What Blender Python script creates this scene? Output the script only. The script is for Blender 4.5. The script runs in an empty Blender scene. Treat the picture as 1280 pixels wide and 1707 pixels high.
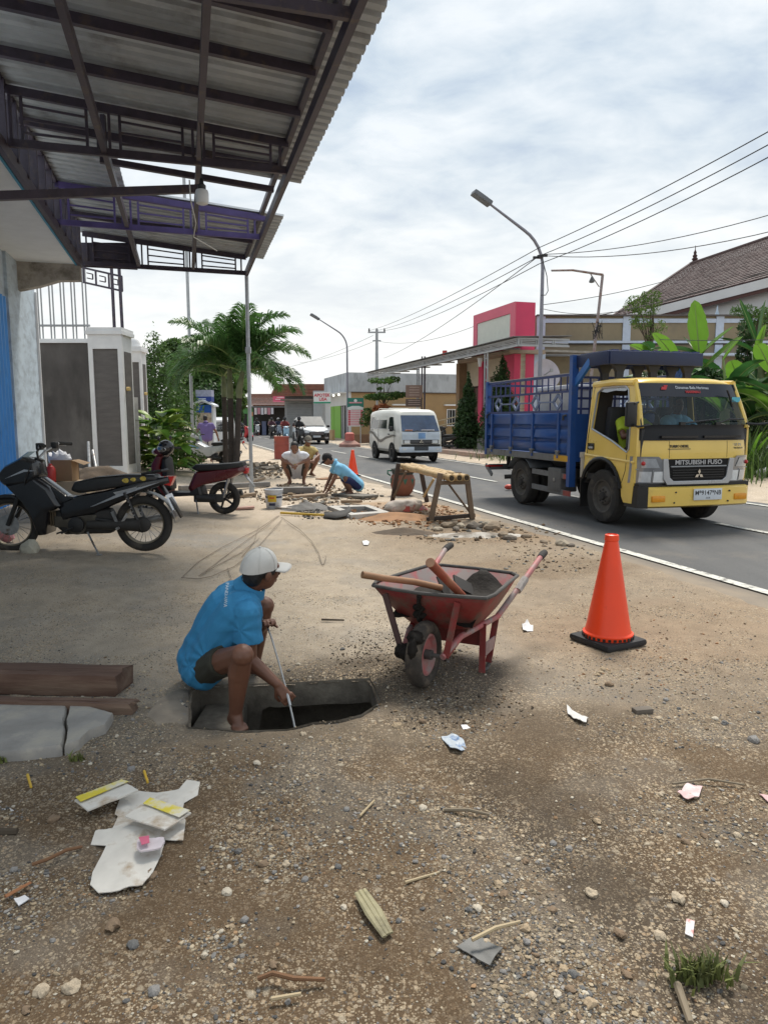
import bpy,bmesh,math,random
import numpy as np
from mathutils import Vector as V3,Matrix
R = math.radians
rnd = random.Random(11)
SC = bpy.context.scene
COL = SC.collection
FPX,PITCH,CAMH = 1183.0,R(7.37),1.5
cam_d = bpy.data.cameras.new('camera')
cam_d.sensor_fit = 'VERTICAL';cam_d.sensor_height = 24.0
cam_d.lens = 24.0 * FPX / 1707.0
cam_d.clip_start = 0.05;cam_d.clip_end = 2000
cam = bpy.data.objects.new('camera',cam_d);COL.objects.link(cam)
cam.location = (0,0,CAMH);cam.rotation_euler = (R(90) - PITCH,0,0)
SC.camera = cam
SUN_EL,SUN_AZ = R(62),R(14)
W = bpy.data.worlds.new('World');SC.world = W;W.use_nodes = True
nt = W.node_tree;nt.nodes.clear()
def wn(t,**k):
 n = nt.nodes.new(t)
 for a,b in k.items():setattr(n,a,b)
 return n
w_out = wn('ShaderNodeOutputWorld');w_bg = wn('ShaderNodeBackground')
w_sky = wn('ShaderNodeTexSky',sky_type='NISHITA',sun_disc=False,sun_elevation=SUN_EL,sun_rotation=SUN_AZ,
  air_density=1.0,dust_density=2.5,ozone_density=1.2)
w_tc = wn('ShaderNodeTexCoord');w_sep = wn('ShaderNodeSeparateXYZ')
nt.links.new(w_tc.outputs['Generated'],w_sep.inputs[0])
w_add = wn('ShaderNodeMath',operation='ADD');w_add.inputs[1].default_value = 0.22
w_abs = wn('ShaderNodeMath',operation='MAXIMUM');w_abs.inputs[1].default_value = 0.0
nt.links.new(w_sep.outputs['Z'],w_abs.inputs[0]);nt.links.new(w_abs.outputs[0],w_add.inputs[0])
w_dx = wn('ShaderNodeMath',operation='DIVIDE');w_dy = wn('ShaderNodeMath',operation='DIVIDE')
nt.links.new(w_sep.outputs['X'],w_dx.inputs[0]);nt.links.new(w_add.outputs[0],w_dx.inputs[1])
nt.links.new(w_sep.outputs['Y'],w_dy.inputs[0]);nt.links.new(w_add.outputs[0],w_dy.inputs[1])
w_cmb = wn('ShaderNodeCombineXYZ')
nt.links.new(w_dx.outputs[0],w_cmb.inputs[0]);nt.links.new(w_dy.outputs[0],w_cmb.inputs[1])
def w_noise(scale,detail,rough,dist,off):
 m = wn('ShaderNodeMapping');m.inputs['Location'].default_value = off
 m.inputs['Rotation'].default_value = (0,0,R(35));m.inputs['Scale'].default_value = (1.0,1.35,1)
 nt.links.new(w_cmb.outputs[0],m.inputs['Vector'])
 n = wn('ShaderNodeTexNoise');n.inputs['Scale'].default_value = scale;n.inputs['Detail'].default_value = detail
 n.inputs['Roughness'].default_value = rough;n.inputs['Distortion'].default_value = dist
 nt.links.new(m.outputs[0],n.inputs['Vector']);return n
n1 = w_noise(1.7,8,.56,.5,(3.1,1.7,0));n2 = w_noise(5.6,7,.56,.35,(0.4,5.2,0))
w_mix = wn('ShaderNodeMix',data_type='FLOAT');w_mix.inputs['Factor'].default_value = .38
nt.links.new(n1.outputs['Fac'],w_mix.inputs['A']);nt.links.new(n2.outputs['Fac'],w_mix.inputs['B'])
w_ramp = wn('ShaderNodeValToRGB')
e = w_ramp.color_ramp.elements
SKYK = 0.80
e[0].position = .36;e[0].color = (4.4*SKYK/10,5.4*SKYK/10,6.6*SKYK/10,1)
e[1].position = .60;e[1].color = (8.3*SKYK/10,8.8*SKYK/10,9.2*SKYK/10,1)
em = e.new(.46);em.color = (6.1*SKYK/10,7.0*SKYK/10,7.8*SKYK/10,1)
nt.links.new(w_mix.outputs['Result'],w_ramp.inputs['Fac'])
w_scale = wn('ShaderNodeVectorMath',operation='SCALE');w_scale.inputs['Scale'].default_value = 10.0
nt.links.new(w_ramp.outputs['Color'],w_scale.inputs[0])
w_fac = wn('ShaderNodeMapRange');w_fac.inputs['From Min'].default_value = .30;w_fac.inputs['From Max'].default_value = .50
w_fac.inputs['To Min'].default_value = .80;w_fac.inputs['To Max'].default_value = .96
nt.links.new(w_mix.outputs['Result'],w_fac.inputs['Value'])
w_cm = wn('ShaderNodeMix',data_type='RGBA')
nt.links.new(w_fac.outputs[0],w_cm.inputs['Factor']);nt.links.new(w_sky.outputs[0],w_cm.inputs['A']);nt.links.new(w_scale.outputs[0],w_cm.inputs['B'])
w_hz = wn('ShaderNodeMapRange');w_hz.inputs['From Min'].default_value = 0.0;w_hz.inputs['From Max'].default_value = .42
w_hz.inputs['To Min'].default_value = .80;w_hz.inputs['To Max'].default_value = 0.0;w_hz.interpolation_type = 'SMOOTHSTEP'
nt.links.new(w_abs.outputs[0],w_hz.inputs['Value'])
w_hm = wn('ShaderNodeMix',data_type='RGBA');w_hm.inputs['B'].default_value = (8.3,8.2,7.8,1)
nt.links.new(w_hz.outputs[0],w_hm.inputs['Factor']);nt.links.new(w_cm.outputs['Result'],w_hm.inputs['A'])
nt.links.new(w_hm.outputs['Result'],w_bg.inputs['Color']);w_bg.inputs['Strength'].default_value = 0.1
nt.links.new(w_bg.outputs[0],w_out.inputs[0])
sun_d = bpy.data.lights.new('sun','SUN');sun_d.energy = 3.1;sun_d.angle = R(18);sun_d.color = (1,.94,.84)
sun = bpy.data.objects.new('sun',sun_d);COL.objects.link(sun)
sd = V3((math.sin(SUN_AZ)*math.cos(SUN_EL),math.cos(SUN_AZ)*math.cos(SUN_EL),math.sin(SUN_EL)))
sun.rotation_euler = (-sd).to_track_quat('-Z','Y').to_euler();sun.location = (0,0,30)
vs = SC.view_settings
vs.view_transform = 'Standard';vs.look = 'None';vs.exposure = 0.47;vs.gamma = 1.0;vs.use_curve_mapping = False
SC.render.engine = 'CYCLES'
try:
 SC.cycles.use_denoising = True;SC.cycles.denoiser = 'OPENIMAGEDENOISE'
 SC.cycles.max_bounces = 8;SC.cycles.transparent_max_bounces = 8
except Exception:pass
TA = 0.300;NA = math.hypot(1,TA);ANG = math.atan(TA)
AL = V3((-TA/NA,1/NA,0));SI = V3((1/NA,TA/NA,0))
def S(r,s,z=0.0):return AL*r + SI*s + V3((0,0,z))
def rs(x,y):return (-x*TA + y)/NA,(x + y*TA)/NA
def sst(v):
 v = np.clip(v,0,1);return v*v*(3 - 2*v)
def gh_np(x,y):
 r = (-x*TA + y)/NA;s = (x + y*TA)/NA
 h = .14*sst((1.2 - s)/2.5)*sst((r - 4.5)/3.5)
 h = h + .26*sst((s - 10.9)/3.5)
 return h
def gh(x,y):return float(gh_np(np.float64(x),np.float64(y)))
def ray(px,py):
 u = (px - 640)/FPX;v = (853.5 - py)/FPX
 return V3((u,math.cos(PITCH) + v*math.sin(PITCH),-math.sin(PITCH) + v*math.cos(PITCH)))
def P(px,py,up=0.0):
 d = ray(px,py);h = 0.0
 for _ in range(12):
  t = (CAMH - h)/(-d.z);h = gh(d.x*t,d.y*t)
 return V3((d.x*t,d.y*t,h + up))
def A(px,py,Y):
 d = ray(px,py);return V3((d.x*Y/d.y,Y,CAMH + d.z*Y/d.y))
def _hash(ix,iy,seed):
 h = (ix.astype(np.int64)*374761393 + iy.astype(np.int64)*668265263 + seed*982451653) & 0x7fffffff
 h = ((h ^ (h >> 13))*1274126177) & 0x7fffffff
 return ((h ^ (h >> 16)) & 0xffff)/65535.0
def vnoise(x,y,seed=0):
 ix = np.floor(x);iy = np.floor(y);fx = x - ix;fy = y - iy
 fx = fx*fx*(3 - 2*fx);fy = fy*fy*(3 - 2*fy)
 a = _hash(ix,iy,seed);b = _hash(ix+1,iy,seed);c = _hash(ix,iy+1,seed);d = _hash(ix+1,iy+1,seed)
 return (a*(1-fx) + b*fx)*(1-fy) + (c*(1-fx) + d*fx)*fy
def fbm(x,y,seed=0,oct=4):
 t = 0;a = .5
 for k in range(oct):
  t = t + a*vnoise(x*2**k + 17.3*k,y*2**k - 9.1*k,seed+k);a *= .5
 return t
def tag(o,label=None,cat=None,group=None,kind=None):
 if label:o['label'] = label
 if cat:o['category'] = cat
 if group:o['group'] = group
 if kind:o['kind'] = kind
 return o
def thing(name,label,cat,loc=(0,0,0),rz=0.0,group=None):
 o = bpy.data.objects.new(name,None);COL.objects.link(o);o.empty_display_size = .2
 o.location = loc;o.rotation_euler = (0,0,rz)
 return tag(o,label,cat,group)
def copy_tree(o,parent=None):
 c = o.copy();COL.objects.link(c)
 if parent is not None:c.parent = parent
 for ch in list(o.children):copy_tree(ch,c)
 return c
def pmat(o):
 m = Matrix.LocRotScale(o.location,o.rotation_euler,o.scale)
 return (pmat(o.parent) @ m) if o.parent else m
class MB:
 def __init__(s):s.bm = bmesh.new()
 def v(s,*p):return s.bm.verts.new(p if len(p) == 3 else p[0])
 def face(s,pts):
  try:return s.bm.faces.new([s.bm.verts.new(V3(p)) for p in pts])
  except ValueError:return None
 def box(s,c,size,rot=None,bev=0.0):
  m = Matrix.Translation(V3(c)) @ (rot.to_4x4() if rot is not None else Matrix.Identity(4)) @ Matrix.Diagonal((size[0],size[1],size[2],1))
  r = bmesh.ops.create_cube(s.bm,size=1.0,matrix=m)
  if bev > 0:
   es = list({e for v in r['verts'] for e in v.link_edges})
   bmesh.ops.bevel(s.bm,geom=es,offset=bev,segments=2,affect='EDGES',profile=.6)
  return s
 def box2(s,a,b,bev=0.0):
  a = V3(a);b = V3(b)
  return s.box((a+b)/2,[max(abs(q),1e-4) for q in (b-a)],None,bev)
 def beam(s,p0,p1,w,h,up=(0,0,1),bev=0.0):
  p0 = V3(p0);p1 = V3(p1);d = (p1-p0);L = d.length
  if L < 1e-6:return s
  y = d/L;u = V3(up)
  if abs(y.dot(u)) > .98:u = V3((1,0,0))
  x = y.cross(u).normalized();z = x.cross(y)
  return s.box((p0+p1)/2,(w,L,h),Matrix((x,y,z)).transposed(),bev)
 def ring(s,c,x,y,rx,ry,n,ph=0.0):
  return [s.bm.verts.new(c + x*(rx*math.cos(ph + 2*math.pi*i/n)) + y*(ry*math.sin(ph + 2*math.pi*i/n))) for i in range(n)]
 def bridge(s,a,b):
  n = len(a)
  for i in range(n):
   try:s.bm.faces.new((a[i],a[(i+1) % n],b[(i+1) % n],b[i]))
   except ValueError:pass
 def tube(s,pts,rad,n=8,caps=True,flat=1.0):
  pts = [V3(p) for p in pts]
  if not hasattr(rad,'__len__'):rad = [rad]*len(pts)
  prev = None;rings = []
  ux = None
  for i,p in enumerate(pts):
   if i == 0:t = pts[1]-pts[0]
   elif i == len(pts)-1:t = pts[-1]-pts[-2]
   else:t = (pts[i+1]-p).normalized() + (p-pts[i-1]).normalized()
   if t.length < 1e-9:t = V3((0,0,1))
   t = t.normalized()
   if ux is None:
    u = V3((0,0,1)) if abs(t.z) < .9 else V3((1,0,0))
    ux = t.cross(u).normalized()
   else:ux = (ux - t*ux.dot(t)).normalized()
   uy = t.cross(ux)
   rings.append(s.ring(p,ux,uy,rad[i],rad[i]*flat,n))
  for a,b in zip(rings,rings[1:]):s.bridge(a,b)
  if caps:
   for q in (rings[0][::-1],rings[-1]):
    try:s.bm.faces.new(q)
    except ValueError:pass
  return s
 def cyl(s,p0,p1,r0,r1=None,n=12,caps=True):return s.tube([p0,p1],[r0,r0 if r1 is None else r1],n,caps)
 def lathe(s,prof,c=(0,0,0),axis=(0,0,1),n=20,closed=False,caps=True,x=None):
  ax = V3(axis).normalized();c = V3(c)
  if x is None:x = ax.orthogonal().normalized()
  y = ax.cross(x)
  rs_ = [s.ring(c + ax*h,x,y,max(r,1e-5),max(r,1e-5),n) for r,h in prof]
  for a,b in zip(rs_,rs_[1:]):s.bridge(a,b)
  if closed:s.bridge(rs_[-1],rs_[0])
  elif caps:
   for q in (rs_[0][::-1],rs_[-1]):
    try:s.bm.faces.new(q)
    except ValueError:pass
  return s
 def loft(s,rings,caps=True,closed=True):
  rv = [[s.bm.verts.new(V3(p)) for p in r] for r in rings]
  n = len(rv[0])
  for a,b in zip(rv,rv[1:]):
   for i in range(n if closed else n-1):
    try:s.bm.faces.new((a[i],a[(i+1) % n],b[(i+1) % n],b[i]))
    except ValueError:pass
  if caps and closed:
   for q in (rv[0][::-1],rv[-1]):
    try:s.bm.faces.new(q)
    except ValueError:pass
  return s
 def plate(s,outer,fn,th,holes=()):
  b = bmesh.new();loops = []
  for lp in [outer,*holes]:
   vs_ = [b.verts.new((p[0],p[1],0)) for p in lp]
   for i in range(len(vs_)):b.edges.new((vs_[i],vs_[(i+1) % len(vs_)]))
  if holes:bmesh.ops.triangle_fill(b,use_beauty=True,use_dissolve=False,edges=b.edges[:])
  else:b.faces.new(b.verts[:])
  b.normal_update()
  fl = b.faces[:]
  for f in fl:
   if f.normal.z < 0:f.normal_flip()
  ext = bmesh.ops.extrude_face_region(b,geom=fl)
  for g in ext['geom']:
   if isinstance(g,bmesh.types.BMVert):g.co.z = 1.0
  mp = {}
  for v_ in b.verts:mp[v_] = s.bm.verts.new(V3(fn(v_.co.x,v_.co.y,v_.co.z*th)))
  for f in b.faces:
   try:s.bm.faces.new([mp[q] for q in f.verts])
   except ValueError:pass
  b.free();return s
 def ell(s,c,r,rot=None,sub=2):
  m = Matrix.Translation(V3(c)) @ (rot.to_4x4() if rot is not None else Matrix.Identity(4)) @ Matrix.Diagonal((r[0],r[1],r[2],1))
  bmesh.ops.create_icosphere(s.bm,subdivisions=sub,radius=1.0,matrix=m);return s
 def capsule(s,p0,p1,r0,r1,n=10):
  p0 = V3(p0);p1 = V3(p1);d = p1-p0
  if d.length < 1e-5:return s.ell(p0,(r0,r0,r0))
  t = d.normalized();pr = []
  for k in range(5):a = -math.pi/2 + (math.pi/2)*k/4;pr.append((r0*math.cos(a),r0*math.sin(a)))
  for k in range(5):a = (math.pi/2)*k/4;pr.append((r1*math.cos(a),d.length + r1*math.sin(a)))
  return s.lathe(pr,p0,t,n)
 def build(s,name,mat,parent=None,sf=True,ang=38,wd=False,bevel=0.0):
  bm = s.bm
  if bevel > 0:
   bmesh.ops.remove_doubles(bm,verts=bm.verts[:],dist=1e-5)
   es = [e for e in bm.edges if len(e.link_faces) == 2 and e.calc_face_angle(0) > R(30)]
   if es:bmesh.ops.bevel(bm,geom=es,offset=bevel,segments=2,affect='EDGES',profile=.6)
  bmesh.ops.recalc_face_normals(bm,faces=bm.faces[:])
  me = bpy.data.meshes.new(name);bm.to_mesh(me);bm.free()
  if wd and parent is not None:me.transform(pmat(parent).inverted())
  if mat:me.materials.append(mat)
  if sf:
   me.polygons.foreach_set('use_smooth',[True]*len(me.polygons))
   me.set_sharp_from_angle(angle=R(ang))
  o = bpy.data.objects.new(name,me);COL.objects.link(o)
  if parent is not None:o.parent = parent
  return o
def part(o,parent,name=None,loc=None,rot=None):
 c = o.copy();COL.objects.link(c);c.parent = parent
 if loc is not None:c.location = loc
 if rot is not None:c.rotation_euler = rot
 return c
def np_mesh(name,V,F,mat,parent=None,sf=True,cols=None):
 me = bpy.data.meshes.new(name);V = np.asarray(V,np.float32);F = np.asarray(F,np.int32)
 k = F.shape[1]
 me.vertices.add(len(V));me.vertices.foreach_set('co',V.ravel())
 me.loops.add(F.size);me.loops.foreach_set('vertex_index',F.ravel())
 me.polygons.add(len(F));me.polygons.foreach_set('loop_start',np.arange(0,F.size,k,dtype=np.int32))
 me.update(calc_edges=True)
 if cols is not None:
  at = me.color_attributes.new('Col','FLOAT_COLOR','POINT')
  c4 = np.ones((len(V),4),np.float32);c4[:,:3] = cols;at.data.foreach_set('color',c4.ravel())
 me.polygons.foreach_set('use_smooth',np.full(len(F),sf))
 if mat:me.materials.append(mat)
 o = bpy.data.objects.new(name,me);COL.objects.link(o)
 if parent is not None:o.parent = parent
 return o
def text(name,body,size,M4,mat,parent=None,depth=.001,sx=1.0,bold=0.0,align='CENTER'):
 cu = bpy.data.curves.new('lettering','FONT');cu.body = body;cu.size = size;cu.extrude = depth
 cu.align_x = align;cu.align_y = 'CENTER';cu.offset = bold;cu.resolution_u = 3
 ob = bpy.data.objects.new('tmp',cu);COL.objects.link(ob)
 dg = bpy.context.evaluated_depsgraph_get()
 me = bpy.data.meshes.new_from_object(ob.evaluated_get(dg));bpy.data.objects.remove(ob);bpy.data.curves.remove(cu)
 me.transform(Matrix.Diagonal((sx,1,1,1)));me.transform(M4)
 me.materials.clear();me.materials.append(mat)
 o = bpy.data.objects.new(name,me);COL.objects.link(o)
 if parent is not None:o.parent = parent
 return o
def face_m(c,x,y):
 x = V3(x).normalized();y = V3(y).normalized();z = x.cross(y)
 m = Matrix((x,y,z)).transposed().to_4x4();m.translation = V3(c);return m
MATS = {}
def mat(name,col,rough=.6,metal=0.0,var=.12,vscale=4.0,bump=0.0,bscale=40.0,col2=None,c2scale=3.0,c2lo=.5,c2hi=.65,
  spec=.5,trans=0.0,alpha=1.0,emit=0.0,sub=0.0,stretch=None,coat=0.0,island=0.0):
 if name in MATS:return MATS[name]
 m = bpy.data.materials.new(name);m.use_nodes = True;t = m.node_tree;L = t.links
 b = t.nodes['Principled BSDF']
 b.inputs['Roughness'].default_value = rough;b.inputs['Metallic'].default_value = metal
 b.inputs['Specular IOR Level'].default_value = spec
 tc = t.nodes.new('ShaderNodeTexCoord');src = tc.outputs['Object']
 if stretch:
  mp = t.nodes.new('ShaderNodeMapping');mp.inputs['Scale'].default_value = stretch
  L.new(src,mp.inputs[0]);src = mp.outputs[0]
 def noise(sc,det=4.0,rg=.6):
  n = t.nodes.new('ShaderNodeTexNoise');n.inputs['Scale'].default_value = sc;n.inputs['Detail'].default_value = det
  n.inputs['Roughness'].default_value = rg;L.new(src,n.inputs['Vector']);return n
 out = None
 if var > 0:
  n = noise(vscale);mr = t.nodes.new('ShaderNodeMapRange')
  mr.inputs['From Min'].default_value = .3;mr.inputs['From Max'].default_value = .7
  mr.inputs['To Min'].default_value = 1-var;mr.inputs['To Max'].default_value = 1+var
  L.new(n.outputs['Fac'],mr.inputs['Value'])
  vm = t.nodes.new('ShaderNodeVectorMath');vm.operation = 'SCALE';vm.inputs[0].default_value = col[:3]
  L.new(mr.outputs[0],vm.inputs['Scale']);out = vm.outputs[0]
  rm = t.nodes.new('ShaderNodeMapRange');rm.inputs['To Min'].default_value = max(.02,rough-.1);rm.inputs['To Max'].default_value = min(1,rough+.1)
  L.new(n.outputs['Fac'],rm.inputs['Value']);L.new(rm.outputs[0],b.inputs['Roughness'])
 if col2 is not None:
  n = noise(c2scale,7.0,.65);mr = t.nodes.new('ShaderNodeMapRange')
  mr.inputs['From Min'].default_value = c2lo;mr.inputs['From Max'].default_value = c2hi
  L.new(n.outputs['Fac'],mr.inputs['Value'])
  mx = t.nodes.new('ShaderNodeMix');mx.data_type = 'RGBA';mx.inputs['A'].default_value = (*col[:3],1);mx.inputs['B'].default_value = (*col2[:3],1)
  if out:L.new(out,mx.inputs['A'])
  L.new(mr.outputs[0],mx.inputs['Factor']);out = mx.outputs['Result']
 if island > 0:
  g = t.nodes.new('ShaderNodeNewGeometry');mr = t.nodes.new('ShaderNodeMapRange')
  mr.inputs['To Min'].default_value = 1-island;mr.inputs['To Max'].default_value = 1+island
  L.new(g.outputs['Random Per Island'],mr.inputs['Value'])
  vm = t.nodes.new('ShaderNodeVectorMath');vm.operation = 'SCALE';vm.inputs[0].default_value = col[:3]
  if out:L.new(out,vm.inputs[0])
  L.new(mr.outputs[0],vm.inputs['Scale']);out = vm.outputs[0]
 if out:L.new(out,b.inputs['Base Color'])
 else:b.inputs['Base Color'].default_value = (*col[:3],1)
 if bump > 0:
  n = noise(bscale,5.0);bp = t.nodes.new('ShaderNodeBump');bp.inputs['Strength'].default_value = bump;bp.inputs['Distance'].default_value = .01
  L.new(n.outputs['Fac'],bp.inputs['Height']);L.new(bp.outputs[0],b.inputs['Normal'])
 b.inputs['Transmission Weight'].default_value = trans;b.inputs['Coat Weight'].default_value = coat
 if sub > 0:
  tr = t.nodes.new('ShaderNodeBsdfTranslucent');ms = t.nodes.new('ShaderNodeMixShader');ms.inputs[0].default_value = sub
  if out:L.new(out,tr.inputs['Color'])
  else:tr.inputs['Color'].default_value = (*col[:3],1)
  L.new(b.outputs[0],ms.inputs[1]);L.new(tr.outputs[0],ms.inputs[2]);L.new(ms.outputs[0],t.nodes['Material Output'].inputs[0])
 if alpha < 1:
  tp = t.nodes.new('ShaderNodeBsdfTransparent');ms = t.nodes.new('ShaderNodeMixShader');ms.inputs[0].default_value = alpha
  tp.inputs['Color'].default_value = (.75,.85,.85,1)
  L.new(tp.outputs[0],ms.inputs[1]);L.new(b.outputs[0],ms.inputs[2]);L.new(ms.outputs[0],t.nodes['Material Output'].inputs[0])
 if emit > 0:
  b.inputs['Emission Color'].default_value = (*col[:3],1);b.inputs['Emission Strength'].default_value = emit
 MATS[name] = m;return m
def vcol_mat(name,rough=.9,bump=.4,bscale=60):
 m = bpy.data.materials.new(name);m.use_nodes = True;t = m.node_tree;b = t.nodes['Principled BSDF']
 a = t.nodes.new('ShaderNodeAttribute');a.attribute_name = 'Col';t.links.new(a.outputs['Color'],b.inputs['Base Color'])
 b.inputs['Roughness'].default_value = rough;b.inputs['Specular IOR Level'].default_value = .25
 return m
BLACKP = mat('black_plastic',(.012,.012,.013),.42,var=.25,vscale=9)
BLACKG = mat('black_gloss_paint',(.008,.008,.01),.22,var=.3,vscale=5,coat=.3)
RUBBER = mat('tyre_rubber',(.028,.026,.024),.85,var=.3,vscale=12,bump=.3,bscale=70,col2=(.10,.085,.065),c2scale=5,c2lo=.52,c2hi=.75)
STEEL = mat('dull_steel',(.33,.33,.33),.42,.8,var=.25,vscale=12,col2=(.12,.08,.05),c2scale=8,c2lo=.58,c2hi=.7)
CHROME = mat('chrome',(.62,.62,.62),.15,1.0,var=.05)
GALV = mat('galvanised_pipe',(.42,.44,.46),.5,.35,var=.15,vscale=10)
GREYP = mat('grey_paint',(.30,.31,.32),.6,var=.12)
WHITEP = mat('white_paint',(.74,.75,.76),.45,var=.06,vscale=2)
CONC = mat('concrete',(.30,.285,.26),.9,var=.22,vscale=5,bump=.35,bscale=55,col2=(.17,.15,.125),c2scale=2.2,c2lo=.5,c2hi=.72)
GLASSD = mat('dark_glass',(.012,.016,.02),.06,var=0,spec=.6)
GLASST = mat('clear_glass',(.02,.03,.035),.04,var=0,spec=.6,alpha=.42)
LAMPG = mat('lamp_lens',(.70,.72,.74),.12,.0,var=.1,vscale=20,spec=.7,coat=.5)
AMBER = mat('amber_lens',(.75,.30,.02),.2,var=.1,vscale=20)
REDL = mat('red_lens',(.45,.02,.02),.2,var=.1,vscale=20)
REDP = mat('red_pink_paint',(.52,.10,.10),.5,var=.1)
# ================================================================== ground, pit, road
def px2(pts):return [P(*p) for p in pts]
HOLE_PX = [(318,1209),(320,1150),(334,1141),(470,1139),(545,1134),(613,1130),(620,1142),(630,1168),(598,1189),(560,1198),(520,1201),(480,1212),(400,1215)]
HOLE = [(p.x,p.y) for p in px2(HOLE_PX)]
def poly_dist(x,y,poly):
 n = len(poly);best = np.full(x.shape,1e9);bx = np.zeros_like(x);by = np.zeros_like(y);ins = np.zeros(x.shape,bool)
 for i in range(n):
  x0,y0 = poly[i];x1,y1 = poly[(i+1) % n];dx,dy = x1-x0,y1-y0
  t = np.clip(((x-x0)*dx + (y-y0)*dy)/(dx*dx+dy*dy),0,1);qx = x0+t*dx;qy = y0+t*dy
  d = np.hypot(x-qx,y-qy);m = d < best;best = np.where(m,d,best);bx = np.where(m,qx,bx);by = np.where(m,qy,by)
  c = ((y0 > y) != (y1 > y));xi = dx*(y-y0)/np.where(abs(dy) < 1e-9,1e-9,dy) + x0;ins ^= (c & (x < xi))
 return np.where(ins,-best,best),bx,by
def blob(x,y,c,rx,ry,ang=0.0,soft=.6):
 dx,dy = x-c[0],y-c[1];ca,sa = math.cos(ang),math.sin(ang)
 d = np.hypot((dx*ca+dy*sa)/rx,(-dx*sa+dy*ca)/ry) + .55*(fbm(x*5,y*5,91,3)-.47)
 return sst((1+soft/2-d)/soft)
def ground_bump(x,y):
 r = (-x*TA + y)/NA;s = (x + y*TA)/NA
 k = sst((4.5 - s)/.7) + sst((s - 10.6)/.8)
 near = sst((14 - y)/9)
 b = (fbm(x*1.3,y*1.3,3,3)-.45)*.045 + (fbm(x*6,y*6,8,3)-.45)*.018*near + (fbm(x*28,y*28,15,3)-.45)*.009*near
 return b*np.clip(k,0,1)
def soil(x,y):
 r = (-x*TA + y)/NA;s = (x + y*TA)/NA
 n1 = fbm(x*.9,y*.9,21,4);n2 = fbm(x*3.1,y*3.1,33,4);n3 = fbm(x*11,y*11,40,3)
 brown = np.array([.150,.102,.062]);dark = np.array([.090,.068,.048]);tan = np.array([.285,.245,.195]);sand = np.array([.385,.322,.255]);grey = np.array([.215,.195,.168])
 def mixc(a,b,t):return a*(1-t[...,None]) + b*t[...,None]
 c = np.broadcast_to(brown,x.shape+(3,)).copy()
 c = mixc(c,grey,np.clip(sst((n2-.42)/.25)*.5,0,1))
 ty = sst((y - 2.55 + (n1-.45)*1.3)/1.5)
 c = mixc(c,mixc(np.broadcast_to(tan,c.shape),np.broadcast_to(grey,c.shape),sst((n2-.40)/.2)*.6),ty*.92)
 c = mixc(c,np.broadcast_to(sand,c.shape),sst((y - 8.0 + (n1-.45)*5)/5.0)*.85)
 v = sst((s - 1.6 + (n1-.45)*1.6)/1.4)*sst((5.2-s)/.8)*sst((11-r)/3)
 c = mixc(c,np.array([.190,.142,.097])*np.ones(c.shape),v*.7)
 for (p,rx,ry,col,k) in [((.12,3.98),.85,.42,(.060,.046,.034),.80),((.55,3.35),.7,.30,(.105,.078,.054),.55),((-.55,3.25),.9,.16,(.215,.172,.125),.6),
        ((-1.25,3.35),.45,.22,(.16,.14,.115),.7),((1.35,9.3),1.3,.7,(.15,.10,.062),.6),((2.3,5.0),1.5,.8,(.20,.14,.09),.5),
        ((.55,12.0),1.6,1.0,(.29,.185,.11),.8),((1.0,10.2),.8,.55,(.115,.09,.068),.75),((-2.3,8.6),1.0,.5,(.20,.19,.175),.75),
        ((-.4,11.8),1.4,.7,(.17,.155,.14),.6),((1.7,7.2),.9,.5,(.13,.092,.06),.6)]:
  c = mixc(c,np.array(col)*np.ones(c.shape),blob(x,y,p,rx,ry)*k)
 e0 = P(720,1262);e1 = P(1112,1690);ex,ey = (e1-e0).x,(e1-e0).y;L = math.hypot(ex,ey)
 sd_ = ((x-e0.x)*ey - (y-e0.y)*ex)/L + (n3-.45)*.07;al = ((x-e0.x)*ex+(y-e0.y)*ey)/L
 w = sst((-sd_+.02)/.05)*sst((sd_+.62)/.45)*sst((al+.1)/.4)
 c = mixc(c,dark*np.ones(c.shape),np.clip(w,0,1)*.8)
 f = (.80 + .42*n3 + .26*(n1-.45))[...,None]
 return np.clip(c*f*(.76 + .58*sst((y-2.4)/2.8))[...,None],.02,.7)
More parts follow.
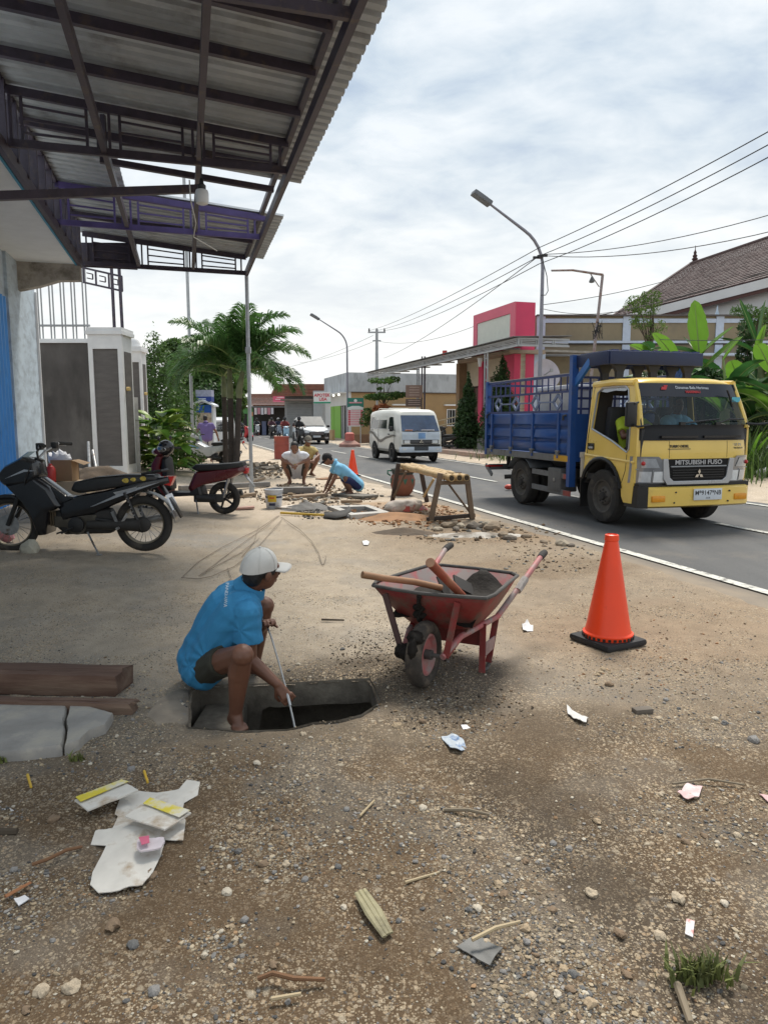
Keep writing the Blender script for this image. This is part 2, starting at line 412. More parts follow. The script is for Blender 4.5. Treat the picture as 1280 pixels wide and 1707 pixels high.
def build_ground():
 th = np.concatenate([np.linspace(-54,54,520),np.linspace(54,306,90)[1:-1]]);th = np.radians(th)
 rr = np.concatenate([np.linspace(.25,1.2,8)[:-1],1.2*np.exp(np.linspace(0,math.log(8/1.2),330))[:-1],8*np.exp(np.linspace(0,math.log(40/8.),90))[:-1],40*np.exp(np.linspace(0,math.log(900/40.),14))])
 T,Rr = np.meshgrid(th,rr);X = np.sin(T)*Rr;Y = np.cos(T)*Rr;shp = X.shape
 near = (Rr > 2.6) & (Rr < 4.9) & (abs(X) < 2)
 d = np.full(shp,9.0);d[near],bx,by = poly_dist(X[near],Y[near],HOLE)
 cell = Rr*(th[1]-th[0])
 nx,ny = X.copy(),Y.copy();nx[near] = bx;ny[near] = by
 snap = abs(d) < cell*.62
 jit = (fbm(X*22,Y*22,5,3)-.45)*.045
 X = np.where(snap,nx,X);Y = np.where(snap,ny+jit*snap,Y)
 inside = (d < 0) & ~snap
 Z = gh_np(X,Y) + ground_bump(X,Y)
 Z -= .022*sst((.07-abs(d))/.07)
 V = np.stack([X,Y,Z],-1).reshape(-1,3);nr,nc = shp
 i = np.arange(nr-1)[:,None]*nc + np.arange(nc)[None,:];j = np.arange(nr-1)[:,None]*nc + (np.arange(nc)[None,:]+1) % nc
 F = np.stack([i,i+nc,j+nc,j],-1).reshape(-1,4)
 F = F[~inside.ravel()[F].any(1)]
 c0 = len(V);V = np.concatenate([V,[[0,0,0.0]]])
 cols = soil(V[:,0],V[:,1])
 m = bpy.data.materials.new('gravelly_soil');m.use_nodes = True;t = m.node_tree;b = t.nodes['Principled BSDF'];Lk = t.links
 at = t.nodes.new('ShaderNodeAttribute');at.attribute_name = 'Col';tc = t.nodes.new('ShaderNodeTexCoord')
 cur = at.outputs['Color'];hts = []
 for (sc,lo,keep,pal) in [(62,.34,.50,((.50,.42,.31),(.20,.185,.165),(.40,.29,.18))),(150,.40,.42,((.46,.39,.29),(.13,.12,.11),(.30,.23,.15))),(24,.20,.80,((.44,.38,.29),(.16,.15,.14),(.36,.30,.22)))]:
  nz = t.nodes.new('ShaderNodeTexNoise');nz.inputs['Scale'].default_value = sc*.7;nz.inputs['Detail'].default_value = 2;Lk.new(tc.outputs['Object'],nz.inputs['Vector'])
  vm = t.nodes.new('ShaderNodeVectorMath');vm.operation = 'MULTIPLY_ADD';vm.inputs[1].default_value = (.8/sc,)*3;Lk.new(nz.outputs['Color'],vm.inputs[0]);Lk.new(tc.outputs['Object'],vm.inputs[2])
  vo = t.nodes.new('ShaderNodeTexVoronoi');vo.inputs['Scale'].default_value = sc;Lk.new(vm.outputs[0],vo.inputs['Vector'])
  sp = t.nodes.new('ShaderNodeSeparateColor');Lk.new(vo.outputs['Color'],sp.inputs[0])
  a1 = t.nodes.new('ShaderNodeMapRange');a1.inputs['From Min'].default_value = lo+.16;a1.inputs['From Max'].default_value = lo;Lk.new(vo.outputs['Distance'],a1.inputs['Value'])
  a2 = t.nodes.new('ShaderNodeMath');a2.operation = 'GREATER_THAN';a2.inputs[1].default_value = keep;Lk.new(sp.outputs[0],a2.inputs[0])
  a3 = t.nodes.new('ShaderNodeMath');a3.operation = 'MULTIPLY';Lk.new(a1.outputs[0],a3.inputs[0]);Lk.new(a2.outputs[0],a3.inputs[1])
  nb = t.nodes.new('ShaderNodeTexNoise');nb.inputs['Scale'].default_value = 2.3;nb.inputs['Detail'].default_value = 4;Lk.new(tc.outputs['Object'],nb.inputs['Vector'])
  a4 = t.nodes.new('ShaderNodeMapRange');a4.inputs['From Min'].default_value = .42;a4.inputs['From Max'].default_value = .62;a4.inputs['To Min'].default_value = {62:.12,150:.24,24:.03}[sc];a4.inputs['To Max'].default_value = .85;Lk.new(nb.outputs['Fac'],a4.inputs['Value'])
  a5 = t.nodes.new('ShaderNodeMath');a5.operation = 'MULTIPLY';Lk.new(a3.outputs[0],a5.inputs[0]);Lk.new(a4.outputs[0],a5.inputs[1])
  rp = t.nodes.new('ShaderNodeValToRGB');rp.color_ramp.elements[0].color = (*pal[0],1);rp.color_ramp.elements[1].color = (*pal[1],1);q = rp.color_ramp.elements.new(.6);q.color = (*pal[2],1);Lk.new(sp.outputs[1],rp.inputs['Fac'])
  mx = t.nodes.new('ShaderNodeMix');mx.data_type = 'RGBA';Lk.new(a5.outputs[0],mx.inputs['Factor']);Lk.new(cur,mx.inputs['A']);Lk.new(rp.outputs['Color'],mx.inputs['B']);cur = mx.outputs['Result']
  hm = t.nodes.new('ShaderNodeMath');hm.operation = 'MULTIPLY';hm.inputs[1].default_value = .35/sc*62;Lk.new(a5.outputs[0],hm.inputs[0]);hts.append(hm.outputs[0])
 nf = t.nodes.new('ShaderNodeTexNoise');nf.inputs['Scale'].default_value = 210;nf.inputs['Detail'].default_value = 5;Lk.new(tc.outputs['Object'],nf.inputs['Vector'])
 mr = t.nodes.new('ShaderNodeMapRange');mr.inputs['From Min'].default_value = .3;mr.inputs['From Max'].default_value = .7;mr.inputs['To Min'].default_value = .72;mr.inputs['To Max'].default_value = 1.28;Lk.new(nf.outputs['Fac'],mr.inputs['Value'])
 sc_ = t.nodes.new('ShaderNodeVectorMath');sc_.operation = 'SCALE';Lk.new(cur,sc_.inputs[0]);Lk.new(mr.outputs[0],sc_.inputs['Scale']);Lk.new(sc_.outputs[0],b.inputs['Base Color'])
 acc = nf.outputs['Fac']
 for h in hts:
  ad = t.nodes.new('ShaderNodeMath');ad.operation = 'ADD';Lk.new(acc,ad.inputs[0]);Lk.new(h,ad.inputs[1]);acc = ad.outputs[0]
 bp = t.nodes.new('ShaderNodeBump');bp.inputs['Strength'].default_value = .75;bp.inputs['Distance'].default_value = .006;Lk.new(acc,bp.inputs['Height']);Lk.new(bp.outputs[0],b.inputs['Normal'])
 b.inputs['Roughness'].default_value = .95;b.inputs['Specular IOR Level'].default_value = .15
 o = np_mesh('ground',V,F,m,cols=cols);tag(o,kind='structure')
build_ground()
def build_pit():
 from mathutils.geometry import interpolate_bezier
 pts = []
 n = len(HOLE)
 for i in range(n):
  a,b = HOLE[i],HOLE[(i+1) % n]
  L = math.hypot(b[0]-a[0],b[1]-a[1]);k = max(1,int(L/.035))
  for q in range(k):pts.append((a[0]+(b[0]-a[0])*q/k,a[1]+(b[1]-a[1])*q/k))
 cx = sum(p[0] for p in pts)/len(pts);cy = sum(p[1] for p in pts)/len(pts)
 m = MB();rings = []
 for f,out,zz in ((0,0,0),(.3,0,0),(.6,0,0),(1.0,0,0),(1.02,.34,0),(1,.36,-.9)):
  ring = []
  for (x,y) in pts:
   dx,dy = x-cx,y-cy;L = math.hypot(dx,dy);cut = -.135 - .45*float(sst((-.68-x)/.10)) - .02*float(vnoise(np.float64(x*9),np.float64(y*9),3))
   o = .014 + out*(1 if cut > -.3 else .25) + (.03*(float(vnoise(np.float64(x*16),np.float64(y*16+f*5),7))-.5) if 0 < f <= 1 else 0)
   ring.append((x+dx/L*o,y+dy/L*o,gh(x,y)-.004+cut*f+zz))
  rings.append(ring)
 m.loft(rings,caps=False)
 pit_m = mat('pit_concrete',(.17,.15,.12),.95,var=.3,vscale=7,bump=.6,bscale=40,col2=(.06,.05,.04),c2scale=4,c2lo=.45,c2hi=.7)
 tag(m.build('drain_pit_wall',pit_m),kind='structure')
 m = MB();m.bm.faces.new([m.bm.verts.new((x*1.9-cx*.9,y*1.9-cy*.9,-1.0)) for x,y in pts])
 tag(m.build('drain_pit_mud',mat('wet_sludge',(.008,.008,.007),.5,var=.3,vscale=8,bump=.5,bscale=14)),kind='structure')
 q = A(392,1216,3.5);m = MB();m.box2((-1.02,3.3,-.6),(q.x-.02,4.1,q.z-.035));tag(m.build('drain_pit_ledge',pit_m),kind='structure')
build_pit()
def asphalt_mat():
 m = bpy.data.materials.new('asphalt');m.use_nodes = True;t = m.node_tree;b = t.nodes['Principled BSDF'];L = t.links
 tc = t.nodes.new('ShaderNodeTexCoord')
 mp = t.nodes.new('ShaderNodeMapping');mp.inputs['Rotation'].default_value = (0,0,-ANG);mp.inputs['Scale'].default_value = (1.4,.16,1);L.new(tc.outputs['Object'],mp.inputs[0])
 n = t.nodes.new('ShaderNodeTexNoise');n.inputs['Scale'].default_value = 1.1;n.inputs['Detail'].default_value = 5;L.new(mp.outputs[0],n.inputs['Vector'])
 r = t.nodes.new('ShaderNodeValToRGB');r.color_ramp.elements[0].position = .3;r.color_ramp.elements[0].color = (.058,.060,.064,1);r.color_ramp.elements[1].position = .72;r.color_ramp.elements[1].color = (.108,.107,.106,1);L.new(n.outputs['Fac'],r.inputs[0])
 n2 = t.nodes.new('ShaderNodeTexNoise');n2.inputs['Scale'].default_value = 130;n2.inputs['Detail'].default_value = 3;L.new(tc.outputs['Object'],n2.inputs['Vector'])
 mr = t.nodes.new('ShaderNodeMapRange');mr.inputs['From Min'].default_value = .3;mr.inputs['From Max'].default_value = .7;mr.inputs['To Min'].default_value = .75;mr.inputs['To Max'].default_value = 1.3;L.new(n2.outputs['Fac'],mr.inputs['Value'])
 sc = t.nodes.new('ShaderNodeVectorMath');sc.operation = 'SCALE';L.new(r.outputs[0],sc.inputs[0]);L.new(mr.outputs[0],sc.inputs['Scale'])
 n3 = t.nodes.new('ShaderNodeTexNoise');n3.inputs['Scale'].default_value = .8;n3.inputs['Detail'].default_value = 7;n3.inputs['Roughness'].default_value = .7;L.new(tc.outputs['Object'],n3.inputs['Vector'])
 m3 = t.nodes.new('ShaderNodeMapRange');m3.inputs['From Min'].default_value = .52;m3.inputs['From Max'].default_value = .8;m3.inputs['To Max'].default_value = .55;L.new(n3.outputs['Fac'],m3.inputs['Value'])
 mx = t.nodes.new('ShaderNodeMix');mx.data_type = 'RGBA';mx.inputs['B'].default_value = (.22,.185,.145,1);L.new(m3.outputs[0],mx.inputs['Factor']);L.new(sc.outputs[0],mx.inputs['A'])
 dt = t.nodes.new('ShaderNodeVectorMath');dt.operation = 'DOT_PRODUCT';dt.inputs[1].default_value = SI;L.new(tc.outputs['Object'],dt.inputs[0])
 me_ = t.nodes.new('ShaderNodeMapRange');me_.inputs['From Min'].default_value = 5.02;me_.inputs['From Max'].default_value = 4.68;L.new(dt.outputs['Value'],me_.inputs['Value'])
 mu = t.nodes.new('ShaderNodeMath');mu.operation = 'MULTIPLY';L.new(me_.outputs[0],mu.inputs[0])
 mn = t.nodes.new('ShaderNodeMapRange');mn.inputs['From Min'].default_value = .3;mn.inputs['From Max'].default_value = .6;mn.inputs['To Min'].default_value = .45;L.new(n3.outputs['Fac'],mn.inputs['Value']);L.new(mn.outputs[0],mu.inputs[1])
 mz = t.nodes.new('ShaderNodeMix');mz.data_type = 'RGBA';mz.inputs['B'].default_value = (.255,.205,.15,1);L.new(mu.outputs[0],mz.inputs['Factor']);L.new(mx.outputs['Result'],mz.inputs['A']);mx = mz
 L.new(mx.outputs['Result'],b.inputs['Base Color']);b.inputs['Roughness'].default_value = .72;b.inputs['Specular IOR Level'].default_value = .35
 bp = t.nodes.new('ShaderNodeBump');bp.inputs['Strength'].default_value = .5;bp.inputs['Distance'].default_value = .004;L.new(n2.outputs['Fac'],bp.inputs['Height']);L.new(bp.outputs[0],b.inputs['Normal'])
 return m
def strip(name,s0,s1,r0,r1,z,m,step=.25,jit=0.0,seed=1,kind='structure'):
 rr = np.arange(r0,r1+step,step)
 j0 = (fbm(rr*2.6,rr*0+seed,seed,4)-.47)*jit;j1 = (fbm(rr*1.7,rr*0+seed+5,seed+3,4)-.47)*jit
 V = [];
 for k,r in enumerate(rr):
  q = [(s0+j0[k],z),(s1+j1[k],z)]
  if name == 'road':q = [(q[0][0]-.16,-.012)]+q+[(q[1][0]+.16,-.012)]
  V += [S(r,a,b)[:] for a,b in q]
 c = len(q);F = [(c*k+i,c*k+i+1,c*k+c+i+1,c*k+c+i) for k in range(len(rr)-1) for i in range(c-1)]
 return tag(np_mesh(name,V,F,m),kind=kind)
strip('road',4.66,10.25,-20,420,.0055,asphalt_mat(),.1,.34,3)
def paint_mat():
 m = mat('worn_road_paint',(.56,.55,.50),.7,var=.12,vscale=6,col2=(.16,.15,.14),c2scale=14,c2lo=.52,c2hi=.62);return m
RP = paint_mat()
strip('road_edge_line',4.86,4.985,-20,300,.019,RP,.5,.012,5)
strip('road_edge_line',9.86,9.97,-20,300,.019,RP,.5,.012,6)
for k in range(30):
 r0 = 5.4 + k*5.15
 strip('road_centre_line',7.50,7.61,r0,r0+2.9,.0195,RP,.5,.01,9+k)
PAVE = mat('forecourt_paving',(.36,.25,.20),.85,var=.15,vscale=3,bump=.2,bscale=30,col2=(.30,.27,.23),c2scale=1.2)
def slab(name,r0,r1,s0,s1,z0,z1,m):
 b = MB();b.loft([[S(r0,s0,z0),S(r0,s1,z0),S(r1,s1,z0),S(r1,s0,z0)],[S(r0,s0,z1),S(r0,s1,z1),S(r1,s1,z1),S(r1,s0,z1)]])
 return tag(b.build(name,m,sf=False),kind='structure')
slab('forecourt_pavement',25.5,41,11.6,13.2,-.2,.20,PAVE)
def pebbles(n,seed,ylo,yhi,smin,smax,pw,name):
 g = np.random.default_rng(seed)
 py = g.uniform(0,1,n*4);Y = ylo*(yhi/ylo)**(py**1.15);X = (g.uniform(-.64,.64,n*4))*Y*1.02
 dm = fbm(X*2.4+3,Y*2.4,55,4);keep = (g.uniform(0,1,n*4) < np.clip((dm-.37)/.20,.06,1))
 d,_,_ = poly_dist(X,Y,[(a,b) for a,b in HOLE]);s = (X+Y*TA)/NA
 keep &= (d > .015) & (s < 4.55)
 X,Y = X[keep][:n],Y[keep][:n];n = len(X)
 sz = smin*(smax/smin)**(g.uniform(0,1,n)**pw)
 return X,Y,sz,g
def ico():
 b = bmesh.new();bmesh.ops.create_icosphere(b,subdivisions=1,radius=1);V = np.array([v.co[:] for v in b.verts]);F = np.array([[v.index for v in f.verts] for f in b.faces]);b.free();return V,F
PAL = np.array([(.46,.38,.27),(.38,.30,.20),(.29,.27,.25),(.17,.165,.16),(.085,.082,.08),(.52,.47,.38),(.33,.21,.12),(.23,.19,.14),(.42,.33,.22)])*.86
PWT = np.array([.17,.14,.12,.13,.10,.09,.05,.11,.09])
def build_gravel(n,seed,ylo,yhi,smin,smax,pw,octa):
 X,Y,sz,g = pebbles(n,seed,ylo,yhi,smin,smax,pw,'gravel');n = len(X)
 if octa:
  bv = np.array([(1,0,0),(0,1,0),(-1,0,0),(0,-1,0),(0,0,1),(0,0,-1)],float);bf = np.array([(0,1,4),(1,2,4),(2,3,4),(3,0,4),(1,0,5),(2,1,5),(3,2,5),(0,3,5)])
 else:bv,bf = ico()
 k = len(bv)
 jt = g.uniform(.68,1.25,(n,k,1));el = np.stack([g.uniform(.75,1.25,n),g.uniform(.6,1.0,n),g.uniform(.4,.72,n)],-1)[:,None,:]
 p = bv[None]*jt*el*sz[:,None,None]*.5;a = g.uniform(0,6.28,n);ca,sa = np.cos(a)[:,None],np.sin(a)[:,None]
 x = p[...,0]*ca - p[...,1]*sa;y = p[...,0]*sa + p[...,1]*ca
 z0 = gh_np(X,Y) + ground_bump(X,Y) + sz*.09
 V = np.stack([x+X[:,None],y+Y[:,None],p[...,2]+z0[:,None]],-1).reshape(-1,3)
 F = (bf[None]+(np.arange(n)*k)[:,None,None]).reshape(-1,3)
 c = PAL[g.choice(len(PAL),n,p=PWT/PWT.sum())]*g.uniform(.7,1.25,(n,1));c = np.repeat(c,k,0)
 o = np_mesh('gravel',V,F,GRAVM,sf=False,cols=c);tag(o,kind='stuff')
GRAVM = vcol_mat('pebble_stone',.85)
build_gravel(42000,1,1.45,6.2,.0035,.014,1.9,True)
build_gravel(15000,5,4.2,10.5,.006,.015,2.0,True)
build_gravel(8000,2,1.45,4.2,.008,.021,2.4,False)
SM = []
for k,(cn,c) in enumerate([('pale',(.44,.36,.26)),('pale',(.50,.44,.35)),('pale',(.38,.29,.19)),('grey',(.22,.21,.20)),('grey',(.13,.128,.125)),('brown',(.20,.14,.09))]):
 m = MB();m.ell((0,0,0),(.5,.40,.27),sub=2)
 for v in m.bm.verts:
  q = v.co*3.1 + V3((k*7.1,k*3.3,0));v.co *= .66 + .66*float(vnoise(np.float64(q.x*1.6+q.z*1.7),np.float64(q.y*1.6-q.z),k))
 SM.append((cn,m.build('stone',mat('stone_%d' % k,c,.9,var=.25,vscale=9,bump=.3,bscale=30),ang=18)))
SL = {'pale':('pale cream limestone pebble lying loose on the brown gravel','loose cream pebbles on the gravel'),
 'grey':('dark grey rounded pebble lying loose on the brown gravel','loose grey pebbles on the gravel'),
 'brown':('small brown earthy stone lying loose on the brown gravel','loose brown stones on the gravel')}
X,Y,sz,g = pebbles(225,9,1.6,4.6,.019,.040,2.6,'s')
fixed = [(188,1545,.055),(222,1576,.04),(985,1488,.045),(688,1340,.026),(120,1646,.05),(70,1652,.045),(705,1205,.05),(662,1212,.05),(1015,1142,.055),(1255,1236,.06),(1130,1500,.05),(1035,1556,.05),(1070,1188,.06),(922,1405,.03),(1310,1440,.04),(455,1610,.03),(250,1460,.05),(90,1370,.05),(400,1380,.035),(1100,1560,.04)]
sl = list(zip(X,Y,sz)) + [(P(a,b).x,P(a,b).y,c) for a,b,c in fixed]
used = set()
for i,(x,y,z) in enumerate(sl):
 cn,src = SM[int(g.integers(0,6))]
 if src.name in used:o = src.copy();COL.objects.link(o)
 else:o = src;used.add(src.name)
 x,y = float(x),float(y)
 o.location = (x,y,gh(x,y)+float(ground_bump(np.float64(x),np.float64(y)))+z*.12);o.scale = (z,z,z);o.rotation_euler = (rnd.uniform(-.3,.3),rnd.uniform(-.3,.3),rnd.uniform(0,6.28))
 tag(o,SL[cn][0],'stone',SL[cn][1])
# ================================================================== shop building and steel canopy (left)
Q0 = V3((-2.73,14.6,0));E1 = V3((.267,-.964,0));E2 = V3((-.964,-.267,0))
def K(t,d,z=0.0):return Q0 + E1*t + E2*d + V3((0,0,z))
def kbox(m,t0,t1,d0,d1,z0,z1):
 m.loft([[K(t0,d0,z0),K(t0,d1,z0),K(t1,d1,z0),K(t1,d0,z0)],[K(t0,d0,z1),K(t0,d1,z1),K(t1,d1,z1),K(t1,d0,z1)]]);return m
PURP = mat('purple_brown_steel_paint',(.055,.044,.066),.5,var=.25,vscale=6,col2=(.10,.075,.065),c2scale=7,c2lo=.55,c2hi=.7)
VIOL = mat('violet_steel_paint',(.085,.062,.20),.5,var=.2,vscale=6)
ZINC = mat('zinc_roof_sheet',(.40,.43,.46),.5,.25,var=.14,vscale=3,col2=(.22,.22,.22),c2scale=2.2,c2lo=.52,c2hi=.75,bump=.15,bscale=20)
MARB = mat('blue_grey_marbled_render',(.46,.55,.63),.7,var=.12,vscale=2.2,col2=(.33,.39,.45),c2scale=3,c2lo=.46,c2hi=.66,bump=.25,bscale=14,stretch=(1,1,2.2))
SOFF = mat('white_soffit',(.74,.78,.80),.8,var=.05)
BLUET = mat('blue_trim_paint',(.05,.27,.42),.6,var=.1)
SHUT = mat('blue_shutter',(.05,.26,.66),.45,.1,var=.12,vscale=2.5)
def build_shop():
 o = thing('shop_building','grey rendered shop with blue folding shutter under the steel canopy','building',K(1,4.5,0))
 m = MB();kbox(m,-.85,1.42,4.03,4.35,-.2,4.27);m.build('wall',MARB,o,wd=True)
 m = MB();kbox(m,1.42,5.4,4.08,4.35,3.52,4.27);m.build('wall',MARB,o,wd=True)
 m = MB();kbox(m,5.4,12,4.03,4.35,-.2,4.27);m.build('wall',MARB,o,wd=True)
 m = MB();kbox(m,-.85,-.55,4.35,11,-.2,4.6);m.build('side_wall',MARB,o,wd=True)
 m = MB();kbox(m,-.853,-.80,3.99,4.03,-.1,3.98);m.build('corner_bead',WHITEP,o,wd=True)
 g = None
 n = 18
 for k in range(n):
  t0 = 1.42 + k*(3.98/n);t1 = t0 + 3.98/n;tm = (t0+t1)/2
  m = MB();m.loft([[K(t0,4.20,z),K(t0+.02,4.11,z),K(tm-.02,4.05,z),K(tm+.02,4.05,z),K(t1-.02,4.11,z),K(t1,4.20,z)] for z in (.05,3.52)])
  m.build('shutter_slat',SHUT,o,wd=True,sf=False)
 m = MB();kbox(m,.5,10.4,3.07,4.6,4.27,4.40);s = m.build('eave_slab',SOFF,o,wd=True,sf=False)
 m = MB();kbox(m,.5,10.4,3.04,3.07,4.25,4.42);m.build('edge_trim',BLUET,s,wd=True,sf=False)
 m = MB();kbox(m,-.85,.5,4.2,11,4.27,4.42);m.build('roof_slab',SOFF,o,wd=True,sf=False)
 m = MB()
 pr = [(3.0,4.0),(3.0,4.27),(4.03,4.27),(4.03,3.78),(3.7,3.86),(3.35,3.98)]
 m.loft([[K(.42,d,z) for d,z in pr],[K(.62,d,z) for d,z in pr]]);m.build('corbel',mat('stained_corbel',(.40,.37,.33),.9,var=.2,vscale=4,col2=(.2,.18,.15),c2scale=3),o,wd=True,sf=False)
 m = MB();kbox(m,.5,12,4.4,4.6,4.40,5.5);m.build('parapet',MARB,o,wd=True,sf=False)
build_shop()
def build_canopy():
 o = thing('steel_canopy','open steel roof of purple trusses and corrugated sheets on thin posts','canopy',K(0,0,0))
 Z0 = 4.40
 def tr(t):return Z0
 def lbeam(name,d,t0,t1,z,w,h,mt):m = MB();m.beam(K(t0,d,z),K(t1,d,z),w,h);return m.build(name,mt,o,wd=True,sf=False)
 lbeam('front_beam',0,-.05,10.2,Z0,.06,.12,PURP);lbeam('front_beam',0,-.05,10.2,Z0+.34,.06,.08,PURP)
 for d in (1.02,2.02):lbeam('purlin',d,0,10.2,Z0+.05,.06,.10,PURP)
 lbeam('wall_beam',3.0,.45,10.2,Z0-.08,.06,.14,PURP);lbeam('wall_beam',3.0,.45,10.2,Z0+.62,.06,.10,PURP)
 t = .7
 while t < 10:
  m = MB();m.beam(K(t,3.0,Z0-.05),K(t,3.0,Z0+.6),.10,.05,up=tuple(E1));m.build('wall_strut',PURP,o,wd=True,sf=False);t += .55
 def zt(d):return Z0+.36+.085*d
 def truss(t,mt,zadd=0.0,nb=3,d1=3.0,z0=None):
  zb = Z0 if z0 is None else z0
  r = MB();r.beam(K(t,0,zb),K(t,d1,zb+.02),.05,.08);r.beam(K(t,0,zt(0)-.06+zadd),K(t,d1,zt(d1)-.06+zadd),.05,.09)
  tro = r.build('cross_truss',mt,o,wd=True,sf=False)
  for (a,b) in ((.10,.96),(1.08,1.96),(2.08,2.94)):
   if b > d1:continue
   for d in (a,a+.11,b-.11,b):
    m = MB();m.beam(K(t,d,zb),K(t,d,zt(d)-.05+zadd),.03,.03,up=tuple(E1));m.build('stile',mt,tro,wd=True,sf=False)
   for q in range(nb):
    f = (q+1)/(nb+1)
    m = MB();m.beam(K(t,a+.11,zb*(1-f)+(zt(a)-.06+zadd)*f),K(t,b-.11,zb*(1-f)+(zt(b)-.06+zadd)*f),.022,.022);m.build('bar',mt,tro,wd=True,sf=False)
 truss(0.0,PURP);truss(2.9,VIOL);truss(6.05,PURP);truss(9.4,PURP)
 for t in (1.4,5.25,6.95,7.85,8.65):
  m = MB();m.beam(K(t,0,zt(0)-.07),K(t,3.0,zt(3)-.07),.06,.09);m.build('rafter',PURP,o,wd=True,sf=False)
 for (a,b,mt,w) in ((K(4.66,2.2,4.78),K(4.60,0,4.62),PURP,.07),(K(3.60,2.4,4.70),K(3.5,0,4.52),VIOL,.07)):
  m = MB();m.beam(a,b,w,w);m.build('tie_bar',mt,o,wd=True,sf=False)
 m = MB();m.beam(K(6.2,4.02,3.72),K(5.5,1.0,4.28),.07,.09);m.build('tie_bar',PURP,o,wd=True,sf=False)
 m = MB();m.beam(K(6.05,2.02,4.4),K(6.05,2.02,4.8),.05,.05,up=(1,0,0));m.build('tie_bar',PURP,o,wd=True,sf=False)
 def sheet(t0,t1,d0,d1,zoff=0.0):
  m = MB();prof = []
  tt = t0;pitch = .19
  n = max(1,round((t1-t0)/pitch));p = (t1-t0)/n
  for k in range(n):
   a = t0+k*p
   prof += [(a,0),(a+p*.50,0),(a+p*.60,.034),(a+p*.90,.034)]
  prof.append((t1,0))
  r = []
  for (d,zb) in ((d0,zt(d0)),(d1,zt(d1))):
   r.append([K(a,d,zb+h+zoff) for a,h in prof])
  m.loft(r,caps=False,closed=False)
  b = m.build('roof_sheet',ZINC,o,wd=True,sf=False)
  md = b.modifiers.new('thick','SOLIDIFY');md.thickness = .004
  return b
 t = -.18
 for k in range(4):sheet(t,t+.79,-.36,3.1,.004*(k % 2));t += .78
 sheet(2.90,4.60,2.02,3.0,.02)
 t = 4.55
 for k in range(7):sheet(t,t+.87,-.38,3.1,.02+.004*(k % 2));t += .86
 m = MB()
 m.plate([(0,0),(1.0,0),(1.0,.44),(0,.50)],lambda u,v,w:K(-.04-w,2.05+u,4.36+v),.02);m.build('end_panel',PURP,o,wd=True,sf=False)
 m = MB();m.cyl(K(0,0,.12),K(0,0,Z0-.05),.038,n=12);m.cyl(K(0,0,-.1),K(0,0,.16),.055,n=12);m.box(K(0,0,2.9),(.1,.1,.12));m.build('post',GALV,o,wd=True)
 if True:
  q = A(316,560,23.5);h = A(313,292,23.5).z;tp = thing('tall_pole','tall thin steel pole rising from the shrubs left of the palms','pole',(q.x,q.y,0));m = MB();m.cyl((0,0,-.1),(0,0,h),.05,n=10);m.build('shaft',GALV,tp);m = MB();m.lathe([(.12,0),(.12,.3)],n=10);m.build('footing',CONC,tp)
 return o
canopy = build_canopy()
for (a,b) in (((192,560),(186,440)),((207,560),(199,448))):
 p1 = A(*b,19.4);bse = V3((A(*a,19.4).x,19.4,0))
 o = thing('steel_pole',('leaning steel support pole behind the fence pillar, the left of two' if a[0] == 192 else 'leaning steel support pole behind the fence pillar, the right of two'),'pole',(bse.x,bse.y,0),group='poles behind the fence pillar')
 m = MB();m.cyl(bse,p1,.042,n=10);m.build('shaft',PURP,o,wd=True)
 m = MB();m.box((bse.x,bse.y,.02),(.2,.2,.04));m.build('base_plate',PURP,o,wd=True)
def scroll():
 a = A(138,446,16.6);b = A(204,461,16.6);o = thing('scroll_railing','small dark railing with square scrolls high under the canopy end','railing',a)
 dz = V3((0,0,.32));m = MB()
 for q in (a,a-dz):m.beam(q,q+(b-a),.04,.04)
 m.build('rail',PURP,o,wd=True,sf=False)
 for f in (0.02,.33,.66,.99):
  m = MB();q = a+(b-a)*f;m.beam(q,q-dz,.035,.035,up=(0,1,0));m.build('stile',PURP,o,wd=True,sf=False)
 for f in (.1,.42,.74):
  m = MB();q = a+(b-a)*f - dz*.3;e = (b-a)*.15
  for u,v in ((q,q+e),(q+e,q+e-dz*.35),(q+e-dz*.35,q-dz*.35)):m.beam(u,v,.025,.025,up=(0,1,.1))
  m.build('scroll',PURP,o,wd=True,sf=False)
scroll()
def lamp():
 c = A(337,327,7.4);o = thing('hanging_bulb','large white LED bulb hanging under the steel canopy','lamp',c)
 m = MB();m.lathe([(.0,-.085),(.03,-.083),(.058,-.07),(.066,-.04),(.066,.03),(.058,.055),(.035,.065)],n=20);m.build('bulb',mat('opal_bulb',(.60,.62,.64),.3,var=.03),o)
 m = MB();m.lathe([(.04,.06),(.042,.10),(.022,.12),(.018,.16),(.01,.17)],n=14);m.build('socket',BLACKP,o)
 m = MB();m.tube([(0,0,.16),(.01,0,.4),(0,.02,4.45-c.z)],.006,6);m.build('cord',BLACKP,o)
 w = MB();q = [A(318,333,7.6),A(327,372,7.8),A(323,395,8.0),A(345,408,8.2),A(362,418,8.4)]
 w.tube([A(316,300,7.6)]+q,.007,6);b = w.build('loose_wire',mat('white_cable',(.5,.5,.48),.6));tag(b,'loose pale cable dangling beside the hanging bulb','cable')
lamp()
DARKW = mat('dark_stained_render',(.085,.078,.074),.95,var=.35,vscale=1.6,col2=(.16,.15,.14),c2scale=1.1,c2lo=.5,c2hi=.75,bump=.3,bscale=18,stretch=(1,1,.5))
PIL_L,PIL_R = A(157,770,18.1),A(211,770,18.1)
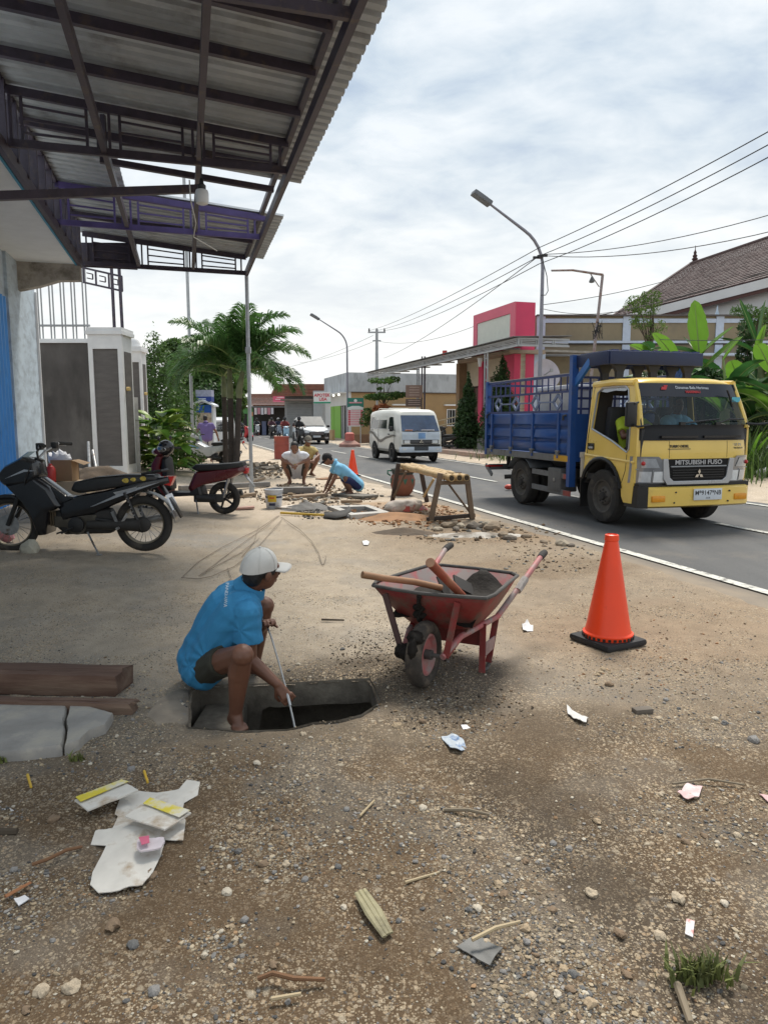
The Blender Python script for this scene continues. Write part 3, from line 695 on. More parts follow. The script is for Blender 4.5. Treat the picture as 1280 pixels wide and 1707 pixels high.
def compound():
 p = P(157,789);zb = gh(PIL_L.x,PIL_L.y)
 ax = (PIL_R-PIL_L);ax.z = 0;ax = ax.normalized()
 a = V3((PIL_L.x,PIL_L.y,0));dn = V3((-ax.y,ax.x,0))
 o = thing('compound_wall','tall dark stained wall with white cap and barred railing beside the shop','wall',a - ax*2)
 m = MB();z1 = A(100,571,18.1).z
 m.loft([[q+V3((0,0,z)) for q in (a+dn*.1,a-ax*6+dn*.1,a-ax*6+dn*.3,a+dn*.3)] for z in (-.2,z1)]);m.build('wall_panel',DARKW,o,wd=True,sf=False)
 m = MB();m.loft([[q+V3((0,0,z)) for q in (a+dn*.05,a-ax*6+dn*.05,a-ax*6+dn*.35,a+dn*.35)] for z in (z1,z1+.1)]);m.build('cap',WHITEP,o,wd=True,sf=False)
 zr = A(100,541,18.1).z
 m = MB();m.beam(a+dn*.2+V3((0,0,zr)),a-ax*2.2+dn*.2+V3((0,0,zr)),.05,.05);m.build('rail',GREYP,o,wd=True,sf=False)
 for px in (61,80.5,99.5,117.5,136.5):
  for dx in (0,5.5):
   q = A(px+dx,560,18.1);q.z = 0;q = a - ax*((a-q).dot(ax)) + dn*.2
   m = MB();m.beam(q+V3((0,0,z1+.1)),q+V3((.0,0,5.35)),.028,.028,up=(0,1,0));m.build('bar',GREYP,o,wd=True,sf=False)
 PF = mat('white_pillar_frame',(.70,.70,.70),.7,var=.06);PP = mat('grey_pillar_panel',(.12,.11,.105),.85,var=.18,vscale=2,stretch=(1,1,5),bump=.2,bscale=12)
 def pillar(c,w,dpt,h,dome,label):
  pz = gh(c.x,c.y);t = thing('fence_pillar',label,'pillar',(c.x,c.y,pz-.02),math.atan2(ax.y,ax.x),'white framed fence pillars')
  m = MB();f = .13*w
  m.plate([(0,0),(w,0),(w,h),(0,h)],lambda u,v,d:(u,d,v),.10,[[(f,.22),(w-f,.22),(w-f,h-.35),(f,h-.35)]]);m.build('frame',PF,t,sf=False)
  m = MB();m.box2((f+.002,.035,.222),(w-f-.002,.10,h-.352));m.build('panel',PP,t,sf=False)
  m = MB();m.box2((.03,.10,0),(w-.03,dpt,h));m.build('core',PF,t,sf=False)
  m = MB();m.box2((w-.03,.10+.12,.25),(w-.012,dpt-.12,h-.4));m.build('panel',PP,t,sf=False)
  m = MB();m.box2((-.04,-.04,h),(w+.04,dpt+.04,h+.09));m.box2((-.02,-.02,h+.09),(w+.02,dpt+.02,h+.17));m.build('cap',PF,t,sf=False)
  if dome:m = MB();m.lathe([(.34*w,0),(.33*w,.1),(.27*w,.22),(.15*w,.31),(.01,.35)],c=(w/2,dpt/2,h+.17),n=16);m.build('dome',PF,t)
  m = MB();m.cyl((w+.01,.2,h*.62),(w+.09,.2,h*.62),.05,n=12);m.build('side_lamp',mat('warm_lamp_glass',(.55,.40,.16),.4,var=.05),t)
 h1 = A(190,556,18.1).z - zb
 pillar(a,PIL_R.x-PIL_L.x+.02,.8,h1,False,'nearest white pillar with grey panel at the end of the dark wall')
 for px,Y,py,lab in ((213,24.5,592,'middle white fence pillar with a pale dome on top'),(231,30.5,607,'farthest slim white fence pillar beside the conifer')):
  q = A(px,770,Y);h = A(px,py,Y).z;pillar(V3((q.x,q.y,0)),.62,.6,h,px == 213,lab)
 w = thing('garden_wall','low pale garden wall running between the white pillars','wall',a+dn*2)
 b0 = a+ax*.8+dn*.9;q2 = A(216,770,24.4);q3 = A(233,770,30.4);b1 = V3((q2.x,q2.y,0));b2 = V3((q3.x,q3.y,0))
 for u,v in ((b0,b1),(b1+V3((.1,.7,0)),b2)):
  m = MB();m.beam(u+V3((0,0,1.0)),v+V3((0,0,1.0)),.16,2.2);m.build('wall_panel',mat('pale_wall',(.45,.44,.42),.85,var=.15),w,wd=True,sf=False)
compound()
def kiosk():
 q = A(341,700,31);z0 = gh(q.x,q.y);o = thing('kiosk','narrow blue and white kiosk with a gabled white roof behind the scooters','kiosk',(q.x,q.y,z0));Z = lambda py:A(341,py,31).z-z0
 BL = mat('kiosk_blue',(.02,.11,.48),.5,var=.05);WH = mat('kiosk_white',(.60,.64,.68),.6,var=.05)
 for nm,a,b,mt,y in (('base_panel',-.1,Z(716),mat('kiosk_pale_blue',(.36,.52,.60),.6),0),('poster',Z(716),Z(688),mat('kiosk_poster',(.50,.42,.34),.7,var=.4,vscale=6),-.0),('blue_band',Z(688),Z(675),BL,-.03),('sign',Z(669),Z(661),mat('kiosk_navy',(.02,.05,.26),.5),-.02),('top_panel',Z(661),Z(650),mat('kiosk_lilac',(.34,.36,.48),.6,var=.2,vscale=9),-.02)):
  m = MB();m.box2((-.33,y,a),(.33,.5,b));m.build(nm,mt,o,sf=False)
 for x in (-.36,.36):m = MB();m.box2((x-.035,-.02,-.1),(x+.035,.5,Z(675)));m.build('corner_post',WH,o,sf=False)
 m = MB();m.loft([[(x,y,z) for x,z in ((-.46,Z(675)),(0,Z(670)+.02),(.5,Z(678)),(.5,Z(678)+.07),(0,Z(670)+.1),(-.46,Z(675)+.07))] for y in (-.25,.6)]);m.build('roof',WH,o,sf=False)
 w = MB()
 for z in (Z(667),Z(664.5)):w.box2((-.22,-.026,z-.02),(.1,-.021,z+.015))
 w.build('sign_print',WH,o,sf=False)
kiosk()
# ================================================================== buildings across the road
def road_thing(name,label,cat,r,s,z=0.0,group=None):return thing(name,label,cat,S(r,s,z),ANG,group)
PINK = mat('pink_render',(.60,.055,.13),.7,var=.08,vscale=1.2,bump=.1,bscale=20)
PINKL = mat('pink_render_lit',(.62,.13,.19),.7,var=.08,vscale=1.2)  # paler pink: light on the road-facing side put into the colour
CREAM = mat('cream_render',(.50,.44,.34),.8,var=.08)
OLIVE = mat('olive_tan_render',(.235,.20,.135),.85,var=.12,vscale=.9,bump=.1,bscale=16,col2=(.19,.165,.125),c2scale=.8)
LBLUE = mat('pale_blue_trim',(.45,.53,.66),.7,var=.08)
BTAN = mat('brown_tan_render',(.36,.245,.125),.85,var=.10,vscale=.8,bump=.1,bscale=14)
PARAP = mat('weathered_grey_parapet',(.40,.43,.46),.85,var=.16,vscale=1.2,col2=(.27,.29,.31),c2scale=1.5,stretch=(1,1,.4))
DARKI = mat('dark_interior',(.03,.028,.027),.9,var=.1)
WTILE = mat('white_tile',(.62,.62,.60),.35,var=.05)
WHITEW = mat('white_render',(.62,.63,.63),.8,var=.06,vscale=.8)
DOORB = mat('brown_door',(.085,.035,.022),.5,var=.15)
def pink_shop():
 o = road_thing('pink_shop','cream and bright pink shop behind the truck with a tall framed sign block','shop',30.6,15.5,.22)
 m = MB();m.plate([(0,0),(6.7,0),(6.7,4.55),(0,4.55)],lambda u,v,d:(.35+d,u,v),.25,
     [[(2.45,0.02),(3.5,.02),(3.5,2.5),(2.45,2.5)],[(1.4,3.0),(1.8,3.0),(1.8,3.5),(1.4,3.5)],[(2.0,3.0),(2.4,3.0),(2.4,3.5),(2.0,3.5)],[(2.9,3.0),(3.3,3.0),(3.3,3.5),(2.9,3.5)],[(4.5,.02),(6.1,.02),(6.1,3.1),(4.5,3.1)]])
 m.build('front_wall',CREAM,o,sf=False)
 m = MB();m.box2((.72,1.2,.02),(2.2,6.65,4.5));m.build('inner_wall',mat('shop_inside',(.075,.07,.065),.9),o,sf=False)
 m = MB();m.box2((.61,.1,4.5),(8,6.6,4.6));m.build('roof_slab',CONC,o,sf=False)
 m = MB();m.box2((.02,0,0),(1.05,1.15,4.35));m.build('column',PINK,o,sf=False)
 m = MB();m.box2((.1,3.7,0),(.36,4.2,4.3));m.build('column',PINK,o,sf=False)
 m = MB();m.box2((1.07,.02,0),(1.65,.5,4.4));m.build('column',LBLUE,o,sf=False)
 m = MB();m.box2((-.35,-.25,4.36),(1.5,6,4.52));m.build('ledge',mat('ledge_brown',(.33,.26,.2),.8),o,sf=False)
 b = MB();b.box2((.06,.0,4.52),(1.05,4.7,6.72));sg = b.build('sign_block',PINK,o,sf=False)
 m = MB();m.plate([(0,4.54),(4.7,4.54),(4.7,6.72),(0,6.72)],lambda u,v,d:(.055-d,u,v),.07,[[(.45,4.75),(4.25,4.75),(4.25,6.25),(.45,6.25)]]);m.build('sign_frame',PINKL,sg,sf=False)
 m = MB();m.box2((.03,.46,4.76),(.055,4.24,6.24));m.build('sign_panel',mat('pale_sign_board',(.56,.58,.52),.7,var=.05),sg,sf=False)
 for k,yy in enumerate((4.5,5.35)):
  m = MB();m.box2((.40,yy+.02,.02),(.46,yy+.78-.5*k,3.0));m.build('door',DOORB,o,sf=False)
 m = MB();m.box2((.2,1.2,0),(.345,2.4,.9));m.build('low_wall',mat('olive_panel',(.16,.18,.07),.8),o,sf=False)
 m = MB();m.box2((-.1,6.3,0),(.345,6.75,4.4));m.build('column',mat('brown_column',(.26,.17,.10),.8),o,sf=False)
 m = MB();m.box2((.41,5.75,.9),(.45,6.05,2.6));m.build('poster',mat('poster_white',(.6,.6,.6),.6,var=.2,vscale=9),o,sf=False)
 m = MB();m.box2((-1.9,-.5,-.25),(.34,9,.0));m.build('tiled_step',WTILE,o,sf=False)
pink_shop()
def shop_canopy():
 o = road_thing('shop_canopy','long grey steel awning on lattice posts before the pink shop','canopy',26.3,13.5,.2)
 L,zt = 22.5,4.55
 GR = mat('grey_awning_paint',(.36,.38,.40),.55,var=.1)
 UND = mat('awning_underside',(.13,.13,.135),.6,.2,var=.12)
 m = MB();m.beam((0,0,zt),(0,L,zt),.06,.07);m.beam((0,0,zt-.27),(0,L,zt-.27),.06,.07);fb = m.build('front_truss',GR,o,sf=False)
 m = MB();m.beam((0,0,zt),(2.3,0,zt+.02),.06,.07);m.beam((0,0,zt-.27),(2.3,0,zt-.25),.06,.07);eb = m.build('end_truss',GR,o,sf=False)
 for k in range(19):
  y = k*1.25;m = MB()
  for dy in (0,.12):m.beam((0,y+dy,zt-.27),(0,y+dy,zt),.05,.04,up=(1,0,0))
  m.build('stile',GR,fb,sf=False)
  if k < 18:
   m = MB()
   for q in (.07,.135,.20):m.beam((0,y+.14,zt-q),(0,y+1.24,zt-q),.03,.03)
   m.build('bar',GR,fb,sf=False)
 for k in range(3):
  x = .05+k*.75;m = MB()
  for q in (.07,.135,.20):m.beam((x+.1,0,zt-q),(x+.7,0,zt-q),.03,.03)
  m.build('bar',GR,eb,sf=False)
  m = MB()
  for dx in (0,.08):m.beam((x+dx,0,zt-.27),(x+dx,0,zt),.04,.04,up=(0,1,0))
  m.build('stile',GR,eb,sf=False)
 for k in range(10):
  y0 = -.15+k*2.28;m = MB();prof = []
  for q in range(12):
   a = y0+q*.19;prof += [(a,0),(a+.1,0),(a+.12,.03),(a+.17,.03)]
  prof.append((y0+2.28,0))
  m.loft([[(-.25,a,zt+.05+h) for a,h in prof],[(2.4,a,zt+.16+h) for a,h in prof]],caps=False,closed=False)
  m.build('roof_sheet',UND,o,sf=False)
 for k in range(12):
  m = MB();m.beam((0,.3+k*2,zt-.03),(2.3,.3+k*2,zt+.05),.05,.08);m.build('rafter',GR,o,sf=False)
 for i,y in enumerate((3.1,12.2,20.5)):
  g = MB()
  for dx in (-.14,.14):g.beam((.05,y+dx,0),(.05,y+dx,zt-.27),.06,.06,up=(1,0,0))
  for q in range(9):
   z = .25+q*.47;g.beam((.05,y-.12,z),(.05,y+.12,z+(.2 if q % 2 else -.0)),.03,.03)
  ps = g.build('post',GR,o,sf=False)
  g = MB();g.box2((-.2,y-.3,-.25),(.3,y+.3,.5));g.build('footing',mat('grey_footing',(.22,.21,.2),.9),ps,sf=False)
 m = MB();m.cyl((0,8.0,zt+.02),(0,8.0,zt+.25),.12,.12,12);m.build('red_tin',mat('red_tin',(.5,.05,.04),.5),o)
 m = MB();m.cyl((.6,5,zt-.75),(.6,5,zt-.35),.06,.13,12);m.build('lamp',mat('opal_bulb',(.6,.6,.6),.3),o)
shop_canopy()
def tan_building():
 o = thing('tan_building','long olive tan building with pale blue bands beside the pink block','building',A(890,700,36).xyz*1,0)
 o.location.z = .25;x0 = 0;H = A(900,527,36).z-.25
 m = MB();m.box2((0,.06,0),(14,8,H));m.build('wall',OLIVE,o,sf=False)
 zb = [A(900,y,36).z-.25 for y in (531,538,566,572,590,594)]
 m = MB();m.box2((-.0,.0,zb[1]),(14,.055,zb[0]));m.build('top_band',LBLUE,o,sf=False)
 m = MB();m.box2((-.02,-.12,H),(14,8,H+.07));m.build('coping',mat('dark_coping',(.10,.09,.09),.8),o,sf=False)
 m = MB();m.box2((-.0,-.02,zb[3]),(14,.055,zb[2]-.06));m.build('middle_band',LBLUE,o,sf=False)
 m = MB();m.box2((-.0,-.5,zb[5]),(14,.055,zb[4]));m.build('awning_ledge',LBLUE,o,sf=False)
 m = MB();m.box2((0,-.03,zb[3]-.07),(14,.05,zb[3]-.005));m.build('shadow_strip',mat('band_shadow_dark',(.05,.045,.04),.9),o,sf=False)  # solid dark strip stands in for the shadow line under the band
 for px in (1042,1196):
  x = A(px,600,36).x - o.location.x
  m = MB();m.box2((x-.19,-.012,.0),(x+.19,.05,H-.005));m.build('pilaster',LBLUE,o,sf=False)
 m = MB();m.box2((.01,-.03,0),(.42,.05,H+.05));m.build('pilaster',LBLUE,o,sf=False)
 for x in (1.4,2.7,5.0):
  m = MB();m.box2((x,.0,2.0),(x+.8,.058,2.8));w = m.build('window',WHITEP,o,sf=False)
  m = MB();m.box2((x+.08,-.005,2.08),(x+.72,.0,2.72));m.build('pane',GLASSD,w,sf=False)
tan_building()
def white_house():
 o = thing('white_house','white house with a big brown tiled roof rising behind the banana plants','house',A(1157,700,50))
 o.location.z = .25
 TILE = mat('brown_roof_tile',(.052,.027,.027),.75,var=.2,vscale=1.5,island=.22)
 lo = pmat(o).inverted()
 rl,rr_ = A(1150,441,52),A(1292,393,46);el,er = A(1018,530,46),A(1292,458,38)
 rr_ = rl+(rr_-rl)*1.9;er = el+(er-el)*1.5
 ncr = 26
 for c in range(ncr):
  f0,f1 = c/ncr,(c+1.06)/ncr
  a = el.lerp(rl,f0);b = er.lerp(rr_,f0);a2 = el.lerp(rl,min(1,f1));b2 = er.lerp(rr_,min(1,f1));up = V3((0,0,.05))
  m = MB();nt_ = 52
  for k in range(nt_):
   u0,u1 = k/nt_,(k+.96)/nt_;dz = up*rnd.uniform(.8,1.25)
   m.face([lo @ (a.lerp(b,u0)+dz),lo @ (a.lerp(b,u1)+dz),lo @ (a2.lerp(b2,u1)+up*.1),lo @ (a2.lerp(b2,u0)+up*.1)])
   m.face([lo @ (a.lerp(b,u0)-up*.6),lo @ (a.lerp(b,u1)-up*.6),lo @ (a.lerp(b,u1)+dz),lo @ (a.lerp(b,u0)+dz)])
  m.build('tile_course',TILE,o,sf=False)
 m = MB();m.loft([[lo @ (q-V3((0,-.1,.5))) for q in (el,rl,rr_,er)],[lo @ (q-V3((0,-.15,.75))) for q in (el,rl,rr_,er)]]);m.build('roof_deck',mat('roof_deck',(.1,.05,.045),.8),o,sf=False)
 m = MB();m.tube([lo @ rl,lo @ rr_],.16,8);m.tube([lo @ el,lo @ rl],.14,8);m.build('ridge_tile',TILE,o)
 g = MB();c = lo @ A(1157,440,52)
 g.lathe([(.28,-.1),(.30,.12),(.14,.22),(.22,.34),(.12,.44),(.17,.56),(.08,.66),(.11,.78),(.03,.95),(.02,1.25)],c=c,n=12);g.build('finial',TILE,o)
 v = V3((0,0,.34));m = MB();m.loft([[lo @ (el-v*.15),lo @ (er-v*.15),lo @ (er-v*1.6),lo @ (el-v*1.6)],[lo @ (el-v*.15+V3((0,.3,0))),lo @ (er-v*.15+V3((0,.3,0))),lo @ (er-v*1.6+V3((0,.3,0))),lo @ (el-v*1.6+V3((0,.3,0)))]]);m.build('fascia',WHITEW,o,sf=False)
 e2,f2 = el.lerp(er,.08)+V3((0,1.0,-.4)),er+V3((0,1.0,-.4));dn = V3((0,0,1));dp = V3((0,4,0))
 m = MB();m.loft([[lo @ q for q in (e2,f2,V3((f2.x,f2.y,.25)),V3((e2.x,e2.y,.25)))],[lo @ (q+dp) for q in (e2,f2,V3((f2.x,f2.y,.25)),V3((e2.x,e2.y,.25)))]]);m.build('wall',WHITEW,o,sf=False)
 p0 = lo @ A(1098,522,44);p1 = lo @ A(1165,522,44)
 m = MB()
 for k in range(3):m.box2((p0.x-.1+.2*k,p0.y-.1,p0.z-.35*k-.25),(p1.x,p1.y+2,p0.z-.35*k+.02))
 m.build('moulding',mat('cream_moulding',(.55,.52,.46),.8),o,sf=False)
 q = lo @ A(1194,532,37)
 m = MB();m.box2((q.x-.2,q.y-.2,.5),(q.x+.2,q.y+.2,q.z));m.box2((q.x-.32,q.y-.3,q.z),(q.x+.32,q.y+.3,q.z+.12));m.lathe([(.2,0),(.1,.12),(.05,.3),(.02,.55)],c=(q.x,q.y,q.z+.12),n=10);m.build('gate_post',mat('blue_grey_post',(.42,.5,.58),.7),o,sf=False)
white_house()
def window(o,x0,x1,z0,z1,y,fr=WHITEP,bars=4,axis='x',hood=True):
 def B(a,b):
  return (a,b) if axis == 'x' else ((a[1],a[0],a[2]),(b[1],b[0],b[2]))
 m = MB();m.plate([(x0,z0),(x1,z0),(x1,z1),(x0,z1)],(lambda u,v,d:(u,y-d,v)) if axis == 'x' else (lambda u,v,d:(y-d,u,v)),.07,[[(x0+.06,z0+.06),(x1-.06,z0+.06),(x1-.06,z1-.06),(x0+.06,z1-.06)]]);w = m.build('window',fr,o,sf=False)
 m = MB();m.box2(*B((x0+.06,y-.02,z0+.06),(x1-.06,y-.005,z1-.06)));m.build('pane',GLASSD,w,sf=False)
 for k in range(bars):
  x = x0+(x1-x0)*(k+1)/(bars+1);m = MB();m.box2(*B((x-.015,y-.05,z0+.06),(x+.015,y-.03,z1-.06)));m.build('bar',WHITEP,w,sf=False)
 if hood:m = MB();m.box2(*B((x0-.25,y-.35,z1+.25),(x1+.25,y,z1+.36)));m.build('hood',WHITEP,w,sf=False)
def pharmacy():
 o = road_thing('tan_pharmacy_building','long brown tan building with grey parapet and green pharmacy front','building',51.8,13.0,.05)
 H = 3.55;HP = 4.95
 m = MB();m.box2((0,0,0),(15.5,8,H));m.build('wall',BTAN,o,sf=False)
 m = MB();m.box2((-.3,-.12,H),(15.5,8.2,HP));m.build('parapet',PARAP,o,sf=False)
 m = MB();m.box2((-.02,-.14,H-.07),(15.5,-.02,H));m.build('band',mat('dark_band',(.08,.06,.05),.8),o,sf=False)
 window(o,7.6,8.7,1.0,2.3,-.005);window(o,3.4,4.2,1.2,2.3,-.005)
 m = MB();m.box2((-.25,.0,0),(-.002,8.1,H));m.build('front_wall',WHITEW,o,sf=False)
 GRN = mat('lime_green_panel',(.19,.42,.06),.6,var=.06)
 m = MB();m.box2((-.30,2.3,.05),(-.255,4.4,2.55));m.build('green_panel',GRN,o,sf=False)
 m = MB();m.box2((-.30,4.55,.05),(-.255,5.7,2.55));m.build('green_panel',GRN,o,sf=False)
 m = MB();m.box2((-.29,.6,.05),(-.26,2.1,2.55));m.build('doorway',DARKI,o,sf=False)
 for y in (1.0,1.5):
  m = MB();m.box2((-.33,y,.05),(-.295,y+.08,2.5));m.build('door_frame',WHITEP,o,sf=False)
 m = MB();m.box2((-.9,-.1,H-.12),(-.26,8,H-.02));m.build('eave',WHITEW,o,sf=False)
 for y in (.8,2.6):
  m = MB();m.ell((-.75,y,H-.2),(.10,.10,.10));m.build('spot_lamp',mat('lit_spot',(.9,.88,.8),.4,emit=1.2,var=0),o)
 m = MB();m.box2((-1.6,-.6,0),(-1.4,1.2,.75));m.build('low_wall',mat('tan_wall',(.33,.23,.12),.8),o,sf=False)
 m = MB();m.beam((-1.5,1.4,.8),(-1.5,5,.8),.1,.1);m.build('low_rail',WHITEP,o,sf=False)
 c = A(537,663,54);s = thing('pharmacy_sign','white sign reading APOTEK LISA in red with green edge','sign',c,-.2)
 m = MB();m.box2((-.98,0,-.62),(.98,.12,.62));m.build('board',mat('sign_white',(.68,.70,.70),.5,var=.03),s,sf=False)
 m = MB();m.box2((-.98,-.012,-.62),(.98,-.004,-.45));m.build('green_edge',mat('sign_green',(.02,.26,.15),.5,var=.03),s,sf=False)
 RD = mat('sign_red',(.55,.02,.05),.5,var=.03)
 text('lettering','APOTEK',.48,face_m((0,-.012,.26),(1,0,0),(0,0,1)),RD,s,.004,bold=.012)
 text('lettering','LISA',.48,face_m((.1,-.012,-.17),(1,0,0),(0,0,1)),RD,s,.004,bold=.012)
 m = MB();m.cyl((0,.18,-c.z/.68),(0,.18,.6),.05,n=8);m.build('post',GALV,s);s.scale = (.68,1,.68)
pharmacy()
def info_board():
 c = P(593,741);s = thing('notice_board','tall green and red notice board on posts beside the street lamp base','sign',c,-.1)
 y = 44.0;k = y/FPX
 GN = mat('board_green',(.015,.17,.12),.5,var=.04);RB = mat('board_red',(.52,.05,.09),.5,var=.05);WB = mat('board_white',(.66,.67,.66),.5,var=.03);PKB = mat('board_pink',(.62,.26,.29),.5,var=.1,vscale=8)
 w = .50
 zt,zm,zb = A(594,663,y).z-c.z,A(594,682,y).z-c.z,A(594,711,y).z-c.z
 m = MB();m.box2((-w,0,zm),(w,.08,zt));m.build('green_board',GN,s,sf=False)
 m = MB();m.plate([(-w,zm),(w,zm),(w,zm+.10),(.2,zm+.2),(-.2,zm+.2),(-w,zm+.10)],lambda u,v,d:(u,-.004-d,v),.004);m.build('white_wave',WB,s,sf=False)
 m = MB();m.lathe([(.1,0),(.1,.01)],c=(0,-.012,zt-.17),axis=(0,1,0),n=14);m.build('round_emblem',WB,s)
 m = MB();m.box2((-.4,-.01,zt-.25),(.4,-.003,zt-.33));m.build('pink_line',PKB,s,sf=False)
 m = MB();m.box2((-w,0,zb),(w,.08,zm-.02));m.build('red_board',WB,s,sf=False)
 for i in range(9):
  z = zb+.06+i*(zm-zb-.1)/9
  m = MB();m.box2((-w+.03,-.008,z),(-w+.2,-.002,z+.085));m.box2((w-.2,-.008,z),(w-.03,-.002,z+.085));m.build('red_cell',RB,s,sf=False)
  m = MB();m.box2((-.27,-.008,z+.01),(.27,-.002,z+.075));m.build('print_line',PKB,s,sf=False)
 m = MB();m.cyl((-.3,.05,0),(-.3,.05,zb),.03,n=8);m.cyl((.3,.05,0),(.3,.05,zb),.03,n=8);m.build('post',GALV,s)
 m = MB();m.box2((-.7,.4,0),(1.7,.6,.62));t = m.build('planter_wall',mat('brown_planter',(.22,.13,.08),.8,var=.15),None,sf=False);t.location = c;tag(t,'low brown planter wall behind the green and red notice board','planter')
 q = A(691,670,40);b = thing('brown_sign','faded brown two-panel sign on steel post before the long tan building','sign',(q.x,q.y,0))
 zz = [A(691,p,40).z for p in (642,663,665,678)]
 BR = mat('faded_brown_board',(.24,.16,.125),.7,var=.15,vscale=5)
 m = MB();m.box2((-.5,0,zz[1]),(.42,.07,zz[0]));m.build('board',BR,b,sf=False)
 m = MB();m.box2((-.5,0,zz[3]),(.42,.07,zz[2]));m.build('board',mat('dark_brown_board',(.12,.085,.07),.7,var=.15),b,sf=False)
 PB = mat('faded_print',(.38,.29,.25),.7,var=.1)
 for z in np.linspace(zz[1]+.12,zz[0]-.15,4):
  m = MB();m.box2((-.3,-.006,z),(.25,-.002,z+.06));m.build('print_line',PB,b,sf=False)
 for z in np.linspace(zz[3]+.1,zz[2]-.1,3):
  m = MB();m.box2((-.36,-.006,z),(.3,-.002,z+.04));m.build('print_line',PB,b,sf=False)
 m = MB();m.cyl((.55,.05,-.1),(.55,.05,5.0),.05,n=8);m.cyl((.40,.05,-.1),(.40,.05,5.0),.04,n=8);m.build('post',PURP,b)
info_board()
def far_shops():
 o = thing('shuttered_shop','grey shop with wide closed shutter beside the pharmacy','shop',A(515,720,62));o.location.z = 0
 GS = mat('grey_shutter',(.27,.28,.29),.6,.1,var=.1)
 m = MB();m.box2((-2.1,.3,0),(2.4,6,3.6));m.build('wall',mat('grey_shop_wall',(.36,.37,.38),.8,var=.1),o,sf=False)
 for k in range(14):
  m = MB();m.box2((-1.9,.15,.1+k*.2),(.3,.29-.02*(k % 2),.1+k*.2+.18));m.build('shutter_slat',GS,o,sf=False)
 m = MB();m.box2((-2.3,-.8,3.15),(.5,.3,3.3));m.build('awning',mat('brown_awning',(.20,.15,.13),.7),o,sf=False)
 m = MB();m.box2((.45,-.4,0),(1.6,.3,4.0));m.build('light_panel',mat('pale_grey_panel',(.42,.45,.48),.6,var=.06),o,sf=False)
 m = MB();m.box2((1.7,-.2,.1),(2.4,.3,3.2));m.build('light_panel',WHITEW,o,sf=False)
 TR = mat('red_clay_tile',(.20,.085,.055),.8,var=.3,vscale=5,island=.2)
 m = MB()
 for k in range(10):
  z0 = 3.55+k*.12;m.box2((-3.2,-.6+k*.35,z0),(1.6,-.6+k*.35+.45,z0+.09))
 m.build('roof',TR,o,sf=False)
 p = thing('open_front_shop','dark open-front shop with red tiled roof and pink sign','shop',A(464,715,72));p.location.z = 0
 m = MB();m.box2((-2.6,.5,0),(2.0,6,3.0));m.build('wall',DARKI,p,sf=False)
 m = MB();m.box2((-2.7,-.9,2.75),(2.1,.6,2.9));m.build('awning',mat('dark_awning',(.10,.10,.10),.7),p,sf=False)
 m = MB()
 for k in range(10):
  z0 = 2.95+k*.13;m.box2((-3.3,-.3+k*.35,z0),(2.2,.15+k*.35,z0+.1))
 m.build('roof',TR,p,sf=False)
 s = A(468,664,71);lo = pmat(p).inverted() @ s
 m = MB();m.box2((lo.x-.75,lo.y-.1,lo.z-.36),(lo.x+.75,lo.y,lo.z+.36));g = m.build('pink_sign',mat('pink_sign_face',(.60,.10,.18),.5,var=.05),p,sf=False)
 PW = mat('sign_print_white',(.7,.6,.6),.6)
 for z,w in ((.08,.35),(-.1,.5)):
  m = MB();m.box2((lo.x-w,lo.y-.106,lo.z+z-.03),(lo.x+w,lo.y-.102,lo.z+z+.04));m.build('print_line',PW,g,sf=False)
 for k in range(6):
  m = MB();m.box2((-2.2+k*.33,-.95,2.05+.05*(k % 2)),(-1.95+k*.33,-.9,2.72));m.build('hanging_pack',mat('pack_%d' % (k % 3),[(.55,.5,.52),(.45,.2,.25),(.5,.5,.55)][k % 3],.6),p,sf=False)
 for k in range(3):
  m = MB();m.box2((-2.3+k*.7,-.2,0),(-1.9+k*.7,.4,1.2+.2*k));m.build('crate',mat('crate_mix_%d' % k,[(.3,.1,.08),(.1,.12,.2),(.25,.25,.2)][k],.7),p,sf=False)
 q = thing('green_shop','small green painted shop far down the road','shop',A(410,715,88));q.location.z = 0
 m = MB();m.box2((-2.2,0,0),(2.6,5,3.0));m.build('wall',mat('green_wall',(.12,.34,.13),.8,var=.1),q,sf=False)
 m = MB();m.box2((-2.4,-1,3.0),(2.8,5,3.15));m.build('roof',mat('brown_awning',(.2,.15,.13),.7),q,sf=False)
 m = MB();m.box2((-1.2,-.05,.1),(.2,-.004,2.3));m.build('door',DARKI,q,sf=False)
 m = MB();m.box2((.4,-.2,2.0),(1.6,-.05,2.5));m.build('sign_board',mat('orange_sign',(.5,.25,.12),.6),q,sf=False)
far_shops()
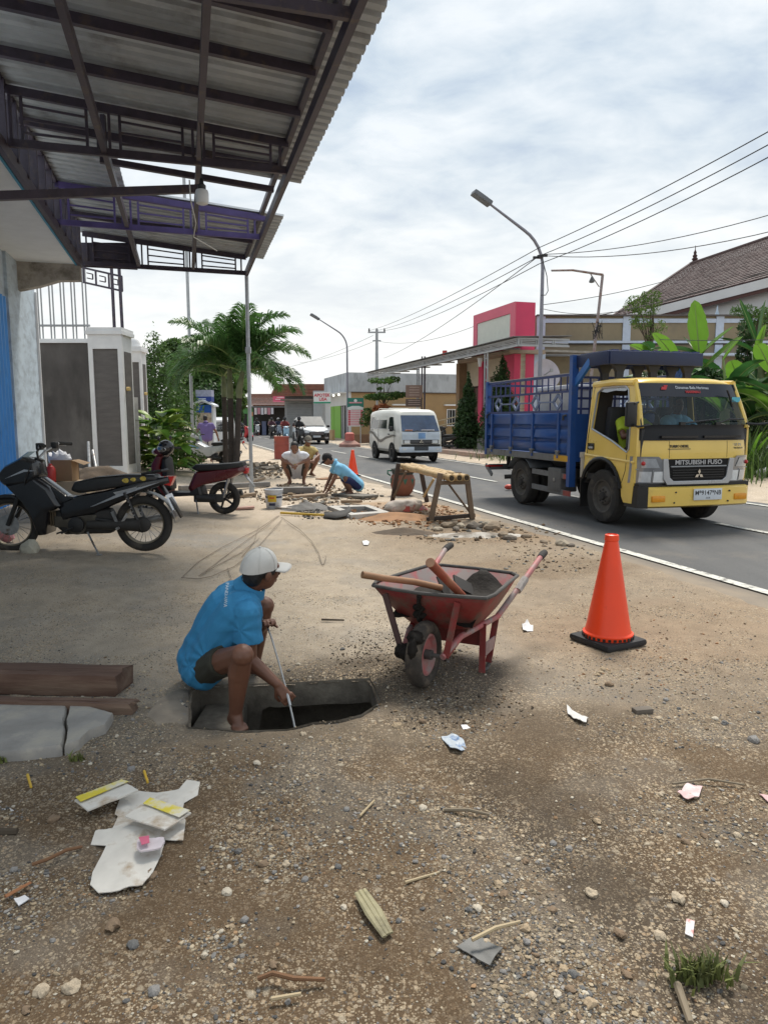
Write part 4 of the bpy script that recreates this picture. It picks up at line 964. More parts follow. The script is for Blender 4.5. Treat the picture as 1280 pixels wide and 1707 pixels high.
def street_lamp(r,s,label,h=7.6,arm=1.75):
 o = road_thing('street_lamp',label,'street lamp',r,s,gh(*S(r,s).xy)-.02,'curved steel street lamps')
 pts = [(0,0,0),(0,0,h*.45),(0,0,h*.80)]
 for k in range(1,7):
  a = k/6*R(62);rad = h*.16;pts.append((-rad*(1-math.cos(a)),0,h*.80+rad*math.sin(a)))
 ex = pts[-1];dx = arm - (-ex[0]);pts.append((-arm,0,ex[2]+dx*math.tan(R(30))))
 m = MB();m.tube(pts,[.072,.062,.052]+[.046]*6+[.032],10);m.build('pole',mat('lamp_pole_grey',(.25,.25,.29),.5,.3,var=.1),o)
 e = V3(pts[-1]);d = V3((-math.cos(R(28)),0,math.sin(R(28))))
 rt = Matrix((d,V3((0,1,0)),d.cross(V3((0,1,0))))).transposed()
 m = MB();m.box(e+d*.28,(.62,.30,.13),rt,.03);hd = m.build('lamp_head',mat('lamp_head_grey',(.14,.15,.165),.5,var=.1),o)
 m = MB();m.box(e+d*.34-rt.col[2]*(-.0)+rt @ V3((0,0,-.075)),(.38,.2,.02),rt);m.build('lens',mat('lamp_lens_dull',(.35,.36,.33),.3),hd)
 m = MB();m.lathe([(.22,0),(.20,.25),(.10,.3)],n=14);m.build('base_plate',CONC,o)
 return o
street_lamp(19.5,10.75,'near tall curved street lamp rising behind the blue truck bed',7.45)
street_lamp(43.6,10.7,'far curved street lamp beside the green and red notice board',7.4)
b = P(583,745);o = thing('painted_footing','round red and grey concrete lamp footing on the far verge','footing',b)
m = MB();m.lathe([(.62,-.05),(.60,.16),(.42,.28),(.30,.36)],n=16);m.build('base',mat('brown_footing',(.30,.16,.13),.8,var=.2),o)
m = MB();m.lathe([(.27,.36),(.26,.75),(.16,.82)],n=14);m.build('collar',mat('faded_red_collar',(.45,.12,.10),.7,var=.2),o)
def utility_pole():
 q = A(628,560,62);o = thing('utility_pole','concrete utility pole with crossarm beyond the awning','utility pole',(q.x,q.y,0))
 h = A(628,549,62).z
 m = MB();m.tube([(0,0,0),(0,0,h)],[.19,.12],10);m.build('pole',GREYP,o)
 m = MB();m.box((0,0,h-.25),(1.5,.1,.12));m.box((0,0,h-.95),(.7,.08,.1));ca = m.build('crossarm',GREYP,o,sf=False)
 for x in (-.65,0,.65):m = MB();m.lathe([(.05,0),(.08,.08),(.05,.16),(.07,.22),(.03,.28)],c=(x,0,h-.19),n=10);m.build('insulator',BLACKP,ca)
 return q,h
UPQ,UPH = utility_pole()
def bent_lamp():
 b = A(984,640,26);top = A(1004,458,26);tip = A(919,451,25.2)
 d = (top - A(988,600,26));base = top - d*((top.z-.2)/d.z)
 o = thing('bent_lamp_post','slim rusty leaning pole with a straight arm and small bulb','lamp post',base)
 RST = mat('rusty_pole',(.30,.25,.25),.6,.2,var=.2,vscale=8,col2=(.2,.09,.05),c2scale=5)
 m = MB();m.tube([base,top],[.065,.05],8);m.build('pole',RST,o,wd=True)
 m = MB();m.tube([top,tip.lerp(top,.4)+V3((0,0,.07)),tip],[.045,.04,.035],8);m.build('arm',RST,o,wd=True)
 m = MB();m.tube([A(984,457,25.8),A(998,478,26)],.018,6);m.build('brace',RST,o,wd=True)
 c = A(986,466,25.8);m = MB();m.lathe([(.02,.12),(.05,.05),(.10,-.05),(.09,-.1),(.01,-.12)],c=c,n=10);m.build('bulb',mat('dark_bulb',(.10,.10,.10),.4),o,wd=True)
 m = MB()
 for k in range(9):
  a = rnd.uniform(0,6.28);pts = [A(992+rnd.uniform(-6,12),548+rnd.uniform(-14,18),25.9) for _ in range(4)];m.tube(pts,.015,5)
 m.build('cable_coil',BLACKP,o,wd=True)
bent_lamp()
def wires():
 CAB = mat('black_cable',(.03,.03,.032),.6,var=0)
 m = None
 lamp_top = A(897,428,20.3)
 def sag(a,b,s,n=14):
  a,b = V3(a),V3(b);return [a.lerp(b,k/n) - V3((0,0,s*4*(k/n)*(1-k/n))) for k in range(n+1)]
 up = V3((UPQ.x,UPQ.y,UPH))
 runs = [('upper',A(1400,152,12),A(900,412,20.6),.10,.011),('middle',A(1400,175,12),A(900,426,20.6),.12,.011),('lower',A(1400,197,12),A(898,440,20.6),.14,.011),
   ('upper',A(900,412,20.6),up+V3((-.6,0,-.1)),.25,.012),('middle',A(900,426,20.6),up+V3((0,0,-.1)),.30,.012),('lower',A(898,440,20.6),up+V3((.6,0,-.1)),.35,.012),
   ('crossing',A(896,428,20.4),A(640,597,58),.3,.012),('side',A(903,424,20.4),A(1400,322,14),.25,.010),('side',A(903,426,20.4),A(1400,355,14),.3,.010),
   ('roof',A(905,508,30),A(1110,468,34),.1,.014),('roof',A(985,528,27),A(1400,410,24),.2,.015),('low',A(905,515,30),A(1020,520,34),.15,.012),
   ('far',up+V3((0,0,-.9)),A(500,605,90),.3,.014),('far',up+V3((-.3,0,-.5)),A(480,612,95),.3,.014),('far',up+V3((.2,0,-1)),A(800,540,40),.5,.013),('low',A(1100,566,20),A(1400,560,17),.06,.009)]
 nm = {'upper':'topmost of the three main overhead lines','middle':'middle one of the three main overhead lines','lower':'lowest of the three main overhead lines','crossing':'cable slanting from the near lamp down to the far pole','side':'service cable from the near street lamp towards the right','roof':'dark cable running in front of the white house roof','low':'thin low cable strung across the far buildings','far':'thin far cable hung from the utility pole'}
 for i,(k,a,b,s,w) in enumerate(runs):
  m = MB();m.tube(sag(a,b,s),w,5,caps=False);ob = m.build('overhead_wire',CAB,None)
  ends = {0:', right of the lamp',1:', right of the lamp',2:', right of the lamp',3:', beyond the lamp',4:', beyond the lamp',5:', beyond the lamp',7:', the upper one',8:', the lower one',9:', the paler one',10:', the lower one',11:' by the lamp',12:', leftward upper',13:', leftward lower',14:', rightward',15:' past the bananas'}.get(i,'')
  tag(ob,nm[k]+ends,'cable','overhead wires')
 m = MB();m.tube([A(903,430,20.3),A(911,460,20.3),A(913,485,20.3),A(909,492,20.3),A(901,492,20.3)],.012,6);tag(m.build('loose_cable',CAB),'black loop of cable hanging on the near street lamp pole','cable')
 o = thing('wire_clamp','small black cable clamp on the near lamp pole','clamp',A(900,428,20.5));m = MB();m.box((-.12,0,-.02),(.16,.06,.06));m.box((.12,0,.03),(.16,.06,.06));m.build('bracket',BLACKP,o,sf=False);m = MB();m.lathe([(.09,-.04),(.09,.04)],n=10);m.build('ring',BLACKP,o)
wires()
def dish():
 c = A(907,625,30);o = thing('satellite_dish','pale round satellite dish standing beside the pink block','satellite dish',c)
 ax = V3((.35,-.9,.3)).normalized()
 m = MB();m.lathe([(.02,0),(.25,.03),(.45,.10),(.62,.20),(.63,.20),(.45,.08),(.25,.01),(.02,-.02)],axis=ax,n=28);m.build('reflector',mat('dish_grey',(.45,.42,.47),.5,var=.08),o)
 m = MB();m.tube([ax*.0,ax*.5],.025,6);m.box(ax*.52,(.1,.1,.14));m.build('feed_arm',GREYP,o)
 m = MB();m.cyl((0,.1,-c.z),(0,.1,0),.05,n=8);m.build('mast',GALV,o)
dish()
# ================================================================== trees and plants
LEAFD = mat('leaf_dark',(.038,.080,.022),.55,var=.2,vscale=2,sub=.35,island=.45)
LEAFM = mat('leaf_mid',(.065,.13,.028),.55,var=.2,vscale=2,sub=.4,island=.45)
LEAFL = mat('leaf_light',(.10,.17,.035),.55,var=.2,vscale=2,sub=.35,island=.4)
LEAFO = mat('leaf_orange',(.28,.09,.03),.6,var=.2,vscale=2,sub=.3,island=.4)
PALMG = mat('palm_leaflet',(.072,.155,.042),.4,var=.2,vscale=3,sub=.4,island=.4)
BANL = mat('banana_leaf_bright',(.125,.26,.03),.45,var=.10,vscale=1.5,sub=.5,bump=.3,bscale=30,stretch=(1,6,1))
BAND = mat('banana_leaf_deep',(.035,.11,.028),.40,var=.15,vscale=1.5,sub=.35,bump=.3,bscale=30,stretch=(1,6,1))
RIBM = mat('leaf_midrib',(.22,.30,.10),.5,var=.1)
BARK = mat('brown_bark',(.085,.065,.05),.9,var=.3,vscale=9,bump=.5,bscale=30)
PALMT = mat('palm_trunk_dark',(.060,.048,.042),.9,var=.3,vscale=8,bump=.5,bscale=20)
PALMC = mat('palm_crownshaft',(.17,.19,.10),.6,var=.2,vscale=5)
def leaf_cloud(name,blobs,n,size,m,parent,seed=1,droop=.0,aspect=.5):
 g = np.random.default_rng(seed);w = np.array([b[1][0]*b[1][1]*b[1][2] for b in blobs])**.7;idx = g.choice(len(blobs),n,p=w/w.sum())
 C = np.array([b[0] for b in blobs])[idx];Rd = np.array([b[1] for b in blobs])[idx]
 d = g.normal(size=(n,3));d /= np.linalg.norm(d,axis=1)[:,None]
 rad = g.uniform(.25,1.0,n)**.45
 c = C + d*Rd*rad[:,None]
 nrm = d*.6 + g.normal(size=(n,3))*.6 + np.array([0,0,.35]);nrm /= np.linalg.norm(nrm,axis=1)[:,None]
 a = np.cross(nrm,g.normal(size=(n,3)));a /= np.linalg.norm(a,axis=1)[:,None];a[:,2] -= droop;a /= np.linalg.norm(a,axis=1)[:,None]
 b = np.cross(nrm,a);s = size*g.uniform(.6,1.35,n)[:,None]
 p0 = c - a*s*.5;p1 = c + b*s*aspect*.5 + nrm*s*.06;p2 = c + a*s*.5;p3 = c - b*s*aspect*.5 + nrm*s*.06
 V = np.stack([p0,p1,p2,p3],1).reshape(-1,3);F = np.arange(n*4).reshape(-1,4)
 return np_mesh(name,V,F,m,parent,sf=False)
def trunk(o,pts,rads,m=BARK,name='trunk'):
 b = MB();b.tube(pts,rads,9);return b.build(name,m,o)
def branches(o,base,tips,r0,m=BARK):
 for t in tips:
  b = MB();mid = V3(base).lerp(V3(t),.5)+V3((rnd.uniform(-.1,.1),rnd.uniform(-.1,.1),.12));b.tube([base,mid,t],[r0,r0*.65,r0*.25],6);b.build('branch',m,o)
def conifer(label,px,py,Y,ptop,w,m,seed,group=None,cat='tree',name='conifer_tree'):
 q = A(px,py,Y);z0 = gh(q.x,q.y);o = thing(name,label,cat,(q.x,q.y,z0),rnd.uniform(0,6),group);h = A(px,ptop,Y).z - z0
 trunk(o,[(0,0,-.1),(0,0,h*.9)],[.09,.02]);bl = []
 n = 11
 for k in range(n):
  f = k/(n-1);r = w*(1-f**1.6)*.5+.05
  for q_ in range(3):
   a = rnd.uniform(0,6.28);bl.append(((math.cos(a)*r*.35,math.sin(a)*r*.35,h*(.10+.88*f)),(r*rnd.uniform(.7,1),r*rnd.uniform(.7,1),h/n*1.1)))
 leaf_cloud('crown',bl,9500,.17,m,o,seed,aspect=.4);return o
conifer('dark green conical cypress rising beside the fence pillars',264,760,29,550,3.9,LEAFM,3)
conifer('narrow dark cypress standing by the brown column of the pink shop',779,745,33,628,1.15,LEAFD,5,'cypresses before the pink shop')
conifer('full dark cypress standing before the pink column behind the truck',834,745,32,594,1.7,LEAFD,6,'cypresses before the pink shop')
def broad(label,px,Y,py0,blobs_px,n,size,m,seed,name='broadleaf_tree',kz=1.0,droop=0.1,aspect=.5,tr=.09,group=None):
 q = A(px,700,Y);z0 = gh(q.x,q.y);o = thing(name,label,'tree',(q.x,q.y,z0),0,group);bl = []
 for (bx,by,rx,ry) in blobs_px:
  c = A(bx,by,Y);k = Y/FPX;bl.append(((c.x-q.x,rnd.uniform(-.4,.4)*rx*k,c.z-z0),(rx*k,rx*k*.8,ry*k)))
 top = max(b[0][2] for b in bl);low = min(b[0][2] for b in bl)
 trunk(o,[(0,0,-.1),(.05,0,low*.6),(0,0,low),(0,0,(low+top)/2)],[tr*1.2,tr,tr*.8,tr*.4])
 branches(o,(0,0,max(.3,low*.8)),[b[0] for b in bl],tr*.55)
 leaf_cloud('crown',bl,n,size,m,o,seed,droop,aspect);return o
broad('bushy green tree behind the palms on the left',300,42,700,[(292,588,26,22),(322,578,24,18),(345,610,30,24),(300,625,34,26),(340,650,40,28),(310,665,36,24)],15000,.30,LEAFM,11,group='trees behind the palms')
broad('lighter green tree far behind the palm trunks',372,55,700,[(362,622,26,22),(392,640,22,22),(352,655,30,26),(385,668,30,22)],8000,.32,LEAFL,12,group='trees behind the palms')
broad('dark tree closing the view behind the kiosk',352,38,700,[(352,668,34,30),(380,690,26,26),(325,690,26,22)],7000,.26,LEAFD,13,group='trees behind the palms')
broad('flat tiered young tree before the tan building',640,44,700,[(640,636,24,4),(655,632,14,4),(625,634,12,4),(640,661,32,6),(664,658,18,5),(622,662,18,5),(634,648,6,3)],1500,.20,LEAFM,14,tr=.06)
broad('orange leaved shrub below the tiered tree',637,43,700,[(637,679,15,6),(628,683,8,5),(648,682,8,5)],420,.17,LEAFO,15,name='shrub',tr=.03)
broad('round dark green bush beside the notice board',616,43.5,700,[(614,690,12,12),(625,694,12,12),(608,702,10,10)],800,.16,LEAFM,16,name='shrub',tr=.03)
broad('thin tree with feathery light crown over the tan building',1079,31,700,[(1062,500,18,9),(1085,492,17,8),(1075,517,22,10),(1052,512,14,9),(1088,505,16,9),(1068,540,20,10),(1096,545,16,12),(1056,533,10,8),(1084,560,10,8)],1500,.15,LEAFL,17,droop=.6,aspect=.30,tr=.07)
broad('leafy small tree at the right edge above the bananas',1252,24,700,[(1240,518,22,10),(1262,530,24,14),(1280,520,20,12),(1245,545,16,18),(1290,545,22,18)],1300,.14,LEAFM,18,droop=.5,aspect=.32,tr=.08)
broad('tall dark shrubbery column behind the banana leaves at right',1245,23,700,[(1240,560,14,26),(1250,600,22,30),(1280,640,40,50),(1230,650,30,40),(1200,680,40,30)],4200,.17,LEAFD,19,droop=.3)
broad('dark low bushes at the foot of the bananas',1170,21.5,700,[(1130,640,40,36),(1180,650,46,40),(1215,700,40,46),(1262,690,44,50),(1090,640,30,30)],5200,.17,LEAFD,20,name='bush',droop=.3)
def frond(L,up,az,curl,seed,name='frond'):
 g = random.Random(seed);V = [];F = [];n = 48
 sp = [];pos = V3((0,0,0));el = up
 for k in range(n+1):
  sp.append((pos.copy(),el));pos += V3((math.cos(el),0,math.sin(el)))*(L/n);el -= curl/n*(0.45+1.3*k/n)
 for k in range(2,n):
  p,e_ = sp[k];f = k/n
  t = V3((math.cos(e_),0,math.sin(e_)));nn = V3((-math.sin(e_),0,math.cos(e_)))
  ll = L*.36*math.sin(math.pi*min(1,.18+f*.82))**.7*g.uniform(.85,1.1)
  for sd_ in (-1,1):
   for q in range(2):
    lf = g.uniform(.25,.85);d = (t*.62 + V3((0,sd_,0))*.70 + nn*(lf-.25)).normalized();w = .0125*L/1.6
    b0 = p + t*(L/n*.5*q)
    m_ = b0 + d*ll*.55;tip = b0 + d*ll*.90 + V3((0,0,-ll*.30))
    i = len(V);V += [b0 - t*w,b0 + t*w,m_ + t*w*1.1,m_ - t*w*1.1,tip]
    F += [(i,i+1,i+2,i+3),(i+3,i+2,i+4,i+4)]
 return V,F,sp
def palm(px,Y,ptop_shaft,py_brown,label,seed,lean=0.0,L=2.0):
 base = A(px,700,Y);b = P(px,785);z0 = gh(base.x,base.y);o = thing('palm_tree',label,'palm',(base.x,base.y,z0),0,'manila palms beside the thin post')
 zt = A(px,ptop_shaft,Y).z-z0;zb = A(px,py_brown,Y).z-z0
 m = MB();m.tube([(-lean*.5,0,-.1),(-lean*.25,0,zb*.5),(0,0,zb)],[.098,.082,.078],12);m.build('trunk',PALMT,o)
 m = MB();m.tube([(0,0,zb),(.0,0,zb+.2),(lean*.4,0,zt)],[.08,.095,.055],12);m.build('crownshaft',PALMC,o)
 g = random.Random(seed);nf = 14
 for k in range(nf):
  az = k*2.399 + g.uniform(-.2,.2);up = R(84) - R(74)*(k/nf) + g.uniform(-.08,.08)
  V,F,sp = frond(L*g.uniform(.9,1.1),up,0,R(62)+g.uniform(0,.5)+(.2 if k > 8 else 0),seed*50+k)
  mt = Matrix.Translation((lean*.4,0,zt-.05)) @ Matrix.Rotation(az,4,'Z')
  bm = MB()
  for f in F:
   pts = [mt @ V[i] for i in (f if f[2] != f[3] else f[:3])]
   bm.face(pts)
  fo = bm.build('frond',PALMG,o,sf=False)
  bm = MB();bm.tube([mt @ q[0] for q in sp[::4]],[.03*(1-.85*i/9) for i in range(len(sp[::4]))],5);bm.build('stalk',RIBM,fo)
palm(375,22.5,625,662,'manila palm with the thinnest trunk, left of the three',3,0,1.75)
palm(385,19.6,612,664,'middle manila palm of the three, with a pale green shaft',4,0,1.95)
palm(400,19.4,616,664,'manila palm nearest the thin steel post, leaning right',5,.3,2.05)
def blade(m,base,d0,L,wd,bend,roll=0.0,n=12,tear=0.0,seed=0,fold=.25):
 d0 = V3(d0).normalized();side = d0.cross(V3((0,0,1)))
 side = side.normalized() if side.length > .05 else V3((1,0,0))
 side = Matrix.Rotation(roll,3,d0) @ side
 g = random.Random(seed);p = V3(base);d = d0.copy();cen = [];rows = []
 for k in range(n+1):
  f = k/n;w = wd*.5*(math.sin(math.pi*min(1,(.06+.94*f)))**.55)*(1 if f < .97 else .4);up = side.cross(d).normalized()
  dz = up*w*fold
  j = 1-tear*g.random();jj = 1-tear*g.random()
  rows.append([p - side*w*j + dz,p - side*w*.5*j + dz*.4,p.copy(),p + side*w*.5*jj + dz*.4,p + side*w*jj + dz]);cen.append(p.copy())
  p = p + d*(L/n);d = (d + V3((0,0,-bend/n))).normalized()
 rv = [[m.bm.verts.new(q) for q in r] for r in rows]
 for a,b in zip(rv,rv[1:]):
  for i in range(4):
   m.bm.faces.new((a[i],a[i+1],b[i+1],b[i]))
 return cen
def banana_leaf(o,base,d0,L,w,bend,mt,roll=0,seed=0,tear=.12):
 m = MB();cen = blade(m,base,d0,L,w,bend,roll,16,tear,seed);lf = m.build('leaf',mt,o)
 m = MB();m.tube(cen,[.022*(1-.8*k/len(cen)) for k in range(len(cen))],5);m.build('midrib',RIBM,lf)
def banana(px,Y,label,leaves,hs,seed):
 b = A(px,700,Y);z0 = gh(b.x,b.y);o = thing('banana_plant',label,'banana plant',(b.x,b.y,z0),0,'banana plants behind the truck')
 m = MB();m.tube([(0,0,-.1),(.03,0,hs*.6),(0,0,hs)],[.16,.13,.08],10);m.build('stem',mat('banana_stem',(.12,.14,.06),.7,var=.25,vscale=5),o)
 for i,(bx,by,tx,ty,dY,w,bend,mt,roll) in enumerate(leaves):
  p0 = A(bx,by,Y)-V3((b.x,b.y,z0));p1 = A(tx,ty,Y+dY)-V3((b.x,b.y,z0));d = p1-p0;L = d.length*(1+bend*bend*.05)
  bm = MB();bm.tube([(0,0,hs*.95),p0],[.04,.025],6);bm.build('leaf_stalk',RIBM,o)
  banana_leaf(o,p0,d + V3((0,0,bend*.5*L*.5)),L,w,bend*.9,mt,roll,seed*40+i)
 g = random.Random(seed+70)
 for i in range(9):
  a = i*2.4+g.uniform(-.3,.3);L = g.uniform(1.2,2.0);banana_leaf(o,(math.cos(a)*.1,math.sin(a)*.1,hs*g.uniform(.6,1.0)),(math.cos(a),math.sin(a),g.uniform(.3,1.3)),L,g.uniform(.42,.6),g.uniform(.8,1.6),BANL if i % 4 == 0 else BAND,g.uniform(-.3,.3),seed*90+i,.2)
banana(1162,22,'banana plant with one upright pale leaf above the truck roof',[(1165,590,1157,500,-.3,.62,0,BANL,.15),(1168,590,1222,543,-.4,.42,.15,BANL,.3),(1170,616,1232,560,-1.2,.30,.1,BANL,1.0),(1160,590,1085,575,-.2,.5,.5,BAND,0),(1160,605,1105,640,-.5,.5,.4,BAND,0),(1165,600,1210,640,.4,.5,.4,BAND,-.3),(1160,590,1140,560,.8,.45,.4,BAND,.5),(1160,600,1120,600,.9,.5,.5,BAND,0)],2.6,1)
banana(1235,20.5,'banana plant with drooping dark leaves at the right edge',[(1230,640,1275,600,-.3,.50,.3,BAND,.2),(1235,650,1290,690,-.5,.5,.35,BAND,.2),(1232,640,1218,600,-.6,.55,.1,BANL,.4),(1235,640,1180,640,-.5,.5,.5,BAND,0),(1235,655,1195,700,-.3,.5,.4,BAND,0),(1240,640,1310,640,.2,.5,.4,BAND,0)],1.9,2)
banana(1262,21.5,'tall banana plant at the right edge with pale upright leaves',[(1262,590,1275,500,-.2,.42,.05,BAND,.8),(1258,600,1275,540,-.8,.34,.05,BANL,.6),(1262,575,1232,498,.1,.22,.05,BAND,.6),(1262,590,1200,560,.1,.36,.3,BAND,.1),(1262,590,1330,560,.1,.45,.3,BAND,.1),(1262,600,1300,640,-.3,.45,.4,BAND,0)],3.0,3)
banana(1090,24,'banana plant with pale leaves standing left behind the truck rack',[(1080,590,1050,572,-.2,.45,.5,BANL,.2),(1085,585,1075,568,-.3,.4,.5,BAND,.2),(1090,590,1120,575,-.2,.45,.5,BANL,.1),(1085,600,1060,612,-.3,.5,.5,BAND,0)],2.4,4)
banana(1125,21,'banana plant with broad arching leaves right behind the truck cab roof',[(1125,600,1090,552,-.3,.5,.4,BANL,.2)],2.5,5)
banana(1205,19.5,'leafy banana plant beside the truck windscreen corner',[(1205,600,1236,560,-.3,.5,.3,BANL,.4)],2.3,6)
banana(1292,18.5,'banana plant cut off by the right picture edge',[(1285,620,1262,570,-.3,.5,.3,BANL,.4)],2.2,7)
def canna():
 c = P(272,770);c = V3((c.x,c.y,gh(c.x,c.y)))
 for (px,Y,label,nn,s,seed,x) in ((266,20.0,'big glossy broad-leaved shrub at the foot of the white pillars',95,1.12,1,0),(286,18.6,'lower yellow-green broad-leaved plant beside the white scooter',44,.8,2,0)):
  b = A(px,700,Y);o = thing('broad_leaf_shrub',label,'shrub',(b.x,b.y,gh(b.x,b.y)),0,'broad-leaved shrubs by the pillars');g = random.Random(seed)
  for k in range(7):
   m = MB();a = g.uniform(0,6.28);m.tube([(0,0,-.05),(math.cos(a)*.15*s,math.sin(a)*.15*s,.6*s),(math.cos(a)*.3*s,math.sin(a)*.3*s,1.15*s)],[.025,.02,.012],6);m.build('stem',LEAFM,o)
  for k in range(nn):
   a = g.uniform(0,6.28);z = g.uniform(.25,1.35)*s;rr_ = g.uniform(.1,.42)*s
   m = MB();blade(m,(math.cos(a)*rr_,math.sin(a)*rr_,z),(math.cos(a),math.sin(a),g.uniform(.1,1.0)),g.uniform(.45,.8)*s,g.uniform(.20,.32)*s,g.uniform(.7,1.5),g.uniform(-.4,.4),7,.02,k)
   m.build('leaf',[mat('canna_leaf',(.13,.27,.045),.38,var=.15,sub=.35),mat('canna_leaf_light',(.25,.36,.06),.4,var=.15,sub=.4),LEAFM][k % 3],o)
 q = A(246,742,19);
canna()
def hedge():
 b = A(282,775,20.5);o = thing('low_hedge','low clipped yellow-green hedge under the broad-leaved shrub','hedge',(b.x,b.y,gh(b.x,b.y)))
 leaf_cloud('foliage',[((dx,0,.28),(.4,.3,.3)) for dx in (-.8,-.3,.2,.7)],2200,.09,LEAFL,o,31)
 m = MB();m.tube([(-.8,0,.1),(.7,0,.15)],.03,6);m.build('stem',BARK,o)
hedge()
def grass(name,c,rx,ry,n,h,m,seed,ang=0.0,dens=.4):
 g = np.random.default_rng(seed);u = g.normal(size=(n,2))*dens;x = u[:,0]*rx;y = u[:,1]*ry
 ca,sa = math.cos(ang),math.sin(ang);X = c[0]+x*ca-y*sa;Y = c[1]+x*sa+y*ca;Z = gh_np(X,Y)
 a = g.uniform(0,6.28,n);L = h*g.uniform(.4,1.15,n);ln = g.uniform(.1,.9,n);w = .0035+.004*g.random(n) if h < .3 else .01+.012*g.random(n)
 d = np.stack([np.cos(a),np.sin(a)],-1);s = np.stack([-np.sin(a),np.cos(a)],-1)
 b = np.stack([X,Y],-1)
 def pt(f):return np.concatenate([b + d*(L*ln*f*f)[:,None],(Z + L*f*(1-.25*ln*f))[:,None]],1)
 S3 = np.concatenate([s,np.zeros((n,1))],1)*w[:,None]
 p0,p1,p2 = pt(0.0),pt(.55),pt(1.0)
 V = np.stack([p0-S3,p0+S3,p1+S3*.8,p1-S3*.8,p2],1).reshape(-1,3);i = np.arange(n)*5
 F = np.concatenate([np.stack([i,i+1,i+2],-1),np.stack([i,i+2,i+3],-1),np.stack([i+3,i+2,i+4],-1)])
 return tag(np_mesh(name,V,F,m,sf=False),kind='stuff')
GRS = mat('verge_grass',(.075,.13,.028),.7,var=.25,vscale=3,sub=.3,island=.4)
q = S(15.5,11.8);grass('verge_grass',(q.x,q.y),1.1,2.2,2600,.22,GRS,3,ANG)
q = S(14.6,13.3);grass('verge_weeds',(q.x,q.y),1.4,2.6,1400,.9,GRS,4,ANG)
q = S(24,13);grass('verge_weeds',(q.x,q.y),1.8,3.5,900,.6,GRS,5,ANG)
def weed(px,Y,label,seed):
 b = A(px,700,Y);o = thing('grassy_weed',label,'weed',(b.x,b.y,gh(b.x,b.y)));g = random.Random(seed)
 for k in range(22):
  a = g.uniform(0,6.28);m = MB();blade(m,(math.cos(a)*.08,math.sin(a)*.08,0),(math.cos(a)*.45,math.sin(a)*.45,1.2),g.uniform(.8,1.6),.07,g.uniform(.4,1.4),g.uniform(-1,1),9,0,k);m.build('leaf',BANL if k % 3 else LEAFL,o)
weed(1250,17.5,'tall yellow-green grassy weed beside the truck windscreen',1);weed(1238,19,'clump of wild grass behind the truck cab',2)
def bags():
 cols = [(.62,.62,.62),(.60,.50,.46),(.66,.64,.62),(.45,.20,.14),(.58,.58,.60)]
 labs = ['white crumpled plastic bag on the rubbish heap by the weeds','pinkish knotted plastic bag on the rubbish heap','white plastic bag lying on the grass below the heap','small orange-red wrapper bag at the edge of the heap','big white sack leaning above the rubbish heap']
 for i,(px,py,w,z) in enumerate(((1253,757,.30,.12),(1266,762,.26,.14),(1277,780,.22,.1),(1248,770,.16,.08),(1277,735,.34,.2))):
  b = P(px,py+12) if i < 4 else P(px,772);g = MB();g.ell((0,0,0),(w,w*.8,w*.62),sub=3)
  for v in g.bm.verts:
   d = v.co.normalized();f = .72 + .55*float(fbm(np.float64(d.x*3+d.z*2+i*9),np.float64(d.y*3-d.z+i),i,3));v.co *= f
  if i in (1,4):g.tube([(0,0,w*.5),(.02,0,w*.75),(.06,.02,w*1.0)],[.05,.02,.07],7)
  o = g.build('plastic_bag',mat('bag_%d' % i,cols[i],.45,var=.1,bump=.5,bscale=18),None,ang=60);o.location = b + V3((0,0,w*.36+(z if i == 4 else 0)))
  tag(o,labs[i],'rubbish bag','bags on the rubbish heap')
 b = S(14.9,12.2);grass('verge_grass',(b.x-.3,b.y-.6),.8,.6,900,.14,mat('fresh_grass',(.07,.19,.02),.7,var=.2,sub=.3,island=.3),8,ANG)
bags()
